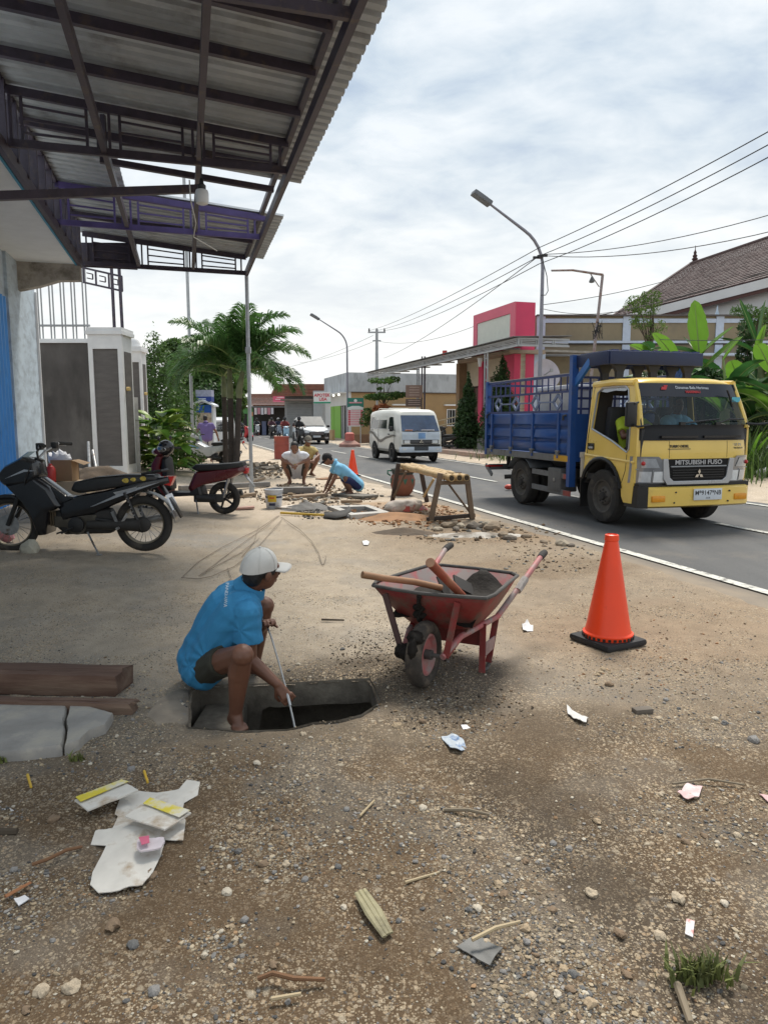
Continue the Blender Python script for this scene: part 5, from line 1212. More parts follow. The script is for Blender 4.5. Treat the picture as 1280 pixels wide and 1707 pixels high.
# ================================================================== people kit: one continuous skin, clothes over it
SKIN = mat('brown_skin',(.150,.066,.040),.5,var=.12,vscale=10,bump=.12,bscale=60)
SKINF = mat('brown_skin_far',(.20,.095,.06),.55,var=.1)
HAIRM = mat('black_hair',(.008,.007,.007),.55,var=.2,vscale=20,bump=.6,bscale=120)
EYEM = mat('eye_dark',(.02,.015,.012),.2,var=0)
def blend(name,m,material,parent,voxel=.008,sm=8,fac=.6,wrinkle=0.0,wseed=0,folds=()):
 """Union of overlapping shells as one continuous, smoothed surface."""
 me = bpy.data.meshes.new('shell');bmesh.ops.recalc_face_normals(m.bm,faces=m.bm.faces[:]);m.bm.to_mesh(me);m.bm.free()
 if parent is not None:me.transform(pmat(parent).inverted())
 ob = bpy.data.objects.new('shell',me);COL.objects.link(ob)
 r = ob.modifiers.new('r','REMESH');r.mode = 'VOXEL';r.voxel_size = voxel;r.adaptivity = 0
 s = ob.modifiers.new('s','SMOOTH');s.iterations = sm;s.factor = fac
 dg = bpy.context.evaluated_depsgraph_get();out = bpy.data.meshes.new_from_object(ob.evaluated_get(dg));bpy.data.objects.remove(ob)
 if wrinkle > 0:
  n = len(out.vertices);co = np.empty(n*3,np.float32);no = np.empty(n*3,np.float32);out.vertices.foreach_get('co',co);out.vertices.foreach_get('normal',no)
  co = co.reshape(-1,3);no = no.reshape(-1,3)
  f = .8*(fbm(co[:,0]*11+co[:,1]*9+wseed,co[:,2]*13-co[:,0]*12+co[:,1]*6,wseed,3)-.45)
  f = f - .5*np.abs(fbm(co[:,0]*7-co[:,2]*9,co[:,1]*12+co[:,2]*7,wseed+4,2)-.38)
  co += no*(f*wrinkle)[:,None];out.vertices.foreach_set('co',co.astype(np.float32).ravel())
 if folds:
  n = len(out.vertices);co = np.empty(n*3,np.float32);no = np.empty(n*3,np.float32);out.vertices.foreach_get('co',co);out.vertices.foreach_get('normal',no);co = co.reshape(-1,3);no = no.reshape(-1,3)
  mi = pmat(parent).inverted()
  for (c,ax,amp,fq,fall) in folds:
   c = np.array((mi @ V3(c))[:]);ax = V3(ax).normalized();e1 = ax.orthogonal().normalized();e2 = ax.cross(e1);d = co-c;x,y = d @ np.array(e1[:]),d @ np.array(e2[:]);th = np.arctan2(y,x);rr_ = np.linalg.norm(d,axis=1)
   wv = np.sin(fq*th + 4*fbm(co[:,0]*7,co[:,2]*7+co[:,1]*5,3,2));co += no*(amp*(np.abs(wv)**.7*np.sign(wv))*np.exp(-((rr_-fall*.7)/fall)**2))[:,None]
  out.vertices.foreach_set('co',co.astype(np.float32).ravel())
 out.name = name;out.materials.clear();out.materials.append(material);out.polygons.foreach_set('use_smooth',[True]*len(out.polygons))
 o = bpy.data.objects.new(name,out);COL.objects.link(o)
 if parent is not None:o.parent = parent
 return o
def hand(m,W_,d,pn,curl=.6,k=1.0,thumb=1):
 d = V3(d).normalized();pn = V3(pn);pn = (pn - d*pn.dot(d)).normalized();sd_ = d.cross(pn)
 W_ = V3(W_);kn = W_ + d*.085*k
 for q in (-.6,0,.6):m.capsule(W_+sd_*.012*q*k*1.6+d*.015*k,kn+sd_*.03*q*k,.018*k,.0145*k,8)
 for i,(off,L) in enumerate(((-.032,.068),(-.011,.078),(.011,.073),(.032,.057))):
  p = kn + sd_*off*k;dd = d.copy()
  for j in range(3):
   a = curl*(.55+.45*j);dd = (d*math.cos(a*(j+1)*.62) + pn*math.sin(a*(j+1)*.62)).normalized()
   q = p + dd*L*k*(.42,.32,.26)[j];m.capsule(p,q,.0092*k-.0008*j,.0086*k-.0008*j,7);p = q
 t0 = W_ + d*.025*k + sd_*(-.022*thumb)*k;t1 = t0 + (d*.6 - sd_*thumb*.55 + pn*.45).normalized()*.042*k;t2 = t1 + (d*.75 + pn*.6 - sd_*thumb*.05).normalized()*.034*k
 m.capsule(t0,t1,.0135*k,.011*k,8);m.capsule(t1,t2,.0105*k,.009*k,8)
def figure(o,J,skin,hair,shirt,shorts,voxel=.012,face=(0,-1,0),up=(0,0,1),sleeve=.62,leg=.85,k=1.0,curl=.6,fat=1.0,wr=.012,cap=None,helmet=None,hairk=1.0,hands=True,shirt_low=.0,seed=0,palms=None,shoes=None,folds=()):
 J = {a:V3(b) for a,b in J.items()}
 f = V3(face).normalized();u = V3(up);u = (u - f*u.dot(f)).normalized();r = f.cross(u)
 H = J['head'];hm = Matrix((r,f,u)).transposed()
 m = MB()
 def hp(a,b,c):return H + (r*a + f*b + u*c)*k
 m.ell(hp(0,-.012,.035),(.076*k,.097*k,.088*k),hm,3);m.ell(hp(0,.028,-.045),(.056*k,.064*k,.070*k),hm,3);m.ell(hp(0,.045,-.092),(.03*k,.032*k,.022*k),hm)
 m.ell(hp(0,.058,.0),(.060*k,.036*k,.058*k),hm);m.capsule(hp(0,.088,.012),hp(0,.112,-.030),.010*k,.0155*k,8)
 for s in (-1,1):
  m.ell(hp(.078*s,-.004,-.012),(.012*k,.022*k,.034*k),hm);m.ell(hp(.036*s,.066,-.028),(.022*k,.022*k,.02*k),hm);m.capsule(hp(.015*s,.088,.030),hp(.05*s,.074,.028),.010*k,.008*k,7)
 m.ell(hp(0,.090,-.062),(.026*k,.013*k,.007*k),hm);m.ell(hp(0,.088,-.074),(.022*k,.012*k,.008*k),hm)
 m.capsule(J['neck'],H - u*.045*k - f*.012*k,.058*k,.054*k)
 ch = J['chest'];pv = J['pelvis']
 for s in ('L','R'):
  m.capsule(J['hip'+s].lerp(pv,.3),J['sho'+s].lerp(ch,.35),.105*k*fat,.10*k*fat);m.capsule(J['sho'+s],ch.lerp(J['neck'],.4),.055*k,.06*k)
  m.capsule(J['sho'+s],J['elb'+s],.052*k,.041*k);md = J['elb'+s].lerp(J['wri'+s],.3);m.capsule(J['elb'+s],md,.040*k,.041*k);m.capsule(md,J['wri'+s],.040*k,.026*k)
  m.capsule(J['hip'+s],J['kne'+s],.088*k,.056*k);m.ell(J['kne'+s],(.060*k,.060*k,.060*k));cf = J['kne'+s].lerp(J['ank'+s],.32)
  bk = (J['kne'+s]-J['hip'+s]).normalized()*-.014*k
  m.capsule(J['kne'+s],cf+bk,.052*k,.058*k);m.capsule(cf+bk,J['ank'+s],.056*k,.034*k)
  t = J['toe'+s];a = J['ank'+s];fd = (t-a);fd.z = 0;fd = fd.normalized();hl = a - fd*.04*k + V3((0,0,-.045*k));sdv = V3((-fd.y,fd.x,0))
  m.capsule(a,hl,.036*k,.032*k);m.capsule(hl,t - fd*.05*k + V3((0,0,.0)),.033*k,.030*k);m.capsule(a - V3((0,0,.01*k)),t-fd*.05*k,.036*k,.028*k)
  for q in range(5):b0 = t - fd*.05*k + sdv*(q-2)*.016*k;m.capsule(b0,b0 + fd*(.052-.005*abs(q-1))*k - V3((0,0,.008*k)),.0125*k,.0105*k,7)
  if hands:
   hd = J.get('han'+s,J['wri'+s]+(J['wri'+s]-J['elb'+s])) - J['wri'+s];pn = (palms or {}).get(s,V3((0,0,-1)))
   hand(m,J['wri'+s],hd,pn,curl,k,1 if s == 'R' else -1)
 body = blend('body',m,skin,o,voxel,5 if voxel < .008 else 4,.5)
 if shirt:
  m = MB();e = .016*k
  for s in ('L','R'):
   hpj = J['hip'+s].lerp(pv,.3);sh = J['sho'+s].lerp(ch,.35);dn = (hpj-sh).normalized()
   m.capsule(hpj+dn*shirt_low,sh,.112*k*fat+e,.105*k*fat+e);m.capsule(J['sho'+s],ch.lerp(J['neck'],.35),.062*k+e*.6,.07*k+e*.5)
   a,b = J['sho'+s],J['sho'+s].lerp(J['elb'+s],sleeve);m.tube([a,a.lerp(b,.5),b],[.060*k+e,.060*k+e,.060*k+e*1.2],12)
   m.ell(a,(.062*k+e,)*3)
  m.capsule(pv,ch,.115*k*fat+e,.125*k*fat+e)
  nb = J['neck'];m.tube([ch.lerp(nb,.3),nb + (H-nb)*.05],[.095*k,.070*k],12)
  so = blend('shirt',m,shirt,o,voxel,6,.5,wr,seed,folds)
  m = MB();ax = (H-nb).normalized();m.lathe([(.098*k,-.030*k),(.084*k,.004*k),(.076*k,.022*k),(.071*k,.020*k),(.074*k,-.01*k)],c=nb+ax*.008*k,axis=ax,n=16,closed=True);m.build('collar',shirt,so,wd=True)
 if shorts:
  m = MB();m.ell(pv,(.115*k*fat,.115*k*fat,.11*k))
  for s in ('L','R'):
   a,b = J['hip'+s],J['hip'+s].lerp(J['kne'+s],leg);m.tube([a.lerp(pv,.15),a,b],[.098*k,.102*k,.086*k],12)
   if leg >= 1.0:m.tube([b,J['kne'+s],J['kne'+s].lerp(J['ank'+s],.5),J['kne'+s].lerp(J['ank'+s],.93)],[.085*k,.08*k,.07*k,.058*k],12);m.ell(J['kne'+s],(.08*k,)*3)
   else:m.ell(a,(.103*k,)*3)
  blend('trousers' if leg >= 1.0 else 'shorts',m,shorts,o,voxel,6,.5,wr*.8,seed+3)
 if shoes:
  for s in ('L','R'):
   t,a = J['toe'+s],J['ank'+s];m = MB();m.capsule(a-V3((0,0,.03*k)),t,.046*k,.04*k);m.build('shoe',shoes,o,wd=True)
 if hair and not helmet:
  m = MB();m.ell(hp(0,-.024,.0 if cap else .044),(.079*k,(.078 if cap else .093)*k,(.042 if cap else .090)*k),hm,3);m.ell(hp(0,-.055,-.02),(.072*k,.052*k,.07*k),hm)
  for s in (-1,1):m.ell(hp(.070*s,.0,.010 if cap else .028),(.012*k,.05*k,.03*k),hm)
  blend('hair',m,hair,o,max(voxel*.8,.005),3,.5,.006,5)
 for s in (-1,1):
  m = MB();m.ell(hp(.033*s,.082,.008),(.014*k,.010*k,.009*k),hm);m.build('eye',EYEM,o,wd=True)
 if cap:
  dome,brim = cap;m = MB();ring = []
  for j in range(7):
   a = j/6*R(90);ring.append([H + (r*(.087*math.cos(a)*math.cos(t)) + f*(.107*math.cos(a)*math.sin(t)-.018) + u*(.018-.022*math.cos(a)*max(0,-math.sin(t))+.112*math.sin(a)**.85))*k for t in [2*math.pi*i/24 for i in range(24)]] if j < 6 else [H + (f*-.022 + r*.004*math.cos(t) + f*.004*math.sin(t) + u*.131)*k for t in [2*math.pi*i/24 for i in range(24)]])
  m.loft(ring,caps=True);c = m.build('cap',dome,o,wd=True,ang=60)
  m = MB();pts = []
  N = 10
  top,bot = [],[]
  for j in range(5):
   q = j/4;row = []
   for i in range(N+1):
    a = R(-62)+R(124)*i/N;rx = .084+.004*q;fy = .104*math.cos(a)*1.0 + q*.095*math.cos(a)**.6
    row.append(H + (r*(rx*math.sin(a)*(1+.02*q)) + f*(fy-.012) + u*(.028 - .016*q - .020*math.sin(a)**2))*k)
   top.append(row)
  m.loft(top,caps=False,closed=False);bo = m.build('brim',brim,c,wd=True,ang=60);md = bo.modifiers.new('thick','SOLIDIFY');md.thickness = .004;md.offset = 0
  for t in (.5,1.57,2.64,3.7,4.71,5.8):
   m = MB();m.tube([H + (r*(.0880*math.cos(a)*math.cos(t)) + f*(.1082*math.cos(a)*math.sin(t)-.018) + u*(.018-.022*math.cos(a)*max(0,-math.sin(t))+.1125*math.sin(a)**.85))*k for a in np.linspace(.02,1.5,10)],.0012,4);m.build('seam',dome,c,wd=True)
  m = MB();m.ell(H+(f*-.022+u*.133)*k,(.008*k,.008*k,.005*k));m.build('button',dome,c,wd=True)
 if helmet:
  m = MB();m.ell(hp(0,-.005,.03),(.125*k,.145*k,.13*k),hm,3);hb = m.build('helmet',helmet,o,wd=True)
  m = MB();m.ell(hp(0,.045,.0),(.115*k,.112*k,.075*k),hm,3);m.build('visor',GLASSD,hb,wd=True)
 return body
# ================================================================== yellow and blue truck
YEL = mat('yellow_truck_paint',(.80,.555,.12),.3,var=.05,vscale=2,coat=.4,col2=(.60,.43,.14),c2scale=3,c2lo=.62,c2hi=.85)
TBLUE = mat('blue_truck_paint',(.018,.075,.27),.42,var=.12,vscale=3,coat=.15,col2=(.06,.09,.15),c2scale=7,c2lo=.6,c2hi=.8)
NAVY = mat('navy_bar_paint',(.030,.045,.15),.45,var=.15)
GRIME = mat('grimy_chassis',(.035,.032,.03),.8,var=.3,vscale=5)
RAILG = mat('worn_grey_rail',(.16,.165,.17),.6,.2,var=.2,vscale=6,col2=(.08,.05,.035),c2scale=9,c2lo=.55,c2hi=.7)
PLATEW = mat('number_plate',(.62,.66,.70),.45,var=.04)
INK = mat('plate_ink',(.03,.03,.035),.5,var=0)
SILV = mat('silver_trim',(.42,.44,.47),.3,.6,var=.05)
def wheel(name,c,rad,wid,parent,rim_m,dirn=1,hubs=8):
 """road wheel: tyre with tread shoulders, dished rim, hub. Axle along x."""
 c = V3(c);m = MB();w = wid/2
 pr = [(rad*.62,-w*.85),(rad*.80,-w),(rad*.93,-w*.95),(rad,-w*.66),(rad,w*.66),(rad*.93,w*.95),(rad*.80,w),(rad*.62,w*.85),(rad*.58,0)]
 m.lathe(pr,c=(0,0,0),axis=(1,0,0),n=36,closed=True)
 wl = bpy.data.objects.new(name,None);COL.objects.link(wl);wl.parent = parent;wl.location = c
 m.build('tyre',RUBBER,wl)
 m = MB();x = dirn;m.lathe([(rad*.63,w*.85*x),(rad*.58,w*.80*x),(rad*.55,w*.42*x),(rad*.36,w*.30*x),(rad*.30,w*.62*x),(rad*.16,w*.66*x),(.001,w*.66*x)],axis=(1,0,0),n=30,caps=False)
 m.lathe([(rad*.62,-w*.8*x),(rad*.3,-w*.3*x),(.001,-w*.3*x)],axis=(1,0,0),n=24,caps=False);rm = m.build('rim',rim_m,wl)
 m = MB();m.lathe([(rad*.16,w*.6*x),(rad*.14,w*1.0*x),(.001,w*1.02*x)],axis=(1,0,0),n=14,caps=False)
 for k in range(hubs):
  a = 2*math.pi*k/hubs;m.cyl((w*.5*x,math.cos(a)*rad*.24,math.sin(a)*rad*.24),(w*.78*x,math.cos(a)*rad*.24,math.sin(a)*rad*.24),.014,n=6)
 m.build('hub',GRIME,wl);return wl
def build_truck():
 o = thing('truck','yellow cab truck with blue barred cargo bed driving towards the viewer','truck',S(10.0,6.87,.016),math.pi+ANG)
 HW = .915
 def sx(z):return HW if z < 1.36 else HW - (z-1.36)*.15
 def fy(x,z):
  base = 1.93 + .04*math.sin(min(1,max(0,(z-.6)/.8))*math.pi)
  if z > 1.40:base = 1.95 - (z-1.40)*.42
  return base - .13*abs(x/HW)**5
 arch = [(1.07+.50*math.cos(a),.42+.52*math.sin(a)) for a in np.linspace(R(158),R(2),14)]
 outer = [(.64,.98)] + [p for p in arch if p[1] > .42] + [(1.62,.36),(1.80,.36),(1.83,.62),(1.86,1.0),(1.86,1.38),(1.66,1.95),(1.60,2.02),(.74,2.05),(.64,1.98)]
 win = [(.80,1.36),(1.30,1.20),(1.66,1.05),(1.70,1.10),(1.70,1.42),(1.53,1.90),(1.46,1.95),(.90,1.95),(.80,1.88)]
 for s in (1,-1):
  m = MB();m.plate(outer,lambda u,v,d:(s*(sx(v)-d),u,v),.03,[win]);bd = m.build('side_panel',YEL,o,ang=30)
  m = MB();loop = win+[win[0]];m.tube([(s*(sx(v)+.002),u,v) for u,v in loop],.014,6);m.build('window_seal',SILV if s > 0 else BLACKP,bd)
  m = MB();dl = [(.70,1.92),(.68,1.0),(.70,.99)];m.tube([(s*(sx(v)+.001),u,v) for u,v in [(.70,1.97),(.70,1.2),(.70,.99)]],.005,4);m.build('door_gap',BLACKP,bd);m = MB();m.tube([(s*(sx(v)+.001),u,v) for u,v in [(1.66,1.02),(1.64,.8),(1.56,.62)]],.005,4);m.build('door_gap',BLACKP,bd)
  m = MB();m.box((s*(HW-.002),.80,1.10),(.012,.15,.10),None,.02);h = m.build('door_handle',BLACKP,bd)
  m = MB();m.box((s*(HW+.012),.80,1.085),(.018,.11,.03),None,.008);m.build('grip',SILV,h)
  m = MB();m.tube([(s*(sx(v)+.006),u,v) for u,v in arch[:13]],.030,6);m.build('wheel_arch_trim',BLACKP,bd)
  if s > 0:
   m = MB();m.plate([(.80,1.88),(.90,1.95),(1.46,1.95),(1.50,1.92),(1.44,1.885),(1.2,1.90),(1.0,1.88),(.85,1.90)],lambda u,v,d:(sx(v)-.02+d,u,v),.01);m.build('wind_deflector',SILV,bd)
  m = MB();m.loft([[(s*(HW+.004),.64,.955),(s*(HW+.012),.64,.975),(s*(HW+.004),.64,.995)],[(s*(HW+.004),1.84,.90),(s*(HW+.012),1.84,.92),(s*(HW+.004),1.84,.94)]]);m.build('swage_line',YEL,bd)
 def fgrid(z0,z1,x0,x1,off,nz=6,nx=16):
  rows = []
  for j in range(nz+1):
   z = z0+(z1-z0)*j/nz;rows.append([(x,fy(x,z)+off,z) for x in np.linspace(x0,x1,nx+1)])
  return rows
 m = MB();m.loft(fgrid(.62,1.40,-HW,HW,0,8,24),caps=False,closed=False);fp = m.build('front_panel',YEL,o,ang=50)
 m = MB();m.loft(fgrid(1.215,1.425,-.88,.88,.012,5,24),caps=False,closed=False);bp = m.build('black_cowl',mat('black_cowl',(.014,.015,.018),.4,var=.1,spec=.25),o,ang=50)
 for x0,x1 in ((-.66,-.06),(.04,.62)):
  m = MB();m.box(((x0+x1)/2,1.965,1.262),(x1-x0,.05,.03));m.build('cowl_slot',BLACKG,bp,sf=False)
 for xx in (-.47,.47):
  m = MB();m.tube([(xx,fy(xx,z)+.001,z) for z in (.98,1.1,1.21)],.0035,4);m.build('panel_seam',mat('seam_dark',(.10,.07,.02),.7,var=0),fp)  # darker line along each front panel seam
 m = MB();m.loft(fgrid(1.425,1.985,-.80,.80,.0,6,20),caps=False,closed=False)
 for v in m.bm.verts:v.co.x *= 1.09 - (v.co.z-1.425)*.16
 ws = m.build('windscreen',GLASST,o,ang=60)
 m = MB();m.loft(fgrid(1.80,1.985,-.79,.79,.004,3,16),caps=False,closed=False)
 for v in m.bm.verts:v.co.x *= 1.09 - (v.co.z-1.425)*.16
 m.build('sun_strip',mat('windscreen_band',(.012,.013,.022),.2,var=.05),ws,ang=60)
 for s in (1,-1):
  m = MB();m.tube([(s*(HW-.05),1.86,1.38),(s*(sx(1.7)-.035),1.76,1.7),(s*(sx(2.0)-.02),1.63,1.99)],[.045,.032,.032],8);m.build('front_pillar',YEL,o)
  m = MB();m.tube([(s*.872,1.885,1.41),(s*.83,1.735,1.75),(s*.775,1.655,1.98)],.016,6);m.build('windscreen_seal',BLACKP,ws)
 m = MB();rf = []
 for y,z,hw in ((1.70,1.985,.80),(1.66,2.03,.80),(1.56,2.065,.79),(1.2,2.09,.78),(.8,2.085,.78),(.66,2.06,.79),(.64,2.0,.80)):
  rf.append([(x*hw/.8,y - .06*abs(x/.8)**4*(1 if y > 1.4 else 0),z - (.045*abs(x/.8)**5)) for x in np.linspace(-.8,.8,15)])
 m.loft(rf,caps=False,closed=False);ro = m.build('roof',YEL,o,ang=60);md = ro.modifiers.new('thick','SOLIDIFY');md.thickness = .02
 for s in (1,-1):m = MB();m.tube([(s*.80,.66,2.0),(s*.815,1.2,2.015),(s*.805,1.63,1.99)],.05,8);m.build('roof_rail',YEL,ro)
 m = MB();m.plate([(-HW+.04,.6),(HW-.04,.6),(HW-.04,1.4),(.80,2.03),(-.80,2.03),(-HW+.04,1.4)],lambda u,v,d:(u,.66+d,v),.03,[[(-.55,1.45),(.55,1.45),(.5,1.85),(-.5,1.85)]]);m.build('rear_wall',mat('cab_interior',(.05,.048,.045),.8,var=.1),o,sf=False)
 m = MB();m.box2((-.87,.68,.62),(.87,1.86,.70));m.box2((-.86,1.55,.7),(.86,1.88,1.36));m.build('dashboard',mat('cab_dash',(.035,.035,.037),.7,var=.1),o)
 for x in (-.42,.42):
  m = MB();m.box2((x-.26,.80,.70),(x+.26,1.30,.98),.03);m.box((x,.80,1.32),(.5,.12,.72),Matrix.Rotation(R(-8),3,'X'),.03);m.build('seat',mat('cab_seat',(.045,.05,.06),.8,var=.15),o)
 m = MB();m.tube([(.42+.19*math.cos(a),1.40+.06*math.sin(a),1.42+.18*math.sin(a)) for a in np.linspace(0,2*math.pi,20)],.015,6);m.cyl((.42,1.4,1.42),(.42,1.56,1.22),.03,n=8);m.build('steering_wheel',BLACKP,o)
 for pts in (((.30,1.975,1.44),(-.02,1.965,1.475),(-.32,1.955,1.50)),((-.28,1.97,1.44),(-.48,1.955,1.50),(-.76,1.92,1.50))):
  m = MB();m.tube(pts,.011,5);m.box(V3(pts[0]),(.08,.04,.04));m.build('wiper',BLACKP,o)
 m = MB();m.tube([(-.50,1.86,1.90),(-.60,1.80,1.82),(-.66,1.82,1.62)],.012,5);m.build('wiper',BLACKP,ws)
 m = MB();m.box((1.02,1.86,1.56),(.16,.07,.33),None,.03);mr = m.build('mirror',BLACKP,o)
 m = MB();m.tube([(.80,1.97,1.42),(.99,1.97,1.40),(1.0,1.90,1.42)],.016,6);m.tube([(1.0,1.9,1.70),(.90,1.84,1.72)],.014,6);m.build('mirror_arm',BLACKP,mr)
 m = MB();m.tube([(-.78,1.95,1.44),(-.95,1.99,1.43),(-1.38,2.10,1.47)],.018,6);mr = m.build('mirror_arm',BLACKP,o)
 m = MB();m.box((-1.44,2.08,1.58),(.16,.07,.32),None,.03);m.build('mirror',BLACKP,mr)
 for s in (1,-1):
  rows = []
  for z in np.linspace(.64,1.00,7):
   xa = .47 if z < .86 else .47+(z-.86)*1.2;xb = .93
   rows.append([(s*x,fy(x,z)+.022 - (.10 if x > .9 else 0),z - (.0 if x > .6 else 0)) for x in np.linspace(xa,xb,9)])
  m = MB();m.loft(rows,caps=False,closed=False);hl = m.build('headlight',mat('headlight_glass',(.25,.26,.28),.12,.4,var=.1,vscale=7,coat=.8),o,ang=60)
  m = MB();m.loft([[(s*(HW+.006),1.83,.64),(s*(HW+.006),1.52,.66),(s*(HW+.006),1.56,.97),(s*(HW+.006),1.83,1.02)],[(s*(HW-.01),1.83,.64),(s*(HW-.01),1.52,.66),(s*(HW-.01),1.56,.97),(s*(HW-.01),1.83,1.02)]])
  for v in m.bm.verts:v.co.y += .0
  m.bm.free();
  for (xc,zc,rr_,mm) in ((.84,.91,.03,REDL),):
   m = MB();m.lathe([(rr_,0),(rr_*.8,.02),(.001,.03)],c=(s*xc,fy(xc,zc)+.014,zc),axis=(0,1,0),n=20,caps=False)
   for v in m.bm.verts:v.co.y += .02
   m.build('reflector',mm,hl)
  for (xa,xb,za,zb,mm) in ((.52,.69,.655,.80,LAMPG),(.72,.90,.655,.80,mat('lamp_cell',(.55,.57,.60),.15,.2,var=.2,vscale=14,coat=.6)),(.62,.90,.85,.975,mat('lamp_cell_top',(.40,.42,.45),.15,.3,var=.15,vscale=14,coat=.6))):
   m = MB();m.loft([[(s*x,fy(x,z)+.030-(.09 if x > .89 else 0),z) for x in np.linspace(xa+(z-za)*.5*(za > .8),xb,6)] for z in (za,(za+zb)/2,zb)],caps=False,closed=False);m.build('lamp_cell',mm,hl,ang=60)
  m = MB();m.tube([(s*.50,fy(.5,.83)+.026,.83),(s*.91,fy(.91,.83)+.028,.83)],.008,4);m.tube([(s*.70,fy(.7,.66)+.028,.66),(s*.70,fy(.7,.82)+.028,.82)],.008,4);m.build('lamp_divider',GREYP,hl)
 m = MB();m.plate([(-.50,.62),(.50,.62),(.56,.70),(.58,.97),(.50,.97),(.46,.72),(.40,.67),(-.40,.67),(-.46,.72),(-.50,.97),(-.58,.97),(-.56,.70)],lambda u,v,d:(u,1.965+d,v),.025);gr = m.build('grille_surround',SILV,o,sf=False,bevel=.006)
 m = MB();m.plate([(-.41,.67),(.41,.67),(.46,.73),(.49,.965),(-.49,.965),(-.46,.73)],lambda u,v,d:(u,1.962+d,v),.012);gg = m.build('grille',mat('grille_black',(.008,.008,.009),.5,var=0,spec=.2),o,sf=False)
 for z in (.71,.745,.78,.815):m = MB();m.box((0,1.982,z),(.84,.012,.012));m.build('grille_bar',BLACKP,gg,sf=False)
 m = MB();m.box((0,1.984,.865),(.9,.02,.016));m.build('grille_bar',GREYP,gg,sf=False)
 fx,fz = (-1,0,0),(0,0,1)
 text('lettering','MITSUBISHI FUSO',.085,face_m((0,1.979,.917),fx,fz),SILV,gg,.003,sx=1.16,bold=.002)
 for k in range(3):
  a = R(90+120*k);c = V3((0,1.994,.755));d = V3((math.cos(a),0,math.sin(a)));n = V3((-math.sin(a),0,math.cos(a)))
  m = MB();q = [c,c+d*.038+n*.022,c+d*.076,c+d*.038-n*.022];m.loft([q,[p+V3((0,.008,0)) for p in q]]);m.build('emblem_lozenge',CHROME,gg,sf=False)
 text('lettering','TURBO DIESEL',.05,face_m((.32,fy(.32,1.13)+.004,1.135),fx,fz),INK,fp,.002,sx=.95,bold=.001)
 m = MB();m.box((.32,fy(.3,1.09)+.004,1.10),(.36,.004,.008));m.build('red_pinstripe',INK,fp,sf=False)
 text('lettering','110 PS',.055,face_m((-.64,fy(.64,1.15)+.006,1.15),fx,fz),SILV,fp,.002)
 text('lettering','INTERCOOLER',.03,face_m((-.64,fy(.64,1.11)+.006,1.105),fx,fz),INK,fp,.002)
 text('lettering','Danamas Bela Harimau',.058,face_m((-.02,fy(0,1.925)+.012,1.925),fx,(0,-.42,1)),PLATEW,ws,.001)
 text('lettering','HARIMAU',.05,face_m((-.02,fy(0,1.865)+.012,1.868),fx,(0,-.42,1)),REDL,ws,.001,sx=1.1,bold=.002)
 m = MB();m.plate([(-.06,-.03),(.02,-.03),(.06,.03),(-.01,.03),(.0,.01),(-.04,.01)],lambda u,v,d:(.43-u,fy(0,1.925)+.013+d-v*.42,1.925+v),.002);m.build('red_logo',REDL,ws,sf=False)
 m = MB();m.box((-.75,fy(.75,1.77)+.018,1.77),(.14,.004,.07));m.build('sticker',mat('cyan_sticker',(.10,.45,.55),.5,var=.05),ws,sf=False)
 prof = [(.90,1.86),(.895,1.93),(.80,1.985),(.4,2.02),(0,2.03),(-.4,2.02),(-.80,1.985),(-.895,1.93),(-.90,1.86)]
 m = MB();m.loft([[(x,y-d,z) for x,y in prof] for z,d in ((.31,.03),(.335,.0),(.57,.0),(.595,.03))],caps=False,closed=False);bu = m.build('bumper',YEL,o,ang=40);md = bu.modifiers.new('thick','SOLIDIFY');md.thickness = .02
 for s in (1,-1):m = MB();m.loft([[(s*.90,1.62,z0),(s*.915,1.93,z0),(s*.80,2.0,z0),(s*.78,1.9,z0)] for z0 in (.31,.60)]);m.build('bumper_corner',BLACKP,bu,sf=False) if s > 0 else m.bm.free()
 m = MB();m.box2((-.90,1.70,.575),(.90,1.93,.64));m.build('bumper_filler',BLACKP,bu,sf=False)
 for x in (.64,-.70):m = MB();m.box((x,2.002,.435),(.21,.03,.085),None,.015);m.build('fog_lamp',AMBER,bu)
 m = MB();m.box((-.12,2.045,.485),(.46,.012,.155),None,.004);pl = m.build('number_plate',PLATEW,bu)
 text('lettering','M*9147*NB',.088,face_m((-.12,2.052,.503),fx,fz),INK,pl,.001,sx=.98,bold=.001)
 text('lettering','12.26',.032,face_m((-.12,2.052,.435),fx,fz),INK,pl,.001)
 for x in (.38,-.50,.40,-.48):m = MB();m.cyl((x,2.0,.52 if x in (.38,-.5) else .38),(x,2.03,.52 if x in (.38,-.5) else .38),.012,n=8);m.build('bolt',GRIME,bu)
 m = MB()
 for x in (-.36,.36):m.beam((x,1.8,.58),(x,-2.6,.62),.07,.16)
 for y in (-2.5,-1.45,-.4,.4):m.beam((-.4,y,.60),(.4,y,.60),.1,.1)
 m.box2((-.6,.2,.35),(.3,1.5,.62));m.build('chassis',GRIME,o,sf=False)
 m = MB();m.cyl((-.8,1.07,.40),(.8,1.07,.40),.05,n=8);m.cyl((-.75,-1.45,.40),(.75,-1.45,.40),.07,n=8);m.ell((0,-1.45,.4),(.17,.17,.17));m.build('axle',GRIME,o)
 RIMD = mat('dusty_rim',(.10,.092,.082),.7,.3,var=.25,vscale=8)
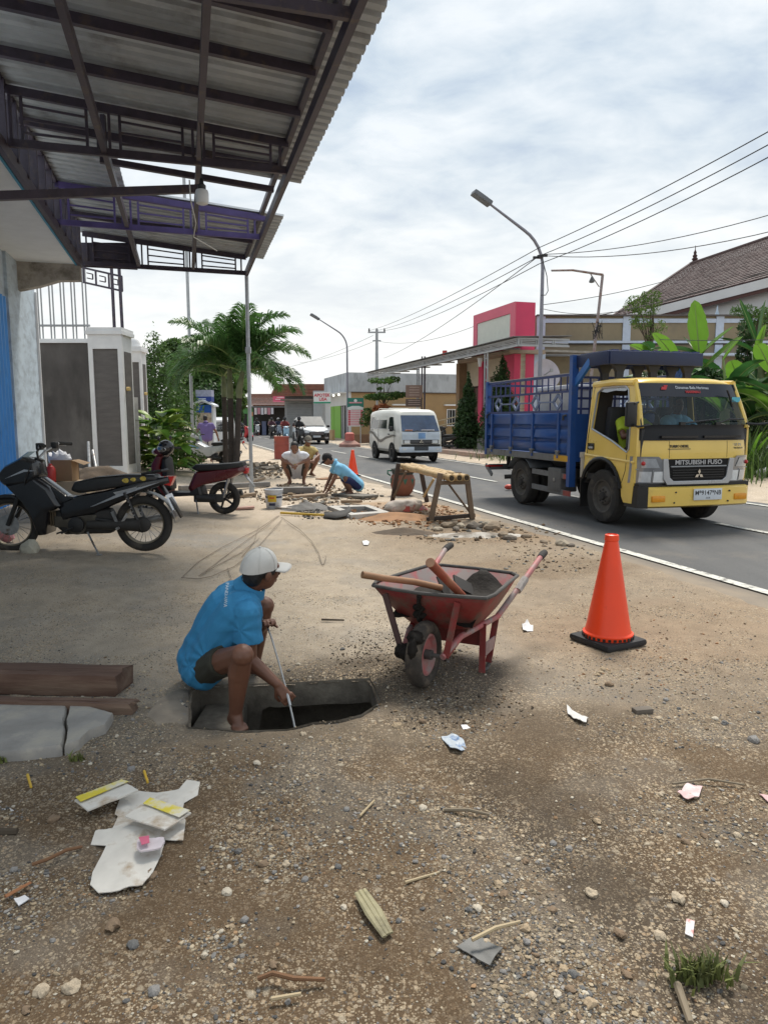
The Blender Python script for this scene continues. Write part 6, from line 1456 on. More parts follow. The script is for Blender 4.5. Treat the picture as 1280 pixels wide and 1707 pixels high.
 for s in (1,-1):
  wheel('wheel',(s*.80,1.07,.39),.39,.20,o,RIMD,s);wheel('wheel',(s*.80,-1.45,.39),.39,.20,o,RIMD,s);wheel('wheel',(s*.56,-1.45,.39),.385,.19,o,RIMD,s,0)
  m = MB();aa = np.linspace(R(20),R(165),9);m.loft([[(s*x,1.07+.47*math.cos(a),.42+.49*math.sin(a)) for a in aa] for x in (.55,.89)],caps=False,closed=False);m.build('inner_arch',GRIME,o,ang=60)
  m = MB();aa = np.linspace(R(35),R(150),8);m.loft([[(s*x,-1.45+.50*math.cos(a),.40+.47*math.sin(a)) for a in aa] for x in (.46,.92)],caps=False,closed=False);g = m.build('mudguard',mat('mudguard_grey',(.09,.10,.11),.7,var=.2),o,ang=60);md = g.modifiers.new('t','SOLIDIFY');md.thickness = .01
  m = MB();m.box((s*.80,.55,.40),(.24,.015,.45));m.build('mud_flap',BLACKP,o,sf=False)
  if s > 0:
   m = MB();m.beam((.90,-.98,.62),(.90,.22,.60),.03,.085);m.beam((.90,-.98,.36),(.90,.22,.34),.03,.085);sg = m.build('side_guard',RAILG,o,sf=False)
   m = MB();m.box((.915,.16,.60),(.02,.2,.08));m.box((.915,.16,.34),(.02,.2,.08));m.build('red_reflector',mat('faded_red_reflector',(.30,.06,.05),.5,var=.3,vscale=20),sg,sf=False)
   m = MB();m.box2((.62,-.42,.34),(.93,-.02,.72),.02);bx = m.build('tool_box',mat('tool_box_grey',(.11,.11,.11),.6,var=.25,vscale=8),o)
   m = MB();m.cyl((.93,-.2,.53),(.945,-.2,.53),.03,n=10);m.build('lock',STEEL,bx)
   m = MB();m.cyl((.82,.47,.62),(.82,.47,.92),.055,n=10);m.cyl((.82,.47,.92),(.82,.47,1.0),.07,n=10);m.build('air_intake',mat('cream_canister',(.40,.36,.30),.6,var=.2),o)
  else:
   m = MB();m.box2((-.90,-.9,.36),(-.6,.2,.70),.03);m.build('fuel_tank',GREYP,o)
 m = MB();m.box2((-.92,-2.82,.84),(.92,.26,.93));m.build('bed_floor',TBLUE,o,sf=False)
 for s in (1,-1):
  m = MB();m.beam((s*.925,-2.82,.885),(s*.925,.22,.885),.03,.11);rl = m.build('bed_rail',RAILG,o,sf=False)
  if s > 0:
   m = MB();m.box((.945,.0,.885),(.012,.42,.09));m.build('yellow_marker',mat('yellow_marker',(.55,.30,.02),.6,var=.15),rl,sf=False)
  pr = [(.95,.0),(1.11,.0),(1.13,-.035),(1.17,-.035),(1.20,.02),(1.33,.0),(1.35,-.035),(1.39,-.035),(1.42,.02),(1.57,.01),(1.60,.01)]
  m = MB();m.loft([[(s*(.915+dx),y,z) for z,dx in pr] for y in np.linspace(-2.78,.18,3)],caps=False,closed=False);sp = m.build('side_board',TBLUE,o,ang=20);md = sp.modifiers.new('t','SOLIDIFY');md.thickness = .03
  for y in (-2.55,-1.75,-.95,-.10):
   m = MB();m.box((s*.945,y,1.24),(.025,.045,.72));m.build('stake',TBLUE,sp,sf=False)
   m = MB();m.box((s*.955,y,.955),(.03,.07,.05));m.cyl((s*.95,y-.06,.99),(s*.95,y+.06,.99),.018,n=8);m.build('hinge',RAILG,sp)
  m = MB();m.tube([(s*.935,.10,1.56),(s*.985,.10,1.55),(s*.985,.10,1.48)],.018,6);m.build('latch',BLACKP,sp)
  m = MB();m.tube([(s*.935,-2.7,1.60),(s*.985,-2.7,1.58),(s*.985,-2.7,1.52)],.018,6);m.build('latch',BLACKP,sp)
  m = MB();m.beam((s*.90,-2.80,2.18),(s*.90,.20,2.18),.04,.04);m.beam((s*.90,-2.80,1.93),(s*.90,.20,1.93),.04,.035);m.beam((s*.90,-2.80,1.62),(s*.90,.20,1.62),.04,.04);fr = m.build('fence_rail',NAVY,o,sf=False)
  m = MB();m.beam((s*.90,-2.80,2.205),(s*.90,.20,2.205),.035,.012);m.build('worn_top_edge',mat('worn_pale_edge',(.40,.38,.36),.6,var=.15),fr,sf=False)
  for k in range(15):
   y = -2.68+k*.195;m = MB();m.beam((s*.90,y,1.93),(s*.90,y,2.17),.017,.017,up=(1,0,0));m.build('bar',NAVY,fr,sf=False)
  for k in range(8):
   y = -2.62+k*.36;m = MB();m.beam((s*.90,y,1.63),(s*.90,y,1.93),.018,.018,up=(1,0,0));m.build('bar',NAVY,fr,sf=False)
  for k in range(4):
   y = -2.38+k*.72;cz = 1.775;m = MB();q = [(s*.90,y+a,cz+b) for a,b in ((.13,0),(0,.115),(-.13,0),(0,-.115))]
   for a,b in zip(q,q[1:]+q[:1]):m.beam(a,b,.045,.022,up=(1,0,0))
   if k < 3:m.beam((s*.90,y+.13,cz),(s*.90,y+.59,cz),.03,.025)
   m.build('diamond',mat('faded_blue_grey',(.15,.19,.30),.5,var=.2),fr,sf=False)
  m = MB();m.box2((s*.84,.18,.45),(s*.95,.27,2.47));m.build('front_post',TBLUE,o,sf=False)
  m = MB();m.box2((s*.86,-2.86,.82),(s*.95,-2.78,2.22));m.build('rear_post',TBLUE,o,sf=False)
  m = MB();m.beam((s*.88,.22,2.02),(s*.86,.62,2.36),.05,.1);m.build('rack_brace',mat('bright_blue_brace',(.04,.16,.45),.45,var=.1),o,sf=False)
 m = MB();m.box2((-.84,.19,.93),(.84,.25,1.58));m.build('headboard',TBLUE,o,sf=False)
 m = MB()
 for z in (1.66,1.82,1.98,2.14):m.beam((-.84,.22,z),(.84,.22,z),.03,.035)
 hb = m.build('headboard_grid',NAVY,o,sf=False)
 for k in range(11):x = -.75+k*.15;m = MB();m.beam((x,.22,1.58),(x,.22,2.14),.025,.025,up=(1,0,0));m.build('bar',NAVY,hb,sf=False)
 m = MB();m.box2((-.86,-2.82,.93),(.86,-2.77,1.58));m.build('tailgate',TBLUE,o,sf=False)
 m = MB();m.beam((-.86,-2.8,2.15),(.86,-2.8,2.15),.04,.04);m.build('tail_bar',NAVY,o,sf=False)
 m = MB();n = 9
 RX,RY = -.72,1.08
 for (a,b) in (((RX,.25),(.86,.25)),((RX,RY),(.86,RY)),((RX,.25),(RX,RY)),((.86,.25),(.86,RY))):
  m.beam((a[0],a[1],2.37),(b[0],b[1],2.37),.05,.19)
 rk = m.build('cab_rack',mat('dark_blue_rack',(.012,.022,.07),.5,var=.15),o,bevel=.012)
 for k in range(n):x = RX+.1+k*.172;m = MB();m.beam((x,.25,2.475),(x,RY,2.475),.10,.02);m.build('slat',NAVY,rk,sf=False)
 for y in (.62,.98):
  for x in (-.55,.05,.62):m = MB();m.loft([[(x-.12,y-.04,2.30),(x+.12,y-.04,2.30),(x+.12,y+.04,2.30),(x-.12,y+.04,2.30)],[(x-.06,y-.03,2.18),(x+.06,y-.03,2.18),(x+.06,y+.03,2.18),(x-.06,y+.03,2.18)],[(x-.05,y-.03,2.06),(x+.05,y-.03,2.06),(x+.05,y+.03,2.06),(x-.05,y+.03,2.06)]]);m.build('rack_foot',BLACKP,rk,sf=False)
 m = MB();m.beam((-.90,-2.72,.58),(.90,-2.72,.58),.08,.11);tb = m.build('rear_underrun_bar',RAILG,o,sf=False)
 m = MB();m.box((.80,-2.72,.60),(.32,.1,.03));m.box((.80,-2.765,.58),(.3,.012,.09));m.build('red_reflector',REDL,tb,sf=False)
 for x in (-.5,.5):m = MB();m.beam((x,-2.7,.85),(x,-2.7,.55),.06,.06,up=(0,1,0));m.build('bracket',GRIME,tb,sf=False)
 m = MB();m.beam((.94,-2.80,.62),(.94,-2.52,.44),.03,.07);m.build('bent_flap',RAILG,tb,sf=False)
 m = MB();m.cyl((.70,-1.9,.45),(.93,-2.0,.44),.04,n=8);m.build('exhaust',GRIME,o)
 b = thing('white_crate','white covered crate standing in the blue truck bed','crate',pmat(o) @ V3((.25,-.7,.93)),math.pi+ANG)
 m = MB();m.box2((-.45,-.55,0),(.45,.55,1.05),.04);m.build('crate_side',mat('crate_white',(.60,.58,.54),.7,var=.1),b)
 m = MB();m.box2((-.47,-.57,1.05),(.47,.57,1.12),.02);m.build('lid',WHITEP,b)
 mw = pmat(o)
 def seated(px_,label,shirt,trouser,face,name='person',dz=0):
  w = lambda *p:mw @ V3(p)
  t = thing('person',label,'person',w(px_,1.0,.98))
  J = dict(pelvis=w(px_,1.02,1.06+dz),chest=w(px_,1.0,1.42+dz),neck=w(px_,1.03,1.55+dz),head=w(px_,1.06,1.70+dz),shoL=w(px_-.19,1.02,1.47+dz),shoR=w(px_+.19,1.02,1.47+dz),
    elbL=w(px_-.32,1.16,1.30+dz),elbR=w(px_+.27,1.22,1.26+dz),wriL=w(px_-.40,1.42,1.40+dz),wriR=w(px_+.12,1.40,1.38),hipL=w(px_-.1,1.08,1.04),hipR=w(px_+.1,1.08,1.04),
    kneL=w(px_-.13,1.46,1.06),kneR=w(px_+.13,1.46,1.06),ankL=w(px_-.13,1.52,.76),ankR=w(px_+.13,1.52,.76),toeL=w(px_-.13,1.62,.72),toeR=w(px_+.13,1.62,.72))
  figure(t,J,SKIN,HAIRM,shirt,trouser,.014,face=mw.to_3x3() @ V3(face),leg=1.0,k=.95)
 seated(-.36,'passenger in a pale blue shirt seen through the truck windscreen',mat('pale_blue_shirt',(.22,.48,.70),.8,var=.06),mat('dark_trousers',(.03,.03,.04),.9),(.15,1,0))
 seated(.40,'driver in a lime yellow top seen in the truck side window',mat('lime_top',(.42,.55,.04),.8,var=.06),MATS['dark_trousers'],(0,1,0),dz=-.02)
build_truck()
# ================================================================== van, car, motorbikes
CREAMW = mat('cream_van_paint',(.66,.65,.60),.35,var=.05,vscale=1.5,coat=.3)
PALEB = mat('pale_blue_front',(.55,.62,.70),.35,var=.12,vscale=3,coat=.3)
STRIPE = mat('dark_body_stripe',(.10,.095,.085),.4,var=.1)
def shell(m,secs,n=16):
 """secs: (y, z0, z1, hw, top_hw, round) closed cross sections along y"""
 rings = []
 for (y,z0,z1,hw,thw,shift) in secs:
  r = [];zm = z0+(z1-z0)*.52
  pts = [(hw*.86,z0),(hw*.98,z0+.06),(hw,z0+(zm-z0)*.5),(hw,zm),(hw*.5+thw*.5+.01,zm+(z1-zm)*.5),(thw,z1-.10),(thw*.93,z1-.03),(thw*.6,z1),(0,z1+.015)]
  r = [(x,y+shift*((z-z0)/(z1-z0)),z) for x,z in pts] + [(-x,y+shift*((z-z0)/(z1-z0)),z) for x,z in pts[-2::-1]]
  rings.append(r)
 m.loft(rings,caps=True)
def build_van():
 o = thing('van','cream minibus with dark wavy side stripe coming towards the viewer','van',S(24.6,8.45,.016),math.pi+ANG)
 F0 = .95;HW = .80;L = 3.95
 m = MB()
 def sec(y,z0,z1,hw,thw):
  pts = [(hw*.9,z0),(hw,z0+.10),(hw+.02,.80),(hw,.98),(hw-.02,1.10),(thw+.03,z1-.18),(thw-.03,z1-.07),(thw*.75,z1-.015),(0,z1)]
  return [(x,y,z) for x,z in pts] + [(-x,y,z) for x,z in pts[-2::-1]]
 rows = [sec(F0-L,.42,1.80,HW-.06,HW-.14),sec(F0-L+.10,.34,1.86,HW-.01,HW-.08),sec(F0-L+1.0,.34,1.90,HW,HW-.06),sec(F0-1.6,.34,1.90,HW,HW-.06),sec(F0-.75,.34,1.88,HW,HW-.07)]
 m.loft(rows,caps=True)
 def nose(y_lo,y_hi,hw,thw,z1):
  pts = [(hw*.9,.36),(hw,.46),(hw+.015,.80),(hw,.98),(hw-.02,1.10),(thw+.03,z1-.18),(thw-.03,z1-.07),(thw*.75,z1-.015),(0,z1)]
  f = lambda z:y_lo if z <= 1.06 else y_lo + (y_hi-y_lo)*(z-1.06)/(z1-1.06)
  return [(x,f(z),z) for x,z in pts] + [(-x,f(z),z) for x,z in pts[-2::-1]]
 m.loft([nose(F0-.75,F0-.75,HW,HW-.07,1.88),nose(F0-.25,F0-.62,HW-.005,HW-.08,1.87),nose(F0-.06,F0-.52,HW-.03,HW-.11,1.82),nose(F0,F0-.46,HW-.09,HW-.17,1.76)],caps=True)
 bd = m.build('body',CREAMW,o,ang=35)
 def front_y(z):return F0+.004 if z <= 1.06 else F0+.004 - .46*(z-1.06)/.70
 def fpan(name,x0,x1,z0,z1,mt,off=.006,par=None,tx=0.0):
  m = MB();rows = []
  for z in np.linspace(z0,z1,4):rows.append([(x*(1-tx*(z-z0)/(z1-z0)),front_y(z)+off,z) for x in np.linspace(x0,x1,7)])
  m.loft(rows,caps=False,closed=False);return m.build(name,mt,par or o,sf=False)
 fpan('windscreen',-.70,.70,1.10,1.66,mat('van_glass',(.03,.055,.11),.08,var=.35,vscale=3,spec=.7),.008,tx=.10)
 fpan('front_panel',-.70,.70,.80,1.08,PALEB,.005)
 g = fpan('grille',-.66,.66,.66,.80,BLACKP,.012)
 for x in (-.22,.22):fpan('grille_slot',x-.20,x+.20,.70,.775,mat('grille_grey',(.07,.07,.075),.4),.02,g)
 for x in (-.52,.52):
  hl = fpan('headlight',x-.11,x+.11,.68,.785,LAMPG,.02);fpan('lamp_rim',x-.13,x+.13,.665,.68,CHROME,.022,hl)
 for k in range(3):
  a = R(90+120*k);c = V3((0,F0+.035,.74));d = V3((math.cos(a),0,math.sin(a)));n = V3((-math.sin(a),0,math.cos(a)))
  q = [c,c+d*.04+n*.023,c+d*.08,c+d*.04-n*.023];m = MB();m.loft([q,[p+V3((0,.006,0)) for p in q]]);m.build('emblem_lozenge',CHROME,g,sf=False)
 m = MB();m.box2((-.78,F0-.12,.36),(.78,F0+.05,.56),.03);bu = m.build('bumper',PALEB,o)
 m = MB();m.box2((-.72,F0+.0,.565),(.72,F0+.03,.64));m.build('lower_grille',BLACKP,bu,sf=False)
 m = MB();m.box2((-.26,F0+.05,.43),(.26,F0+.062,.56));pl = m.build('number_plate',mat('black_plate',(.05,.06,.07),.5,var=.3,vscale=20),bu,sf=False)
 for x in (-.62,.62):m = MB();m.box((x,F0+.05,.47),(.14,.02,.06));m.build('fog_lamp',LAMPG,bu,sf=False)
 m = MB();m.box2((-.16,F0+.012,.84),(.10,F0+.018,1.04));m.build('bonnet_badge',mat('blue_decal',(.20,.36,.62),.5,var=.2),o,sf=False)
 for x in (-.25,.3):m = MB();m.tube([(x,F0+.01,1.09),(x-.25,F0-.05,1.14)],.012,5);m.build('wiper',BLACKP,o)
 for x,w,c in ((.45,.28,(.5,.2,.12)),(-.25,.5,(.45,.45,.5))):m = MB();m.box((x,F0-.01+.012,1.13),(w,.01,.05),Matrix.Rotation(R(-33),3,'X'));m.build('dash_item',mat('dash_item_%d' % (x > 0),c,.6,var=.3,vscale=12),o,sf=False)
 def sxv(z):return HW+.004 if z < 1.0 else HW+.004 - .055*(z-1.0)/.75
 for s in (1,-1):
  for nm,poly in (('window',[(-1.55,1.16),(-.55,1.16),(-.55,1.62),(-1.5,1.62)]),('window',[(-2.75,1.16),(-1.65,1.16),(-1.62,1.62),(-2.6,1.60)]),('window',[(-.38,1.16),(.42,1.10),(.36,1.2),(.18,1.60),(-.32,1.62)])):
   m = MB();m.plate(poly,lambda u,v,d:(s*(sxv(v)+d),u,v),.006);w = m.build(nm,GLASSD,o,sf=False)
   m = MB();m.tube([(s*(sxv(v)+.006),u,v) for u,v in poly+poly[:1]],.012,5);m.build('seal',CREAMW,w)
  m = MB();top = [];bot = []
  yy = np.linspace(-2.9,.55,20)
  za = [.88+.16*math.exp(-((y+2.6)/.5)**2)-.16*math.exp(-((y+1.3)/.55)**2)+.06*math.exp(-((y-.3)/.4)**2) for y in yy]
  m.loft([[(s*(HW+.026),y,z-.04-.03*math.sin((y+3)*1.1)) for y,z in zip(yy,za)],[(s*(HW+.026),y,z+.04) for y,z in zip(yy,za)]],caps=False,closed=False);m.build('wavy_stripe',STRIPE,o)
  for y in (.45,-1.6):m = MB();m.tube([(s*(sxv(z)+.02),y-(.1 if z < .6 else 0),z) for z in (.45,.8,1.0,1.15)],.006,4);m.build('door_gap',BLACKP,o)
  m = MB();m.box((s*(HW+.03),-.25,.98),(.03,.12,.035));m.build('door_handle',BLACKP,o,sf=False)
  m = MB();m.box((s*(HW+.14),.45,1.18),(.14,.05,.18),None,.02);m.build('mirror',BLACKP,o)
  for y in (.12,-2.12):
   wheel('wheel',(s*(HW-.04),y,.30),.30,.17,o,STEEL,s,5)
   m = MB();m.lathe([(.36,-.02),(.36,.026),(.001,.026)],c=(s*HW,y,.34),axis=(s,0,0),n=24,caps=False);m.build('wheel_well',mat('wheel_well',(.008,.008,.008),.9,var=0),o)
 m = MB();m.box2((-.6,-2.9,.2),(.6,.6,.4));m.build('underbody',GRIME,o,sf=False)
 for y in (-2.2,-.9):m = MB();m.tube([(-.62,y,1.89),(-.6,y,1.93),(.6,y,1.93),(.62,y,1.89)],.012,5);m.build('roof_bar',CREAMW,o)
 m = MB();m.box((-.2,F0-.45,1.60),(.35,.02,.05));m.build('sticker',mat('orange_sticker',(.6,.25,.08),.5),o,sf=False)
build_van()
def build_car():
 p = P(525,741);r,s = rs(p.x,p.y)
 o = thing('car','white people carrier with black front bumper behind the red drum','car',S(r+.9,8.75,.016),math.pi+ANG)
 WH = mat('pearl_white_paint',(.68,.69,.70),.25,var=.03,coat=.4)
 m = MB();HW = .87
 def sec(y,z0,zb,z1,hw,thw):
  pts = [(hw*.92,z0),(hw,z0+.12),(hw,zb-.15),(hw-.02,zb),(thw+.02,z1-.12),(thw-.06,z1-.02),(0,z1)]
  return [(x,y,z) for x,z in pts]+[(-x,y,z) for x,z in pts[-2::-1]]
 m.loft([sec(.90,.30,.74,.80,HW-.14,.60),sec(.78,.22,.82,.90,HW-.03,.72),sec(.1,.2,.98,1.04,HW,.76),sec(-.15,.2,1.0,1.10,HW,.78),sec(-.95,.2,1.02,1.68,HW,.68),sec(-2.2,.2,1.04,1.72,HW,.66),sec(-3.2,.22,1.04,1.66,HW-.02,.64),sec(-3.5,.3,1.0,1.2,HW-.1,.62)],caps=True)
 m.build('body',WH,o,ang=40)
 m = MB();m.loft([[(x*.78,-.17+.02,1.085) for x in np.linspace(-1,1,7)],[(x*.66,-.93,1.66) for x in np.linspace(-1,1,7)]],caps=False,closed=False)
 for v in m.bm.verts:v.co += V3((0,.045,.06))
 m.build('windscreen',mat('car_glass',(.05,.06,.07),.32,var=.1,spec=.08),o,sf=False)
 for sg in (1,-1):
  m = MB();m.plate([(-.35,1.08),(-.9,1.55),(-2.0,1.60),(-3.0,1.52),(-3.1,1.08)],lambda u,v,d:(sg*(HW-.0-(v-1.0)*.29+d+.012),u,v),.004);m.build('window',GLASSD,o,sf=False)
  m = MB();m.loft([[(sg*.45,.86,.74),(sg*.84,.72,.80),(sg*.84,.70,.92),(sg*.5,.85,.84)],[(sg*.45,.90,.74),(sg*.87,.76,.80),(sg*.87,.72,.92),(sg*.5,.89,.84)]]);m.build('headlight',LAMPG,o,sf=False)
  m = MB();m.box((sg*(HW+.12),-.30,1.10),(.20,.10,.14),None,.03);m.build('mirror',BLACKP,o)
  for y in (.02,-2.55):
   wheel('wheel',(sg*(HW-.05),y,.32),.32,.2,o,STEEL,sg,5)
   m = MB();m.lathe([(.38,-.02),(.38,.012),(.001,.012)],c=(sg*HW,y,.36),axis=(sg,0,0),n=24,caps=False);m.build('wheel_well',MATS['wheel_well'],o)
 m = MB();m.box2((-.80,.76,.24),(.80,.97,.70),.04);bu = m.build('bumper',BLACKG,o)
 m = MB();m.box2((-.46,.88,.58),(.46,.985,.76));g = m.build('grille',BLACKG,o,sf=False)
 for z in (.62,.67,.72):m = MB();m.box((0,.99,z),(.86,.01,.014));m.build('grille_bar',SILV,g,sf=False)
 m = MB();m.box2((-.24,.972,.42),(.24,.985,.54));m.build('number_plate',PLATEW,bu,sf=False)
 for x in (-.62,.62):m = MB();m.box((x,.97,.40),(.22,.02,.10));m.build('fog_lamp',SILV,bu,sf=False)
build_car()
def build_far_car():
 p = P(486,728);o = thing('car','small pale car half hidden behind the motorcyclists','car',p+V3((0,0,.014)),math.pi+ANG)
 m = MB()
 def sec(y,z0,zb,z1,hw,thw):
  pts = [(hw,z0),(hw,zb),(thw,z1-.05),(0,z1)];return [(x,y,z) for x,z in pts]+[(-x,y,z) for x,z in pts[-2::-1]]
 m.loft([sec(1.8,.3,.7,.75,.7,.6),sec(1.6,.22,.85,.9,.8,.7),sec(.8,.2,.98,1.02,.82,.74),sec(.1,.2,1.0,1.5,.82,.62),sec(-1.3,.2,1.0,1.52,.82,.6),sec(-1.8,.3,.9,1.0,.8,.6)],caps=True);m.build('body',MATS['pearl_white_paint'],o)
 m = MB();m.loft([[(-.70,.80,1.03),(.70,.80,1.03)],[(-.60,.16,1.46),(.60,.16,1.46)]],caps=False,closed=False)
 for v in m.bm.verts:v.co += V3((0,.02,.02))
 m.build('windscreen',GLASSD,o,sf=False)
 m = MB();m.box2((-.5,1.72,.45),(.5,1.83,.68));m.build('grille',BLACKP,o,sf=False)
 for s in (1,-1):wheel('wheel',(s*.72,1.1,.3),.3,.18,o,STEEL,s,4);m = MB();m.box((s*.6,1.76,.74),(.24,.06,.12));m.build('headlight',LAMPG,o,sf=False)
build_far_car()
def spoke_wheel(o,c,r,w,rim_m,n=18,disc=0):
 wl = bpy.data.objects.new('wheel',None);COL.objects.link(wl);wl.parent = o;wl.location = c
 m = MB();tr = w*.5;m.lathe([(r-tr*1.5+tr*math.cos(a)*1.1+ .5*tr,tr*math.sin(a)) for a in np.linspace(0,2*math.pi,11)[:-1]],axis=(1,0,0),n=40,closed=True);m.build('tyre',RUBBER,wl)
 ri = r-tr*1.9;m = MB();m.lathe([(ri,-w*.36),(ri-.012,-w*.30),(ri-.018,0),(ri-.012,w*.30),(ri,w*.36),(ri+.006,0)],axis=(1,0,0),n=40,closed=True);m.build('rim',rim_m,wl)
 m = MB();m.lathe([(.001,-.055),(.045,-.055),(.045,-.03),(.028,-.02),(.028,.02),(.045,.03),(.045,.055),(.001,.055)],axis=(1,0,0),n=16,caps=False);m.build('hub',STEEL,wl)
 sp = MB();sp.cyl((-.035,.042,0),(-.008,ri*math.cos(.25)-.01,ri*math.sin(.25)),.0028,n=4);s0 = sp.build('spoke',STEEL,wl)
 for k in range(1,n):c2 = part(s0,wl,rot=(2*math.pi*k/n,0,0 if k % 2 == 0 else 0));c2.scale = (1 if k % 2 == 0 else -1,1 if (k//2) % 2 else 1,1)
 if disc:
  m = MB();m.lathe([(.04,.05),(.11,.05),(.11,.054),(.04,.054)],axis=(1,0,0),n=24,closed=True)
  if disc < 0:
   for v in m.bm.verts:v.co.x *= -1
  m.build('brake_disc',STEEL,wl)
 return wl
def cast_wheel(o,c,r,w,rim_m,n=5):
 wl = bpy.data.objects.new('wheel',None);COL.objects.link(wl);wl.parent = o;wl.location = c
 m = MB();tr = w*.5;m.lathe([(r-tr+tr*math.cos(a),tr*math.sin(a)) for a in np.linspace(0,2*math.pi,11)[:-1]],axis=(1,0,0),n=32,closed=True);m.build('tyre',RUBBER,wl)
 ri = r-tr*1.7;m = MB();m.lathe([(ri,-w*.38),(ri-.02,-w*.3),(ri-.02,w*.3),(ri,w*.38),(ri+.01,0)],axis=(1,0,0),n=32,closed=True);m.lathe([(.001,-.05),(.05,-.05),(.05,.05),(.001,.05)],axis=(1,0,0),n=14,caps=False);m.build('rim',rim_m,wl)
 for k in range(n):a = 2*math.pi*k/n;m = MB();m.beam((0,math.cos(a)*.04,math.sin(a)*.04),(0,math.cos(a)*(ri-.005),math.sin(a)*(ri-.005)),.03,.028);m.build('spoke',rim_m,wl)
 return wl
def fin(m,poly,w0,w1=None,off=0.0,bulge=0.0):
 """side-profile body panel: outline (y, z) with half width w0, edges pinched to w1"""
 w1 = w0 if w1 is None else w1;cy = sum(p[0] for p in poly)/len(poly);cz = sum(p[1] for p in poly)/len(poly)
 ins = [(y+(cy-y)*.16,z+(cz-z)*.16) for y,z in poly]
 m.loft([[(off-w0,y,z) for y,z in ins],[(off-w1,y,z) for y,z in poly],[(off+w1,y,z) for y,z in poly],[(off+w0,y,z) for y,z in ins]]);return m
def black_bike():
 a,b = P(22,916),P(243,922);d = (a-b);L = d.length;f = d.normalized();rz = math.atan2(-f.x,f.y)
 o = thing('motorbike','black step-through motorbike parked on its side stand before the shop','motorbike',(b+a)/2,rz)
 wb = L;ry,fy = -wb/2,wb/2;r = .295
 GOLD = mat('dull_alloy_rim',(.22,.19,.14),.5,.6,var=.25,vscale=12)
 spoke_wheel(o,(0,ry,r),r,.085,GOLD,20);spoke_wheel(o,(0,fy,r),r,.072,GOLD,20,disc=-1)
 k = wb/1.24
 def p(y,z):return (ry + y*k,z)
 m = MB();fin(m,[p(.74,.34),p(.46,.40),p(.20,.53),p(.02,.63),p(-.27,.735),p(-.26,.80),p(-.05,.78),p(.30,.66),p(.60,.60),p(.76,.52)],.115,.085);tc_ = m.build('tail_cowl',BLACKG,o,bevel=.012)
 m = MB();fin(m,[p(.64,.66),p(.60,.75),p(.42,.795),p(.10,.825),p(-.14,.82),p(-.17,.77),p(.10,.71),p(.40,.655),p(.56,.63)],.13,.105);st = m.build('seat',mat('black_vinyl_seat',(.016,.016,.017),.42,var=.2,bump=.2,bscale=90),o,bevel=.022)
 m = MB();fin(m,[p(.98,.86),p(.84,.74),p(.68,.60),p(.54,.58),p(.56,.44),p(.76,.46),p(.92,.58),p(1.04,.74)],.09,.06);m.build('leg_shield',BLACKG,o,bevel=.015)
 m = MB();fin(m,[p(1.22,.72),p(.96,.82),p(.82,.70),p(.72,.50),p(.84,.44),p(.87,.20),p(.95,.19),p(1.02,.44),p(1.12,.60)],.155,.125);m.build('side_fairing',BLACKG,o,bevel=.015)
 m = MB();fin(m,[p(1.00,.72),p(1.24,.71),p(1.32,.80),p(1.22,.92),p(1.06,1.01),p(.92,.97),p(.90,.80)],.16,.085);m.build('headlamp_fairing',BLACKG,o,bevel=.025)
 m = MB();m.loft([[(x,ry+(1.32-.14*abs(x/.12))*k,.78) for x in (-.1,0,.1)],[(x,ry+(1.26-.12*abs(x/.12))*k,.88) for x in (-.09,0,.09)]],caps=False,closed=False);m.build('headlight',LAMPG,o)
 m = MB();m.loft([[(x,ry+(1.22-abs(x)*.4)*k,.92) for x in (-.1,-.05,0,.05,.1)],[(x*.8,ry+(1.04-abs(x)*.4)*k,1.06) for x in (-.1,-.05,0,.05,.1)]],caps=False,closed=False);m.build('windshield',mat('smoked_screen',(.08,.085,.09),.15,var=0,alpha=.6),o)
 m = MB();m.plate([p(-.20,.75),p(.16,.645),p(.42,.50),p(.46,.49),p(.18,.60)],lambda u,v,d:(-.117-d,u,v),.003);m.build('silver_graphic',SILV,tc_,sf=False)
 m = MB();m.plate([p(.02,.70),p(.24,.64),p(.22,.615),p(.04,.665)],lambda u,v,d:(-.117-d,u,v),.003);m.build('silver_graphic',GREYP,tc_,sf=False)
 m = MB();m.plate([p(1.20,.79),p(1.02,.86),p(.92,.87),p(1.02,.885)],lambda u,v,d:(-.163-d,u,v),.003);m.build('silver_graphic',SILV,o,sf=False)
 for (u,v,s) in ((.12,.765,.032),(.05,.775,.026),(-.04,.785,.03)):m = MB();m.plate([(ry+(u+s*math.cos(q))*k,v+s*.8*math.sin(q)*(1+.3*math.cos(3*q))) for q in np.linspace(0,6.28,9)[:-1]],lambda a_,b_,d:(-.133-d,a_,b_),.003);m.build('yellow_sticker',mat('yellow_sticker',(.48,.36,.06),.5,var=.4,vscale=40),st,sf=False)
 m = MB();m.loft([[(-.08,ry-.22*k,.80),(.08,ry-.22*k,.80),(.05,ry-.31*k,.80),(-.05,ry-.31*k,.80)],[(-.08,ry-.20*k,.72),(.08,ry-.20*k,.72),(.05,ry-.27*k,.70),(-.05,ry-.27*k,.70)]]);m.build('tail_light',REDL,o,sf=False)
 m = MB();m.tube([(-.10,ry-.02*k,.83),(-.09,ry-.20*k,.86),(0,ry-.24*k,.865),(.09,ry-.20*k,.86),(.10,ry-.02*k,.83)],.015,6);m.build('grab_rail',BLACKP,o)
 m = MB();aa = np.linspace(R(75),R(178),10);m.loft([[(x,ry+math.cos(a)*.345,r+math.sin(a)*.345*(1 if a < 2.4 else .98)) for a in aa] for x in (-.065,-.05,.05,.065)],caps=False,closed=False);fd = m.build('rear_fender',mat('worn_chrome',(.32,.32,.32),.35,.7,var=.2),o,ang=60);md = fd.modifiers.new('t','SOLIDIFY');md.thickness = .006
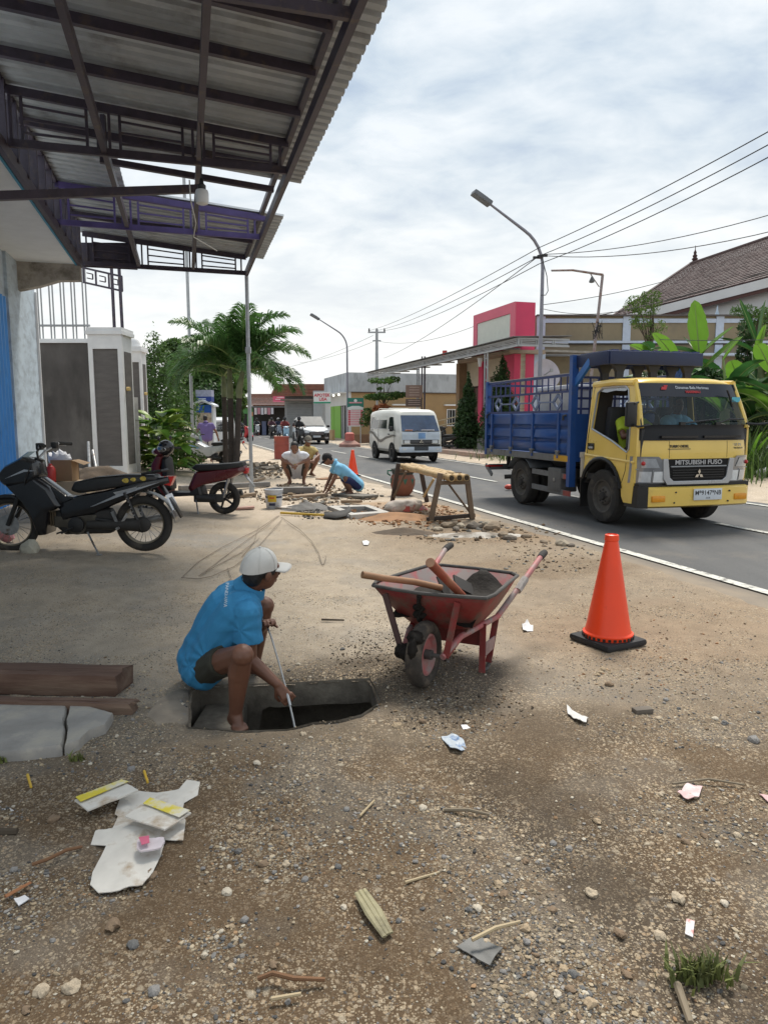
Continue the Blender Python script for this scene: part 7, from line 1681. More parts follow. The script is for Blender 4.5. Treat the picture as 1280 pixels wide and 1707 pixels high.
 m = MB();m.loft([[(-.07,ry-.18*k,.70),(.07,ry-.18*k,.70)],[(-.06,ry-.30*k,.50),(.06,ry-.30*k,.50)],[(-.045,ry-.36*k,.36),(.045,ry-.36*k,.36)]],caps=False,closed=False);mg = m.build('mudflap',BLACKP,o);md = mg.modifiers.new('t','SOLIDIFY');md.thickness = .012
 m = MB();m.loft([[(-.13,ry-.215*k,.61),(.13,ry-.215*k,.61)],[(-.13,ry-.275*k,.45),(.13,ry-.275*k,.45)]],caps=False,closed=False)
 for v in m.bm.verts:v.co.y -= .03
 pl = m.build('number_plate',PLATEW,o,sf=False);md = pl.modifiers.new('t','SOLIDIFY');md.thickness = .004
 m = MB();aa = np.linspace(R(20),R(165),12);m.loft([[(x*(1+.1*math.sin(a)),fy+math.cos(a)*.325,r+math.sin(a)*(.325 if abs(x) < .05 else .29)) for a in aa] for x in (-.062,-.045,0,.045,.062)],caps=False,closed=False);ff = m.build('front_fender',BLACKG,o,ang=60);md = ff.modifiers.new('t','SOLIDIFY');md.thickness = .005
 m = MB()
 for s in (-1,1):m.tube([(s*.075,fy,r),(s*.075,fy-.13*k,.62),(s*.07,fy-.20*k,.80)],[.022,.026,.02],8)
 m.build('fork',BLACKP,o)
 m = MB();hb = [(-.34,fy-.48*k,1.13),(-.22,fy-.41*k,1.14),(-.10,fy-.32*k,1.06),(0,fy-.29*k,.99),(.10,fy-.32*k,1.06),(.22,fy-.41*k,1.14),(.34,fy-.48*k,1.13)];m.tube(hb,.012,8);h = m.build('handlebar',STEEL,o)
 for s in (-1,1):
  m = MB();m.tube([(s*.22,fy-.41*k,1.14),(s*.345,fy-.483*k,1.13)],.019,8);m.build('grip',RUBBER,h)
  m = MB();m.tube([(s*.18,fy-.37*k,1.13),(s*.34,fy-.43*k,1.11)],.007,5);m.build('brake_lever',STEEL,h)
  m = MB();m.box((s*.18,fy-.38*k,1.12),(.07,.06,.07),None,.01);m.build('switch_box',BLACKP,h)
 m = MB();m.tube([(-.13,fy-.30*k,.98),(-.20,fy-.24*k,.80),(-.07,fy-.16*k,.58)],.006,5);m.tube([(.1,fy-.28*k,.98),(.15,fy-.16*k,.92),(.05,fy-.2*k,.7)],.006,5);m.build('cable',BLACKP,h)
 m = MB();m.tube([(0,fy-.30*k,.99),(0,fy-.20*k,.70)],.045,10);m.build('steering_head',BLACKP,o)
 m = MB();m.cyl((-.10,ry+.60*k,.30),(.10,ry+.60*k,.30),.105,n=20);m.box((0,ry+.72*k,.33),(.18,.2,.12),None,.02);m.box((0,ry+.50*k,.34),(.2,.2,.13),None,.02);en = m.build('engine',mat('engine_alloy',(.085,.075,.06),.6,.5,var=.35,vscale=9),o)
 m = MB()
 for q in range(6):m.box((0,ry+(.80+.022*q)*k,.36),(.14,.012,.15))
 m.build('cylinder_fins',mat('brown_alloy',(.14,.105,.065),.6,.4,var=.3),en,sf=False)
 m = MB();m.lathe([(.085,0),(.08,.02),(.03,.028),(.001,.028)],c=(-.10,ry+.60*k,.30),axis=(-1,0,0),n=20,caps=False);m.build('crankcase_cover',BLACKP,en)
 m = MB();m.tube([(-.085,ry+.50*k,.30),(-.085,ry,r)],[.045,.075],12,flat=1);m.ell((-.085,ry,r),(.03,.10,.085));m.build('chain_case',mat('chain_case',(.03,.028,.026),.7,var=.3),o)
 m = MB()
 for s in (-1,1):m.tube([(s*.09,ry,r),(s*.10,ry+.42*k,.36)],.018,8)
 m.build('swing_arm',BLACKP,o)
 for s in (-1,1):
  m = MB();m.tube([(s*.11,ry+.02*k,r+.02),(s*.11,ry+.14*k,.64)],.02,8);sh = m.build('shock_absorber',BLACKP,o)
  m = MB();pts = [(s*.11+.032*math.cos(q),ry+(.05+.075*q/38)*k,r+.09+.21*q/38+.032*math.sin(q)*.3) for q in np.linspace(0,38,70)];m.tube(pts,.006,5);m.build('spring',STEEL,sh)
 m = MB();m.tube([(.13,ry+.80*k,.26),(.14,ry+.45*k,.22),(.15,ry+.2*k,.27),(.16,ry-.25*k,.36)],[.02,.02,.04,.045],10);m.build('exhaust',STEEL,o)
 m = MB();m.tube([(-.10,ry+.50*k,.22),(-.16,ry+.44*k,.12),(-.24,ry+.36*k,.0)],.011,6);m.box((-.24,ry+.36*k,.005),(.05,.05,.012));m.build('side_stand',STEEL,o)
 m = MB();m.beam((-.12,ry+.26*k,.44),(-.13,ry+.20*k,.27),.012,.03);m.beam((-.12,ry+.12*k,.42),(-.13,ry+.20*k,.27),.012,.025);m.cyl((-.1,ry+.20*k,.27),(-.2,ry+.20*k,.27),.014,n=8);m.build('footrest_bracket',STEEL,o)
 m = MB();m.cyl((-.26,ry+.68*k,.24),(.26,ry+.68*k,.24),.012,n=8);m.tube([(-.14,ry+.62*k,.27),(-.17,ry+.76*k,.22)],.009,6);m.build('footpeg_bar',BLACKP,o)
 m = MB();m.beam((0,ry+.28*k,.62),(0,ry+.75*k,.46),.08,.1);m.beam((0,ry+.4*k,.5),(0,ry+.55*k,.3),.1,.12);m.build('frame_tube',BLACKP,o)
 m = MB();fin(m,[p(.22,.30),p(.30,.20),p(.72,.19),p(.82,.30),p(.80,.44),p(.60,.48),p(.30,.46)],.085,.06);m.build('engine_block',mat('engine_black',(.018,.017,.016),.7,var=.4,vscale=14,bump=.5,bscale=45),en,bevel=.012)
 s = P(50,921);m = MB();m.ell((0,0,.04),(.10,.08,.09),sub=2)
 for v in m.bm.verts:v.co *= .8+.4*float(vnoise(np.float64(v.co.x*22+3),np.float64(v.co.y*22+v.co.z*18),3))
 q = m.build('stone_block',mat('pale_block',(.42,.40,.33),.9,var=.2,vscale=8,bump=.4),None,sf=False);q.location = s;tag(q,'pale broken stone block beside the black motorbike front tyre','stone')
 g = P(10,893)
 m = MB();m.ell((0,0,.09),(.09,.06,.09),sub=2)
 for v in m.bm.verts:v.co *= .75+.5*float(vnoise(np.float64(v.co.x*30),np.float64(v.co.z*30+v.co.y*20),8))
 q = m.build('plastic_bag',mat('pink_bag',(.55,.24,.26),.5,var=.3,vscale=20),None);q.location = P(12,905);tag(q,'small pink and white plastic bag by the front wheel at the left edge','bag')
black_bike()
def scooter(name,label,loc,rz,body,trim,seatm,group=None,big=False,lights=True,front=None,simple=False):
 o = thing(name,label,'scooter',loc,rz,group);r = .26 if not big else .29;wb = 1.24 if not big else 1.32;ry,fy = -wb/2,wb/2
 cast_wheel(o,(0,ry,r),r,.10 if not big else .13,BLACKP);cast_wheel(o,(0,fy,r),r,.09 if not big else .11,BLACKP)
 h = 1.0
 m = MB();fin(m,[(ry-.38,.70),(ry-.10,.56),(ry+.34,.46),(ry+.50,.34),(ry+.56,.42),(ry+.44,.68),(ry+.1,.72),(ry-.36,.78)],.15,.09);m.build('body_side',body,o,bevel=.02)
 m = MB();fin(m,[(ry-.36,.76),(ry-.1,.71),(ry+.40,.69),(ry+.50,.74),(ry+.42,.80),(ry+.05,.81),(ry-.34,.84)],.14,.11);m.build('seat',seatm,o,bevel=.025)
 m = MB();fin(m,[(ry+.30,.30),(ry+.52,.30),(fy-.40,.28),(fy-.30,.36),(ry+.5,.36),(ry+.34,.46)],.16,.12);m.build('floorboard',trim,o,bevel=.01)
 m = MB();fin(m,[(fy-.40,.30),(fy-.30,.28),(fy-.10,.55),(fy-.12,.82),(fy-.22,.98),(fy-.32,.96),(fy-.26,.75)],.19,.10);m.build('leg_shield',front or body,o,bevel=.02)
 m = MB();fin(m,[(fy-.42,.40),(fy-.34,.36),(fy-.28,.75),(fy-.30,.92),(fy-.36,.90)],.16,.12);m.build('inner_shield',trim,o,bevel=.01)
 m = MB();aa = np.linspace(R(25),R(160),9);rr_ = r+.035;m.loft([[(x,fy+math.cos(a)*rr_,r+math.sin(a)*(rr_ if abs(x) < .05 else rr_-.05)) for a in aa] for x in (-.07,-.045,0,.045,.07)],caps=False,closed=False);f = m.build('front_fender',front or body,o,ang=60);md = f.modifiers.new('t','SOLIDIFY');md.thickness = .005
 m = MB();fin(m,[(fy-.36,.95),(fy-.24,.92),(fy-.14,1.0),(fy-.22,1.08),(fy-.34,1.06)],.15,.08);hc = m.build('handlebar_cowl',front or body,o,bevel=.015)
 if big:m = MB();fin(m,[(ry+.40,.34),(fy-.34,.30),(fy-.24,.62),(fy-.34,.84),(ry+.62,.66),(ry+.40,.70)],.17,.12);m.build('centre_fairing',body,o,bevel=.02)
 m = MB();m.ell((0,fy-.13,.99 if not big else .90),(.10,.03,.055));m.build('headlight',LAMPG,hc)
 m = MB();m.tube([(-.34,fy-.42,1.04),(-.18,fy-.34,1.05),(0,fy-.30,1.0),(.18,fy-.34,1.05),(.34,fy-.42,1.04)],.012,7);hb = m.build('handlebar',STEEL,o)
 for s in (-1,1):
  m = MB();m.tube([(s*.21,fy-.355,1.05),(s*.345,fy-.42,1.04)],.018,7);m.build('grip',RUBBER,hb)
  if not simple:m = MB();m.tube([(s*.17,fy-.33,1.05),(s*.22,fy-.30,1.18)],.007,5);m.ell((s*.24,fy-.30,1.21),(.055,.012,.04));m.build('mirror',BLACKP,hb)
 m = MB()
 for s in (-1,1):m.tube([(s*.06,fy,r),(s*.055,fy-.12,.6)],.02,7)
 m.build('fork',BLACKP,o)
 m = MB();m.box((0,ry-.37,.70),(.16,.06,.09),None,.015);m.build('tail_light',REDL,o)
 m = MB();m.loft([[(-.05,ry-.34,.66),(.05,ry-.34,.66)],[(-.05,ry-.50,.44),(.05,ry-.50,.44)]],caps=False,closed=False);f = m.build('rear_fender',GREYP,o);md = f.modifiers.new('t','SOLIDIFY');md.thickness = .012
 m = MB();m.box2((-.13,ry-.02,r-.06),(-.04,ry+.46,r+.07),.02);m.cyl((-.13,ry+.1,r),(-.13,ry+.4,r+.02),.05,n=10);m.build('engine_case',mat('dark_alloy',(.05,.05,.05),.6,.4,var=.2),o)
 m = MB();m.tube([(.10,ry+.4,.2),(.14,ry+.15,.22),(.15,ry-.25,.34)],[.02,.05,.05],9);m.build('exhaust',mat('dark_alloy',(.05,.05,.05)),o)
 if not simple:
  for s in (-1,1):m = MB();m.tube([(s*.10,ry-.02,r+.02),(s*.11,ry-.12,.62)],.024,8);m.build('shock_absorber',STEEL,o)
  m = MB();m.tube([(-.12,ry+.42,.24),(-.2,ry+.36,.0)],.012,6);m.build('side_stand',STEEL,o)
  m = MB();m.tube([(-.10,ry-.1,.80),(-.09,ry-.40,.86),(.09,ry-.40,.86),(.10,ry-.1,.80)],.013,6);m.build('grab_rail',GREYP,o)
 return o
MAROON = mat('maroon_paint',(.10,.010,.014),.3,var=.1,coat=.4)
SEATB = mat('black_scooter_seat',(.018,.018,.019),.5,var=.2)
a,b = P(240,846),P(375,857);d = a-b;f = V3((d.x,d.y,0)).normalized();ms = scooter('scooter','black and maroon scooter parked behind the black motorbike',V3((b.x,b.y,gh(b.x,b.y)))+f*.62,math.atan2(-f.x,f.y),MAROON,BLACKP,SEATB)
hl = thing('helmet','dark helmet with shiny visor hanging on the maroon scooter handlebar','helmet',pmat(ms) @ V3((-.12,.26,1.06)))
m = MB();m.ell((0,0,0),(.125,.14,.125),sub=3);m.build('helmet_shell',BLACKG,hl);m = MB();m.ell((-.02,-.045,-.015),(.105,.105,.07),sub=3);m.build('visor',mat('silver_visor',(.35,.37,.40),.12,.8,var=.1),hl);m = MB();m.tube([(.09,0,-.08),(0,.02,-.17),(-.09,0,-.08)],.008,5);m.build('strap',BLACKP,hl)
PW = mat('pearl_scooter_white',(.58,.60,.62),.28,var=.04,coat=.3);BDC = mat('blue_decal',(.2,.36,.62))
q = A(345,770,24);pcx = scooter('scooter','large white scooter with blue graphics parked near the palms',(A(346,770,22.8).x,22.8,gh(q.x,q.y)),R(78),PW,SEATB,SEATB,big=True,front=PW)
for s in (-1,1):m = MB();m.plate([(.12,.62),(.42,.74),(.52,.72),(.25,.60)],lambda u,v,d:(s*(.195+d),u,v),.004);m.build('blue_graphic',BDC,pcx,sf=False)
m = MB();m.loft([[(-.16,.42,.98),(.16,.42,.98)],[(-.12,.30,1.2),(.12,.30,1.2)]],caps=False,closed=False);m.build('screen',mat('smoked_screen',(.08,.085,.09)),pcx)
q = A(364,765,26.5);scooter('scooter','dark scooter parked behind the large white scooter',(q.x,q.y,gh(q.x,q.y)),R(82),mat('silver_scooter',(.36,.37,.36),.3,var=.05),SEATB,SEATB)
q = A(364,700,34);o = thing('parked_minivan','pale minivan half hidden behind the palm trunks','car',(q.x,q.y,gh(q.x,q.y)),R(10))
m = MB()
def _s(y,z1,hw):return [(hw,y,.25),(hw,y,.95),(hw-.12,y,z1),(-hw+.12,y,z1),(-hw,y,.95),(-hw,y,.25)]
m.loft([_s(-1.7,1.5,.78),_s(-1.5,1.62,.82),_s(.6,1.65,.82),_s(1.5,1.0,.8),_s(1.8,.8,.74)]);m.build('body',PW,o)
m = MB();m.box2((-.62,-1.70,.98),(.62,-1.62,1.42));m.build('rear_window',GLASSD,o,sf=False)
for s in (-1,1):
 wheel('wheel',(s*.72,-1.1,.3),.3,.18,o,STEEL,s,5);m = MB();m.box((s*.7,-1.68,.85),(.1,.06,.2));m.build('tail_light',REDL,o,sf=False)
for i,(px,Y,rz_,lab) in enumerate(((733,33,R(80),'dark scooter parked at the foot of the tan wall beside the white van'),(752,33.5,R(84),'black scooter with its screen up, parked beside the brown column'))):
 q = A(px,725,Y);scooter('scooter',lab,(q.x,q.y,gh(q.x,q.y)),rz_,BLACKG,BLACKP,SEATB,'scooters parked by the pink shop',simple=True)
q = P(724,727);o = thing('handrail','pale sloping handrails before the tan wall beside the pink shop','handrail',A(722,720,36))
for y0,y1 in ((704,694),(712,704)):
 m = MB();m.tube([A(722,y0,36.5),A(763,y1,35.5)],.035,6);m.build('rail',mat('bamboo_rail',(.42,.34,.22),.7),o,wd=True)
q = A(742,700,36);m = MB();m.tube([A(742,699,36),(q.x,q.y,.1)],.035,6);m.build('post',MATS['bamboo_rail'],o,wd=True)
# ================================================================== people
def mid(a,b,f=.5):return a.lerp(b,f)
BLUES = mat('sky_blue_polo',(.032,.215,.42),.85,var=.10,vscale=5,bump=.25,bscale=140)
OLIV = mat('dark_olive_shorts',(.035,.034,.024),.9,var=.25,vscale=7,bump=.2,bscale=90)
CAPW = mat('off_white_cap',(.58,.57,.54),.85,var=.08,vscale=9,bump=.2,bscale=160)
def near_man():
 o = thing('person','man in blue polo shirt and white cap crouching at the open pit with a rod','person',P(330,1142))
 hd = A(436,950,3.80)
 J = dict(pelvis=A(334,1100,3.90),chest=A(382,1018,3.86),neck=A(418,978,3.82),head=hd,
   shoR=A(412,1022,3.64),shoL=A(392,994,4.03),elbR=A(416,1100,3.66),wriR=A(462,1140,3.62),hanR=A(481,1166,3.60),
   elbL=A(428,1052,4.10),wriL=A(440,1043,3.98),hanL=A(446,1036,3.92),
   hipR=A(345,1112,3.80),hipL=A(345,1095,3.99),kneR=A(404,1092,3.44),kneL=A(441,1010,4.06),ankR=A(393,1188,3.53),ankL=A(424,1108,4.10),
   toeR=A(404,1216,3.46),toeL=A(446,1122,4.06))
 face = V3((.74,.67,-.02));up = V3((.22,-.02,.97))
 b = figure(o,J,SKIN,HAIRM,BLUES,OLIV,voxel=.0052,face=face,up=up,sleeve=.60,leg=.52,k=1.0,curl=1.05,fat=1.03,wr=.019,cap=(CAPW,CAPW),palms={'R':V3((.3,.5,-.6)),'L':V3((.2,-.3,-.9))},shirt_low=.02,seed=4,folds=[(A(402,1050,3.62),(.1,-1,.2),.0022,7,.10),(A(345,1095,3.72),(.1,-1,.2),.0034,9,.13),(A(415,985,3.72),(.2,-1,.4),.0018,7,.09),(A(320,1110,3.75),(-.3,-1,.1),.003,7,.12)])
 so = [c for c in o.children if c.name.startswith('shirt')][0]
 c0,c1 = A(377,974,3.66),A(378,1010,3.60)
 dg = bpy.context.evaluated_depsgraph_get()
 from mathutils.bvhtree import BVHTree
 mw = pmat(so);bv = BVHTree.FromPolygons([mw @ v.co for v in so.data.vertices],[p.vertices[:] for p in so.data.polygons])
 t = text('lettering','PANDAWA',.031,Matrix.Identity(4),mat('shirt_print',(.62,.70,.75),.8,var=.15,vscale=60),None,0)
 for v in t.data.vertices:
  f = v.co.x/.155+.5;px = 379 - 3.0*f + v.co.y*250;py = 972 + 40*f
  hit = bv.ray_cast(V3((0,0,CAMH)),ray(px,py).normalized())
  v.co = hit[0] + hit[1]*.0025 if hit[0] is not None else V3((0,0,-1))
 t.data.transform(mw.inverted());t.parent = so
 r = thing('steel_rod','thin grey bent rod held by the man in the blue polo','rod',A(440,1036,3.97))
 m = MB();m.tube([A(437,1032,4.0),A(443,1037,3.98),A(453,1064,3.88),A(466,1108,3.74),A(478,1152,3.61),A(489,1200,3.52),A(494,1225,3.46)],.0052,7);m.build('shaft',GREYP,r,wd=True)
 m = MB();m.tube([A(478,1152,3.61),A(484,1176,3.565)],.0075,8);m.build('wrapped_grip',GALV,r,wd=True)
near_man()
def squat(label,foot,face_az,s,shirt,shorts,skin=SKINF,hair=HAIRM,cap=None,helmet=None,lean=.35,arms='clasp',voxel=.017,leg=.75,head_down=.35,shoes=None,reach=None,hz=0.0):
 o = thing('person',label,'person',foot);F = V3((math.sin(face_az),math.cos(face_az),0));Rt = V3((F.y,-F.x,0));z = V3((0,0,1))
 def w(x,y,h):return foot + Rt*x*s + F*y*s + z*h*s
 n = w(0,.02+lean*.35,.78-.12*lean)
 J = dict(pelvis=w(0,-.18,.22),chest=w(0,-.10+lean*.30,.60-.10*lean),neck=n,head=n+(F*.07+z*.14)*s if head_down < .5 else n+(F*.14+z*.07)*s,shoR=w(.19,-.05+lean*.36,.70-.13*lean),shoL=w(-.19,-.05+lean*.36,.70-.13*lean),
   hipR=w(.10,-.16,.20),hipL=w(-.10,-.16,.20),kneR=w(.24,.20,.44),kneL=w(-.24,.20,.44),ankR=w(.14,.0,.085),ankL=w(-.14,.0,.085),toeR=w(.17,.19,.03),toeL=w(-.17,.19,.03))
 if lean > .8:J['kneR'],J['kneL'] = w(.20,.12,.36),w(-.20,.12,.36)
 if arms == 'clasp':J.update(elbR=w(.27,.20,.52),elbL=w(-.27,.20,.52),wriR=w(.06,.36,.42),wriL=w(-.06,.37,.44),hanR=w(0,.42,.38),hanL=w(.02,.43,.40))
 elif arms == 'reach':J.update(elbR=w(.24,.36,.36),elbL=w(-.22,.36,.36),wriR=w(.12,.50,.10),wriL=w(-.14,.48,.12),hanR=w(.12,.56,.02),hanL=w(-.12,.55,.04))
 figure(o,J,skin,hair,shirt,shorts,voxel,face=F + z*(-head_down),leg=leg,k=s,fat=.98,wr=.016,cap=cap,helmet=helmet,shoes=shoes,sleeve=.6,seed=int(foot.x*10) % 7)
 return o
WSH = mat('white_t_shirt',(.66,.67,.72),.85,var=.05);DGR = mat('charcoal_shorts',(.05,.048,.045),.9,var=.2)
LBS = mat('light_blue_shirt',(.20,.47,.68),.85,var=.08);NVS = mat('navy_shorts',(.02,.028,.10),.9,var=.15);OCH = mat('ochre_shirt',(.46,.36,.15),.85,var=.1)
def gp(px,py):return P(px,py)
w1 = squat('man in a white T-shirt squatting with clasped hands on the sandy yard',gp(495,807),R(178),1.14,WSH,DGR,lean=.72,head_down=.7,leg=.9)
w2 = squat('man in an ochre shirt and grey cap squatting behind the white T-shirt man',gp(510,794),R(150),1.08,OCH,mat('brown_trousers',(.08,.06,.045),.9),cap=(mat('grey_felt_cap',(.20,.18,.15),.9,var=.1),mat('grey_felt_cap',(.20,.18,.15))),lean=.25,head_down=.3)
fb = gp(583,826);w3 = squat('man in a light blue shirt and black cap bent over a dug hole',fb,R(256),.98,LBS,NVS,leg=.97,cap=(mat('black_cap',(.012,.012,.014),.8),mat('black_cap',(.012,.012,.014))),lean=.85,arms='reach',head_down=.75)
wv = MB();wv.lathe([(.034,-.012),(.036,0),(.034,.012)],n=12);q = gp(494,806) + V3((.03,-.42,.46));wt = wv.build('wrist_watch',mat('gold_watch',(.5,.36,.12),.35,.8),None);wt.location = q;wt.rotation_euler = (R(70),R(60),0);wt.parent = w1;wt.location = q - w1.location
def rider(px,py,face_az,label,shirt,trouser,helmet,body,group='motorcyclists on the road',s=1.0,facing=True,blab=None):
 b = P(px,py);b = V3((b.x,b.y,gh(b.x,b.y)+.016));rz = -face_az
 mt = Matrix.Translation(b) @ Matrix.Rotation(rz,4,'Z')
 scooter('scooter',blab or label,b,rz,body,BLACKP,SEATB,'ridden scooters on the road',simple=True)
 o = thing('person',label,'rider',mt @ V3((0,-.3,.8)),0,group);w = lambda *p:mt @ V3(p)
 J = dict(pelvis=w(0,-.32,.90),chest=w(0,-.26,1.25),neck=w(0,-.22,1.42),head=w(0,-.17,1.56),shoR=w(.19,-.24,1.34),shoL=w(-.19,-.24,1.34),elbR=w(.30,-.02,1.12),elbL=w(-.30,-.02,1.12),wriR=w(.30,.20,1.06),wriL=w(-.30,.20,1.06),
   hipR=w(.11,-.25,.86),hipL=w(-.11,-.25,.86),kneR=w(.19,.14,.80),kneL=w(-.19,.14,.80),ankR=w(.17,.08,.42),ankL=w(-.17,.08,.42),toeR=w(.18,.26,.37),toeL=w(-.18,.26,.37))
 fv = mt.to_3x3() @ V3((0,1,0));figure(o,J,SKINF,HAIRM,shirt,trouser,.03,face=fv,leg=1.0,k=1.0,sleeve=.9,helmet=helmet,hands=False,shoes=BLACKP,wr=0)
def cm(n,c):return mat(n,c,.8,var=.1)
FA = math.pi+math.atan(TA)*1.0
FA = math.atan2(-AL.x,-AL.y)
HB,HWT = cm('helmet_black',(.015,.015,.018)),cm('helmet_white',(.5,.5,.52))
DT = MATS['dark_trousers']
rider(429,727,FA,'rider in dark jacket with bright headlamp, leftmost on the road',cm('jacket_dark',(.03,.035,.04)),DT,HB,mat('bike_silver',(.4,.42,.44),.3,var=.05),blab='silver scooter of the leftmost oncoming rider')
rider(446,725,FA,'rider in a grey top, second from the left in the bunch',cm('top_grey',(.12,.12,.13)),DT,HWT,mat('bike_white',(.55,.55,.54),.3,var=.05),blab='white scooter second from the left in the bunch')
rider(454,731,FA,'rider in a dark plum jacket in the middle of the bunch',cm('jacket_plum',(.09,.04,.06)),DT,HB,mat('bike_black',(.02,.02,.022),.3,var=.05),blab='black scooter in the middle of the oncoming bunch')
rider(465,729,FA,'rider with a shiny white helmet behind the red drum',cm('jacket_navy',(.03,.035,.07)),DT,HWT,mat('bike_bluewhite',(.3,.36,.45),.3,var=.05),blab='pale blue scooter behind the left edge of the drum')
rider(476,737,FA,'rider in a dark red jacket just above the red drum',cm('jacket_red',(.16,.025,.025)),DT,HB,mat('bike_lightblue',(.28,.45,.58),.3,var=.05),blab='light blue scooter just above the red drum')
rider(500,742,FA,'rider in black beside the left front corner of the white car',cm('jacket_black',(.02,.02,.022)),DT,HB,mat('bike_black2',(.025,.025,.025),.3,var=.05),blab='black scooter beside the left corner of the white car')
rider(404,738,math.atan2(.9,-.35),'rider in a grey jacket on a red scooter behind the palm trunks',cm('jacket_grey',(.10,.10,.12)),DT,HB,mat('bike_red',(.42,.02,.03),.3,var=.05),group=None,blab='bright red scooter crossing the yard behind the palms')
q = A(343,700,25.6);b = V3((q.x,q.y,gh(q.x,q.y)));o = thing('person','man in a purple T-shirt seen from behind beside the white scooter','person',b)
w = lambda x,y,z:b+V3((x,y,z))
J = dict(pelvis=w(.05,0,.86),chest=w(.0,.10,1.22),neck=w(-.04,.16,1.42),head=w(-.07,.24,1.55),shoR=w(.19,.12,1.34),shoL=w(-.23,.12,1.34),elbR=w(.34,.14,1.06),elbL=w(-.38,.25,1.10),wriR=w(.36,.30,.86),wriL=w(-.45,.45,1.0),hipR=w(.14,0,.84),hipL=w(-.06,0,.84),
  kneR=w(.16,.1,.46),kneL=w(-.10,.12,.46),ankR=w(.16,0,.09),ankL=w(-.12,0,.09),toeR=w(.18,.2,.03),toeL=w(-.14,.2,.03))
figure(o,J,SKINF,HAIRM,mat('purple_t_shirt',(.15,.11,.28),.85,var=.1),mat('pale_trousers',(.42,.42,.45),.9,var=.1),.016,face=(-.1,1,-.3),leg=1.0,wr=.01,sleeve=.55)
q = P(493,729);o = squat('pedestrian in a tan top waiting at the roadside behind the white car',A(491,726,56) if False else q,FA,1.0,cm('top_tan',(.40,.27,.16)),DT,voxel=.03)
# ================================================================== work-site objects
ORANGE = mat('cone_orange',(.92,.065,.012),.4,var=.06,vscale=3,col2=(.38,.05,.02),c2scale=7,c2lo=.62,c2hi=.85)
def cone(px,py,h,label,base=True):
 b = P(px,py);k = h/.72;o = thing('traffic_cone',label,'traffic cone',b,.5,'orange traffic cones')
 m = MB();m.lathe([(.158*k,.035*k),(.163*k,.072*k),(.150*k,.082*k),(.140*k,.12*k),(.042*k,.685*k),(.046*k,.69*k),(.044*k,.725*k),(.034*k,.73*k),(.030*k,.70*k)],n=36,caps=False);m.build('cone_body',ORANGE,o,ang=25)
 m = MB();s = .178*k
 m.box((0,0,.02*k),(2*s,2*s,.045*k),None,.02*k);m.build('base',mat('cone_base_rubber',(.020,.020,.022),.75,var=.2,vscale=9,col2=(.10,.085,.07),c2scale=6,c2lo=.55,c2hi=.75),o)
 for i in range(30):
  a = 2*math.pi*i/30;m = MB();m.box((.160*k*math.cos(a),.160*k*math.sin(a),.055*k),(.014*k,.018*k,.016*k),Matrix.Rotation(a,3,'Z'));m.build('slot',BLACKP,o,sf=False)
 return o
cone(1012,1070,.735,'large dirty orange traffic cone on a black base by the road edge')
cone(588,794,.70,'distant orange traffic cone behind the man in light blue')
WB = V3((.225,3.87,0));WB.z = gh(WB.x,WB.y);BB = V3((.44,.90,0)).normalized();LL = V3((BB.y,-BB.x,0))
BRED = mat('barrow_red_paint',(.21,.026,.024),.55,var=.25,vscale=6,col2=(.13,.07,.055),c2scale=7,c2lo=.46,c2hi=.62,bump=.2)
BPINK = mat('barrow_faded_red',(.42,.12,.12),.6,var=.15,vscale=5,col2=(.28,.23,.215),c2scale=6,c2lo=.40,c2hi=.56)
CEMG = mat('grey_cement_crust',(.085,.08,.075),.9,var=.3,vscale=8,bump=.5)
SLUD = mat('black_sludge',(.017,.014,.012),.75,spec=.2,var=.3,vscale=9,bump=.8,bscale=30)
WOODH = mat('worn_wood_handle',(.32,.17,.085),.6,var=.2,vscale=4,stretch=(1,1,1),col2=(.22,.10,.05),c2scale=6,bump=.15)
def wb(b,l,z):return WB + BB*b + LL*l + V3((0,0,z))
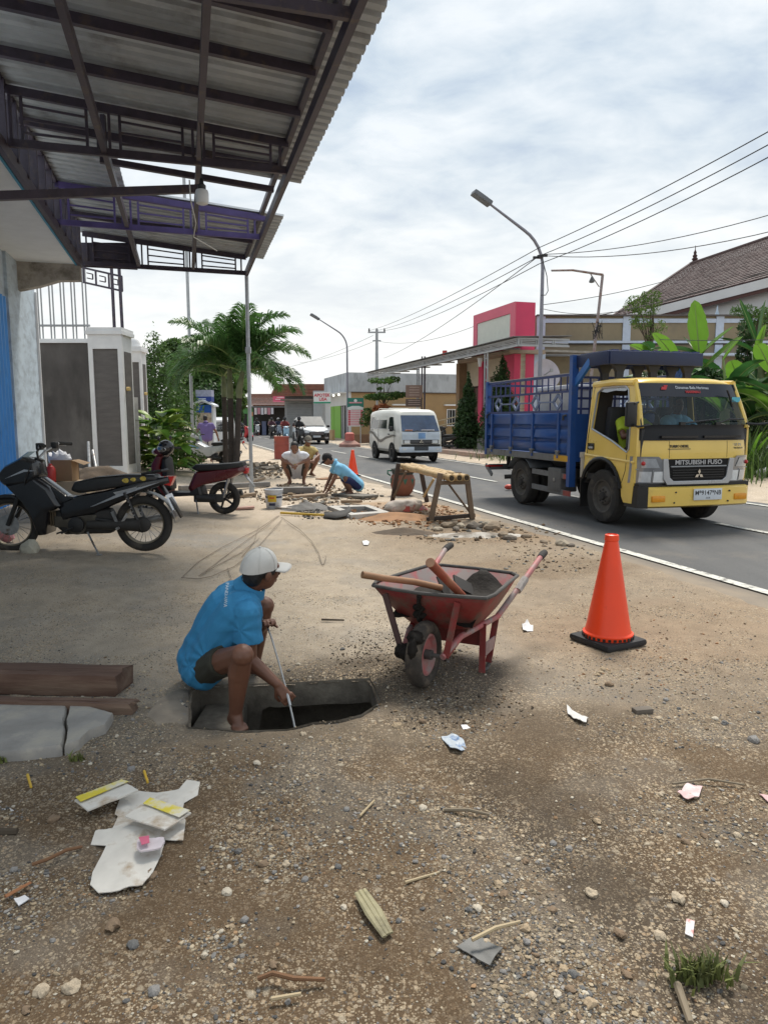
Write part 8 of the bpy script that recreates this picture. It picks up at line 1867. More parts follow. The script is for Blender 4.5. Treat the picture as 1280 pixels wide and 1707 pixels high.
def barrow():
 o = thing('wheelbarrow','red steel wheelbarrow full of black sludge, wheel towards the viewer','wheelbarrow',WB)
 B = lambda m,n,mt,par=o,**k:m.build(n,mt,par,wd=True,**k)
 rim = [(.02,-.33,.545),(-.03,-.18,.55),(-.05,0,.55),(-.03,.18,.55),(.02,.35,.545),(.12,.37,.545),(.45,.345,.535),(.76,.32,.52),(.84,.26,.515),(.90,0,.51),(.88,-.24,.515),(.80,-.31,.52),(.45,-.335,.535),(.12,-.36,.545)]
 bot = [(.20,-.16,.30),(.17,-.08,.30),(.16,0,.30),(.17,.08,.30),(.20,.16,.30),(.26,.19,.295),(.42,.20,.29),(.58,.19,.29),(.62,.15,.29),(.64,0,.29),(.62,-.15,.29),(.58,-.19,.29),(.42,-.20,.29),(.26,-.19,.295)]
 def ring(f,e=0.0):return [wb(b[0]+(r[0]-b[0])*f,b[1]+(r[1]-b[1])*f*(1),b[2]+(r[2]-b[2])*f**1.25 + e) for r,b in zip(rim,bot)]
 m = MB();m.loft([ring(0),ring(.04),ring(.35),ring(.7),ring(1.0)],caps=False);m.face([wb(*b) for b in bot]);t = B(m,'tray',BRED,ang=50)
 md = t.modifiers.new('t','SOLIDIFY');md.thickness = .004
 m = MB();m.loft([[wb(bb[0]+(r[0]-bb[0])*f-(.006 if q < 6 else 0),bb[1]+(r[1]-bb[1])*f,bb[2]+(r[2]-bb[2])*f**1.25+.010) for q,(r,bb) in enumerate(zip(rim,bot))] for f in (.45,.7,.95)],caps=False)
 for v in m.bm.verts:v.co += (wb(.42,0,.5)-v.co)*.018
 B(m,'tray_lining',BPINK,t,ang=50)
 m = MB();m.tube(ring(1.0,.003)+ring(1.0,.003)[:2],.011,8);B(m,'rolled_rim',CEMG,t)
 g = np.random.default_rng(4);V = [];F = [];n = 24
 m = MB();rows = []
 for i in range(n+1):
  row = []
  for j in range(n+1):
   b = .10+.66*i/n;l = -.25+.50*j/n;h = .36 + .075*math.sin(i/n*3)*1.0 + .06*(fbm(np.float64(i*.3),np.float64(j*.3),5,3)-.4) + .17*math.exp(-((b-.74)/.10)**2-((l-.10)/.13)**2) + .02*(fbm(np.float64(i*1.1),np.float64(j*1.1),8,2)-.4)
   row.append(wb(b,l,float(h)))
  rows.append(row)
 m.loft(rows,caps=False,closed=False);B(m,'sludge_load',SLUD,o,ang=80)
 def clump(name,blobs,par,n=3,amp=.6):
  m = MB()
  for c,rad in blobs:
   k0 = len(m.bm.verts);m.ell(c,rad,Matrix.Rotation(rnd.uniform(0,3),3,'Z'),n)
   m.bm.verts.ensure_lookup_table()
   for v in m.bm.verts[k0:]:
    d = v.co-c;q = v.co*75;v.co = c + d*(1-amp*.5+amp*float(fbm(np.float64(q.x+q.z*.9),np.float64(q.y-q.z*.7),3,4))*1.1)
  return B(m,name,SLUD,par,ang=80)
 ax = LL;wc = wb(0,0,.192)
 w = bpy.data.objects.new('wheel',None);COL.objects.link(w);w.parent = o
 m = MB();tr = .046;m.lathe([(.190-tr+tr*math.cos(a)*(1 if math.cos(a) > 0 else .7),tr*math.sin(a)*1.05) for a in np.linspace(0,2*math.pi,13)[:-1]],c=wc,axis=ax,n=36,closed=True);B(m,'tyre',mat('muddy_tyre',(.045,.038,.032),.95,var=.35,vscale=10,bump=.8,bscale=40,col2=(.15,.12,.09),c2scale=7,c2lo=.48,c2hi=.66),w,ang=60)
 m = MB();m.lathe([(.118,-.030),(.105,-.034),(.085,-.012),(.03,-.01),(.03,.01),(.085,.012),(.105,.034),(.118,.030)],c=wc,axis=ax,n=28,closed=True);B(m,'rim',BPINK,w)
 m = MB();m.cyl(wc-ax*.14,wc+ax*.14,.012,n=10);m.cyl(wc-ax*.05,wc+ax*.05,.028,n=12);B(m,'axle',CEMG,w)
 clump('mud_clump',[(wc-ax*.13,(.05,.045,.045)),(wc-ax*.08-BB*.05+V3((0,0,.0)),(.05,.04,.04)),(wc-BB*.150+V3((0,0,.07)),(.05,.03,.07)),(wc-BB*.12+V3((0,0,.125)),(.045,.05,.04))],w)
 for s in (-1,1):
  m = MB();m.tube([wb(-.02,s*.12,.195),wb(.16,s*.16,.27),wb(.60,s*.24,.285),wb(.86,s*.30,.42),wb(1.02,s*.335,.50),wb(1.22,s*.35,.56),wb(1.31,s*.35,.572)],.0185,10);hn = B(m,'handle',BPINK if s > 0 else BPINK)
  m = MB();m.tube([wb(1.22,s*.35,.56),wb(1.28,s*.35,.570),wb(1.345,s*.35,.574)],[.023,.026,.024],10);B(m,'rubber_grip',RUBBER,hn)
  m = MB();m.tube([wb(.84,s*.30,.405),wb(.94,s*.322,.465)],.026,9);B(m,'cement_splash',mat('pale_cement_splash',(.34,.31,.29),.9,var=.3,vscale=30),hn)
  m = MB();m.beam(wb(.40,s*.215,.29),wb(.36,s*.225,.0),.038,.010,up=tuple(BB));B(m,'leg',BRED,sf=False)
  m = MB();m.beam(wb(.60,s*.235,.29),wb(.47,s*.23,.03),.038,.010,up=tuple(BB));B(m,'leg',BRED,sf=False)
  m = MB();m.tube([wb(.38,s*.228,.008),wb(.45,s*.23,.0),wb(.49,s*.23,.03)],.012,6);B(m,'foot',CEMG)
  m = MB();m.loft([[wb(.375,s*.236,.10),wb(.515,s*.242,.11),wb(.54,s*.242,.18),wb(.385,s*.234,.18)],[wb(.375,s*.244,.10),wb(.515,s*.25,.11),wb(.54,s*.25,.18),wb(.385,s*.242,.18)]]);B(m,'tie_plate',mat('scuffed_plate',(.30,.20,.19),.6,var=.25,vscale=14),sf=False)
  m = MB();m.beam(wb(-.01,s*.135,.195),wb(-.01,s*.20 if s > 0 else -.24,.515),.034,.012,up=tuple(BB));B(m,'front_strut',BRED if s > 0 else mat('muddy_strut',(.09,.05,.045),.8,var=.3),sf=False)
  m = MB();m.beam(wb(.0,s*.13,.19),wb(.24,s*.17,.30),.030,.012,up=(0,0,1));B(m,'fork',BRED,sf=False)
 m = MB();m.loft([[wb(.40,-.22,.15),wb(.40,.22,.15),wb(.40,.22,.26),wb(.40,-.22,.26)],[wb(.41,-.22,.15),wb(.41,.22,.15),wb(.41,.22,.26),wb(.41,-.22,.26)]]);B(m,'cross_plate',mat('dark_red_plate',(.14,.018,.016),.55,var=.2),sf=False)
 clump('sludge_drip',[(wb(-.030+.016*i,-.02-.006*i,.53-.026*i),(.030+.008*(i % 2),.012,.024)) for i in range(7)],o)
 h = thing('hoe','tool with a slim pale wooden handle resting across the barrow rim','tool',A(670,965,4.1))
 m = MB();m.tube([A(604,958,4.02),A(640,964,4.08),A(690,970,4.2),A(735,980,4.3)],[.0215,.020,.020,.0205],12);m.build('handle',WOODH,h,wd=True)
 m = MB();q = A(742,984,4.33);m.box(q,(.05,.20,.012),Matrix.Rotation(.5,3,'Z') @ Matrix.Rotation(R(50),3,'X'));m.build('blade',GRIME,h,wd=True)
 k = thing('mattock','tool with a thick red-stained wooden handle sticking up from the barrow','tool',A(745,965,4.1))
 m = MB();m.tube([A(717,938,3.72),A(740,962,3.98),A(772,995,4.3)],[.0265,.025,.024],14);m.build('handle',mat('red_stained_wood',(.33,.085,.045),.55,var=.25,vscale=9,col2=(.34,.18,.10),c2scale=5,c2lo=.45,c2hi=.7),k,wd=True)
 m = MB();d = (A(717,938,3.72)-A(740,962,3.98)).normalized();m.lathe([(.0266,-.002),(.024,.0008),(.001,.001)],c=A(717,938,3.72),axis=d,n=14,caps=False);m.build('cut_end',mat('sawn_wood',(.36,.20,.12),.8,var=.2,vscale=50),k,wd=True)
 m = MB();m.beam(A(757,968,4.32),A(800,990,4.40),.10,.012,up=(0.3,-.5,.8));m.build('blade',GRIME,k,wd=True)
barrow()
BAMB = mat('yellow_bamboo',(.52,.36,.17),.45,var=.14,vscale=5,col2=(.36,.22,.10),c2scale=4,c2lo=.55,c2hi=.8)
OLDW = mat('grey_old_wood',(.16,.115,.08),.85,var=.3,vscale=5,bump=.4,bscale=40,stretch=(1,1,.2))
def bench():
 n0,n1 = A(732,797,10.35),A(778,801,10.15);f0 = A(665,784,13.2);nl = P(722,870);nr = P(788,866)
 o = thing('bamboo_bench','low work bench of three bamboo poles on rough timber legs','bench',P(725,850));B = lambda m,n,mt,par=o,**k:m.build(n,mt,par,wd=True,**k)
 zt = .66;c0 = (nl+nr)/2;fl,fr = P(663,832),P(703,843);dirn = V3((fl+fr).xy/2).to_3d() - V3((c0.x,c0.y,0));L = dirn.length;u = dirn/L;l = V3((u.y,-u.x,0));W2 = (nr-nl).length/2
 def q(a,s,z):return V3((c0.x,c0.y,0)) + u*a + l*s + V3((0,0,z))
 for i,s in enumerate((-.11,.0,.11)):
  m = MB();pts = [];rad = []
  for k in range(13):
   a = -.22+(L+.42)*k/12;pts += [q(a,s+.012*math.sin(k*1.3+i),zt+.005*math.sin(k*2+i))];rad += [.052+.004*(k % 2)]
  m.tube(pts,rad,14);p = B(m,'bamboo_pole',BAMB)
  m = MB();m.lathe([(.054,0),(.053,-.006),(.040,-.006),(.038,.01),(.001,.012)],c=q(-.22,s+.012*math.sin(i),zt),axis=tuple(-u),n=14,caps=False);B(m,'cut_end',mat('bamboo_hollow',(.05,.035,.02),.9),p)
  for k in range(1,12,2):a = -.22+(L+.42)*k/12;m = MB();m.lathe([(.0565,-.008),(.059,0),(.0565,.008)],c=pts[k],axis=tuple(u),n=14,caps=False);B(m,'node_ring',mat('bamboo_node',(.34,.22,.10),.6),p)
 for a in (.0,L):
  for s in (-1,1):
   m = MB();m.beam(q(a+(.08 if a == 0 else -.02),s*W2,-.03),q(a,s*W2*.62,zt+.06 if s < 0 else zt-.02),.075,.055,up=tuple(u),bev=.006);B(m,'leg',OLDW if a == 0 else mat('dark_brown_wood',(.075,.05,.038),.85,var=.25,vscale=5),ang=30)
  m = MB();m.beam(q(a,-W2*.75,zt-.085),q(a,W2*.75,zt-.085),.05,.06,bev=.006);B(m,'cross_bar',OLDW,ang=30)
 m = MB();m.beam(q(.10,-W2*1.15,.02),q(.10,W2*1.12,.06),.07,.06,bev=.008);B(m,'ground_bar',mat('wet_dark_wood',(.05,.036,.028),.8,var=.2),ang=30)
 m = MB();m.tube([q(.1,W2*.9,.1),q(.35,-.0,zt-.09)],.017,6);B(m,'brace',OLDW)
 m = MB();m.tube([q(.45,-W2*1.0,.32),q(.3,-W2*.65,zt-.05)],.02,6);B(m,'brace',BAMB)
 m = MB();m.tube([q(L-.02,-W2*.9,.1),q(L-.5,-W2*.6,zt-.05)],.024,6);B(m,'brace',OLDW)
 for i in range(3):
  m = MB();m.lathe([(.05,0)]*2,n=6) if False else m.tube([q(.0,-.16,zt-.06),q(.0,-.12,zt+.06),q(.02,.12,zt+.06),q(.0,.16,zt-.05)],.008,5);B(m,'rope_tie',mat('dirty_rope',(.14,.10,.07),.95)) if i == 0 else m.bm.free()
bench()
p = P(671,826);o = thing('flower_pot','big terracotta pot with green painted zigzag rim by the road','flower pot',p)
m = MB();m.lathe([(.13,0),(.20,.08),(.245,.22),(.25,.32),(.225,.40),(.20,.43)],n=28,caps=True);m.build('bowl',mat('terracotta',(.27,.10,.06),.8,var=.15),o)
m = MB();m.lathe([(.20,.43),(.215,.45),(.225,.52),(.24,.535),(.23,.545),(.20,.535),(.18,.44)],n=28,caps=False);m.build('rim',mat('pot_dark_rim',(.05,.06,.055),.8,var=.2),o)
PG = mat('pot_green',(.04,.16,.11),.7,var=.2)
for k in range(9):
 a = 2*math.pi*k/9;m = MB()
 pts = []
 for (da,z) in ((-.33,.425),(.33,.425),(.16,.33),(0,.23),(-.16,.33)):
  rr_ = np.interp(z,[.22,.32,.40,.43],[.245,.25,.225,.20])+.005;pts.append((rr_*math.cos(a+da),rr_*math.sin(a+da),z))
 m.face([pts[0],pts[1],pts[2],pts[4]]);m.face([pts[4],pts[2],pts[3]]);m.build('green_petal',PG,o,sf=False)
m = MB();m.tube([(-.22,0,.50),(-.30,0,.50),(-.30,0,.44),(-.24,0,.40)],.018,6);m.build('lug',PG,o)
p = P(470,765);o = thing('oil_drum','faded red steel drum standing by the road edge','drum',p)
DR = mat('faded_red_drum',(.33,.075,.055),.6,var=.18,vscale=2.5,col2=(.17,.10,.085),c2scale=3,c2lo=.5,c2hi=.72)
m = MB();m.lathe([(.285,0),(.295,.015),(.288,.03),(.288,.28),(.300,.295),(.288,.31),(.288,.57),(.300,.585),(.288,.60),(.288,.85),(.297,.865),(.287,.88),(.27,.86)],n=32,caps=False);m.build('shell',DR,o)
m = MB();m.lathe([(.275,.85),(.001,.85)],n=32,caps=False);m.build('lid',mat('drum_lid',(.18,.06,.05),.7,var=.2),o);m = MB();m.cyl((.14,0,.85),(.14,0,.875),.035,n=12);m.build('bung',STEEL,o)
p = P(457,847);o = thing('paint_bucket','dirty white plastic bucket with a yellow label beside the thin post','bucket',p)
m = MB();m.lathe([(.125,0),(.13,.01),(.152,.30),(.160,.305),(.162,.33),(.150,.335),(.147,.30),(.12,.02),(.001,.02)],n=28,caps=False);m.build('pail',mat('dirty_white_plastic',(.58,.60,.63),.5,var=.1,vscale=6,col2=(.22,.20,.18),c2scale=5,c2lo=.5,c2hi=.72),o)
def band(z0,z1,a0,a1,name,mt,e=.003):
 m = MB();m.loft([[((.127+.085*z+e)*math.cos(a),(.127+.085*z+e)*math.sin(a),z) for a in np.linspace(a0,a1,12)] for z in (z0,z1)],caps=False,closed=False);return m.build(name,mt,o)
band(.185,.215,R(-175),R(-15),'label_band',mat('label_navy',(.02,.025,.07),.5));band(.12,.235,R(-125),R(-65),'label',mat('label_yellow',(.62,.42,.03),.5,var=.1),.006);band(.175,.205,R(-112),R(-78),'label_print',mat('label_orange',(.55,.14,.02),.5),.008);band(.055,.10,R(-118),R(-72),'label_emblem',mat('label_navy',(.02,.025,.07)),.005)
m = MB();m.lathe([(.146,.315),(.001,.30)],n=24,caps=False);m.build('slurry',SLUD,o)
m = MB();m.tube([(.16*math.cos(a),.16*math.sin(a),.29-.05*math.sin(-a)) for a in np.linspace(R(-180),0,14)],.004,5);m.build('wire_bail',STEEL,o)
o = thing('spade','spade with a yellow handle lying beside the concrete manhole frame','spade',P(520,862))
m = MB();m.tube([P(468,859,.04),P(505,861,.04),P(541,863,.04)],.019,8);m.build('handle',mat('yellow_handle',(.58,.38,.05),.5,var=.15),o,wd=True)
m = MB();m.loft([[P(540,861,.05),P(540,866,.03)],[P(556,860,.06),P(558,868,.03)],[P(575,859,.08),P(578,866,.05)],[P(582,854,.10),P(586,860,.08)]],caps=False,closed=False);b = m.build('blade',GRIME,o,wd=True);md = b.modifiers.new('t','SOLIDIFY');md.thickness = .01
m = MB();m.ell(P(590,864,.03),(.13,.08,.045))
for v in m.bm.verts:v.co += V3((1,1,.6))*.03*(float(vnoise(np.float64(v.co.x*18),np.float64(v.co.y*18),2))-.5)
q = m.build('crumpled_sheet',mat('white_plastic_sheet',(.55,.56,.58),.5,var=.1),None,ang=50);tag(q,'crumpled white plastic sheet at the spade blade','plastic sheet')
def manhole():
 c = [P(546,850),P(614,848),P(650,861),P(585,866)];cc = sum(c,V3())/4
 o = thing('manhole_frame','square pale concrete manhole frame round a dark opening in the yard','manhole frame',cc);ins = [q+(cc-q)*.36 for q in c];up = V3((0,0,.07));dn = V3((0,0,-.02))
 for i in range(4):
  a,b,d,e = c[i],c[(i+1) % 4],ins[(i+1) % 4],ins[i]
  m = MB();m.loft([[a+dn,b+dn,d+dn,e+dn],[a+up,b+up,d+up,e+up]]);m.build('kerb_block',mat('pale_concrete',(.44,.42,.39),.9,var=.15,vscale=6,bump=.3),o,wd=True,sf=False)
 m = MB();m.face([q+V3((0,0,.012)) for q in ins]);m.build('opening_shade_sheet',mat('hole_shade',(.018,.014,.012),.95,var=.2),o,wd=True,sf=False)  # flat near-black sheet stands in for the shade inside the opening
manhole()
def heap(name,label,cat,c,rx,ry,h,mt,seed,kind=None,n=26,ang=0.0):
 rows = [];ca,sa = math.cos(ang),math.sin(ang)
 for i in range(n+1):
  row = []
  for j in range(n+1):
   u,v = 2*i/n-1,2*j/n-1;d = math.hypot(u,v);f = max(0,1-d)**.8*(.6+.9*float(fbm(np.float64(u*2.6+seed),np.float64(v*2.6-seed),seed,4)))
   x,y = u*rx,v*ry;X,Y = c.x+x*ca-y*sa,c.y+x*sa+y*ca;row.append((X,Y,gh(X,Y)-.03+h*f))
  rows.append(row)
 m = MB();m.loft(rows,caps=False,closed=False);o = m.build(name,mt,None,ang=70);return tag(o,label,cat)
CEM = mat('wet_cement',(.105,.10,.095),.7,var=.25,vscale=6,bump=.6,bscale=25);DIRT = mat('dug_earth',(.095,.07,.05),.95,var=.3,vscale=6,bump=.7,bscale=25);ORS = mat('orange_sand',(.30,.165,.085),.95,var=.2,vscale=4,bump=.5,bscale=30)
heap('cement_heap','small heap of grey mixed cement beside the paint bucket','cement heap',P(512,850),.50,.28,.20,CEM,3)
heap('sand_heap','low spread of orange sand beside the bamboo bench','sand heap',P(655,862),.9,.5,.10,ORS,4)
heap('dirt_mound','mound of dark dug earth by the dark wall behind the black motorbike','dirt mound',A(158,800,13.2),1.3,.9,.62,DIRT,5)
heap('dirt_mound','low dark mound of gravelly spoil at the mortar patch near the bench','dirt mound',P(672,888),.55,.30,.09,DIRT,6)
heap('cement_slurry','pale dried cement slurry spilled at the foot of the bench','cement spill',P(800,893),.85,.42,.07,mat('pale_slurry',(.42,.39,.35),.85,var=.3,vscale=5,bump=.4,col2=(.16,.13,.10),c2scale=3,c2lo=.45,c2hi=.6),7)
for i,(px,py,s) in enumerate(((745,878,.10),(768,879,.09),(790,881,.13),(820,883,.15),(812,878,.10),(850,900,.09),(838,895,.10),(936,909,.10),(952,911,.06),(905,905,.06),(730,884,.08),(760,884,.08),(876,896,.07))):
 m = MB();m.ell((0,0,s*.25),(s,s*.7,s*.5),Matrix.Rotation(i*1.3,3,'Z'),2)
 for v in m.bm.verts:v.co *= .72+.5*float(vnoise(np.float64(v.co.x*16+i),np.float64(v.co.y*16+v.co.z*12),i))
 q = m.build('stone',mat('rubble_stone_%d' % (i % 3),[(.22,.17,.12),(.34,.29,.22),(.16,.135,.11)][i % 3],.9,var=.25,vscale=9,bump=.4),None,sf=False);q.location = P(px,py);tag(q,'earthy rubble lump edging the dried cement by the road line','stone','rubble lumps by the cement spill')
o = thing('cement_sack','slumped half empty pale cement sack with red print near the bench','sack',P(672,856))
m = MB();m.loft([[P(645+6*k,857-k*1.2,z) + V3((0,dy,0)) for k,z,dy in [(0,.02,0),(1,.12+.03*j,.02),(3,.17-.02*j,.0),(5,.20,.03),(7,.24-.05*j,0),(9,.20,.02),(10,.03,0)]] for j in range(2)] ,caps=False,closed=False)
m.bm.free();m = MB();m.ell((0,0,.10),(.33,.18,.13),Matrix.Rotation(.2,3,'Z'),4)
for v in m.bm.verts:
 v.co *= .80+.42*float(fbm(np.float64(v.co.x*7),np.float64(v.co.y*7+v.co.z*9),3,3));v.co.z = max(v.co.z,.0);v.co.z += max(0,v.co.x)*.18
m.build('sack_body',mat('cement_sack_paper',(.42,.37,.32),.7,var=.2,vscale=8,col2=(.30,.08,.07),c2scale=5,c2lo=.55,c2hi=.66),o,ang=50)
m = MB();m.loft([[(-.05,-.16,.06),(.1,-.18,.05)],[(-.04,-.17,.13),(.1,-.17,.14)]],caps=False,closed=False);m.build('print_patch',mat('sack_print',(.32,.07,.06),.7,var=.2),o)
heap('red_rag','crumpled faded red rag beside the cement sack','rag',P(697,850),.20,.14,.16,mat('faded_red_rag',(.42,.12,.12),.9,var=.2,col2=(.4,.33,.3),c2scale=9),9,n=18)
REB = mat('rusty_wire',(.20,.16,.12),.7,.3,var=.25,vscale=20)
def wire(pts,label,i):
 m = MB();P3 = [P(a,b,.018) for a,b in pts];fine = []
 for a,b in zip(P3,P3[1:]):
  for k in range(4):fine.append(a.lerp(b,k/4))
 fine.append(P3[-1]);m.tube(fine,.0036,5);tag(m.build('steel_wire',REB),label,'wire','steel wires on the yard')
for i,(pts,lab) in enumerate((([(463,862),(430,885),(370,915),(330,940),(303,966),(330,968),(352,964),(391,947),(425,920),(470,868)],'long loop of thin steel wire spread across the yard left of the man'),
       ([(466,861),(440,882),(395,915),(355,946),(332,963),(345,955),(400,925),(432,900)],'inner thin steel wire loop lying inside the long loop'),
       ([(469,864),(500,885),(520,905),(532,925),(537,944),(540,943),(544,930)],'hooked thin wire curving down right of the white cap'),
       ([(432,878),(424,905),(404,930)],'short straight wire crossing the steel loops'),([(380,950),(386,966),(382,972)],'stub of wire bent upward behind the blue shirt'))):wire(pts,lab,i)
DW = mat('dark_weathered_timber',(.105,.058,.040),.85,var=.3,vscale=4,bump=.7,bscale=22,stretch=(.25,1.6,1.6),col2=(.20,.14,.10),c2scale=4,c2lo=.52,c2hi=.75)
def timber(a,b,w,h,label,z=0.0,seed=1):
 pa,pb = P(*a),P(*b);d = (pb-pa);d.z = 0;L = d.length;u = d/L;l = V3((-u.y,u.x,0));rings = []
 n = 30
 for i in range(n+1):
  x = L*i/n;j = lambda k:(float(fbm(np.float64(i*.35+seed*9),np.float64(k*3.1),seed,3))-.45)*.016
  ring = []
  for k,(s,zz) in enumerate(((-1,0),(-1,.35),(-1,.75),(-.9,1),(-.35,1.02),(-.30,.78),(-.25,1.0),(.2,1.0),(.6,1.0),(.92,.97),(1,.7),(1,0))):
   ring.append((x + (.04*float(vnoise(np.float64(k*1.7),np.float64(seed),seed)) if i == n else 0),s*w/2+j(k),zz*h+j(k+20)))
  rings.append(ring)
 m = MB();m.loft(rings);o = m.build('timber_beam',DW,None,ang=35);o.location = pa + V3((0,0,z));o.rotation_euler = (0,0,math.atan2(u.y,u.x));tag(o,label,'timber','weathered timbers on the ground');return o
timber((-260,1140),(202,1150),.21,.115,'thick dark weathered timber, the farther and bigger of the two',seed=2)
timber((-240,1176),(219,1188),.085,.060,'thin dark weathered timber lying in front of the thick one',seed=5)
def cslab():
 pts = [(-140,1182),(60,1186),(150,1190),(190,1202),(178,1222),(150,1232),(132,1250),(100,1258),(50,1266),(-20,1272),(-140,1275)]
 g = [P(a,b) for a,b in pts];o = thing('concrete_slab','broken grey concrete slab with a black crack in front of the timbers','slab',P(80,1225));cc = sum(g,V3())/len(g)
 def piece(idx,nm):
  m = MB();lo = [g[i] if isinstance(i,int) else i for i in idx];c = sum(lo,V3())/len(lo);dense = []
  for a,b in zip(lo,lo[1:]+lo[:1]):
   for k in range(6):q = a.lerp(b,k/6);dense.append(q + V3((1,.5,0))*.012*(float(fbm(np.float64(q.x*25),np.float64(q.y*25),4,3))-.45))
  m.loft([[q+V3((0,0,-.06)) for q in dense],[q+(c-q)*.00+V3((0,0,.030)) for q in dense],[q+(c-q)*.04+V3((0,0,.045)) for q in dense],[q+(c-q)*.5+V3((0,0,.05)) for q in dense]]);m.build('slab_piece',mat('grey_slab',(.27,.255,.235),.9,var=.2,vscale=5,bump=.5,bscale=30,col2=(.36,.33,.28),c2scale=4),o,wd=True,ang=50)
 cr = [P(116,1187),P(110,1210),P(113,1232),P(107,1258)];e = V3((.006,0,0))
 piece([0,1]+[cr[0]-e,cr[1]-e,cr[2]-e,cr[3]-e]+[8,9,10],'a');piece([cr[0]+e,2,3,4,5,6,cr[3]+e,cr[2]+e,cr[1]+e],'b')
cslab()
o = thing('concrete_lip','low worn concrete lip on the left side of the open pit','kerb',P(290,1170))
m = MB();g = [P(a,b) for a,b in ((240,1196),(262,1165),(300,1146),(318,1148),(317,1206),(290,1216),(255,1216))];c = sum(g,V3())/7
m.loft([[q+V3((0,0,-.05)) for q in g],[q+(c-q)*.1+V3((0,0,.004)) for q in g],[q+(c-q)*.5+V3((0,0,.012)) for q in g]]);m.build('worn_edge',mat('dirty_lip',(.235,.20,.16),.95,var=.25,vscale=6,bump=.5),o,wd=True,ang=60)
b = A(92,800,12.2);z0 = gh(b.x,b.y);o = thing('cardboard_box','torn cardboard box with white wrapping behind the black motorbike','box',(b.x+.12,b.y,z0))
m = MB();m.plate([(-.18,0),(.18,0),(.18,.36),(-.18,.36)],lambda u,v,d:(u,d,v+.32),.02);m.box2((-.18,.02,.32),(-.165,.3,.66));m.box2((.165,.02,.32),(.18,.3,.66));m.box2((-.18,.28,.32),(.18,.3,.66));m.build('carton',mat('brown_cardboard',(.30,.19,.10),.8,var=.1),o,sf=False)
m = MB();m.loft([[(.18,0,.68),(.18,.3,.68)],[(.40,-.02,.60),(.40,.28,.62)]],caps=False,closed=False);m.build('flap',MATS['brown_cardboard'],o,sf=False)
m = MB();m.ell((-.08,.15,.70),(.20,.15,.14),sub=3)
for v in m.bm.verts:v.co *= .9+.2*float(vnoise(np.float64(v.co.x*25),np.float64(v.co.z*25),1))
m.build('white_wrapping',mat('white_sheet',(.62,.62,.65),.7),o,ang=60)
m = MB();m.box2((-.35,-.1,0),(.45,.4,.31));q = m.build('timber_block',mat('pale_timber',(.36,.29,.20),.8,var=.2),None,sf=False);q.location = o.location;tag(q,'pale timber block under the torn cardboard box','block')
r = thing('gas_can','small red canister standing beside the torn cardboard box','canister',(b.x+.02,b.y-.18,z0));m = MB();m.lathe([(.07,.31),(.08,.33),(.08,.52),(.06,.58),(.03,.60),(.03,.63),(.001,.63)],n=16);m.build('tank',mat('bright_red_can',(.45,.03,.025),.4,var=.1),r);m = MB();m.cyl((0,0,.0),(0,0,.31),.09,n=12);m.build('stand',MATS['pale_timber'],r)
for i,(a0,b0) in enumerate((((151,795),(148,737)),((166,793),(155,751)))):
 p0,p1 = A(a0[0],805,15.5),A(b0[0],b0[1],16.2);p0.z = gh(p0.x,p0.y)-.05;o = thing('steel_pipe',('upright grey pipe leaning on the dark wall' if i == 0 else 'shorter slanted grey pipe beside the upright one'),'pipe',p0,0,'pipes leaning on the dark wall');m = MB();m.cyl(p0,p1,.035,n=10);m.build('tube',STEEL,o,wd=True)
def plank(a,b,w,h,mt,label,z=0.0,cat='plank',name='plank',group='boards round the dug trench'):
 pa,pb = P(*a),P(*b);m = MB();m.beam(pa+V3((0,0,h/2+z)),pb+V3((0,0,h/2+z+.02)),w,h,bev=min(.006,h*.2));o = m.build(name,mt,None,ang=30);tag(o,label,cat,group);return o
PLK = mat('weathered_plank',(.30,.22,.15),.85,var=.2,vscale=4,stretch=(1,.3,1),bump=.3);PLG = mat('grey_slab_edge',(.20,.19,.18),.9,var=.2,bump=.3)
plank((300,818),(448,812),.16,.10,PLG,'long grey kerb slab edging the trench behind the bucket');plank((455,822),(525,823),.22,.12,PLG,'grey concrete block below the white T-shirt man')
plank((488,830),(545,828),.22,.05,PLK,'tan board lying by the trench beside the blue shirted man');plank((565,826),(618,832),.42,.05,mat('grey_board',(.17,.155,.135),.85,var=.2),'grey board propped over the dug trench');plank((570,838),(602,840),.10,.05,PLK,'short offcut below the propped grey board')
plank((375,832),(425,828),.12,.06,PLK,'brown board at the foot of the thin post');plank((384,850),(424,849),.14,.035,mat('pinkish_board',(.40,.24,.20),.8,var=.2),'pinkish board lying left of the paint bucket');plank((395,812),(440,800),.10,.05,PLK,'pale batten lying by the palm roots')
plank((470,846),(500,850),.40,.03,mat('pale_sheet',(.52,.46,.40),.8,var=.15),'pale sheet of board right of the paint bucket')
plank((532,800),(572,797),.30,.03,mat('red_brown_board',(.25,.14,.08),.9,var=.2),'thin red-brown board on the sand behind the blue shirted man')
plank((395,905),(345,890),0.02,.02,PLK,'thin lath on the ground before the black motorbike') if False else None
g = random.Random(5)
for i in range(46):
 px,py = g.uniform(402,475),g.uniform(776,794);s = g.uniform(.06,.20);m = MB();m.box((0,0,0),(s*g.uniform(.8,2.2),s*g.uniform(.5,1),s*g.uniform(.2,.5)),Matrix.Rotation(g.uniform(0,3),3,'Z') @ Matrix.Rotation(g.uniform(-.5,.5),3,'X'))
 for v in m.bm.verts:v.co += V3((g.uniform(-.2,.2),g.uniform(-.2,.2),g.uniform(-.2,.2)))*s*.6
 o = m.build('rubble_chunk',mat('rubble_%d' % (i % 4),[(.17,.145,.12),(.25,.20,.15),(.12,.105,.09),(.19,.18,.17)][i % 4],.9,var=.2,bump=.3),None,sf=False);o.location = P(px,py,.05+.10*max(0,1-abs(px-445)/28));tag(o,'broken grey-brown chunk in the rubble pile behind the thin post','rubble','rubble pile by the palms')
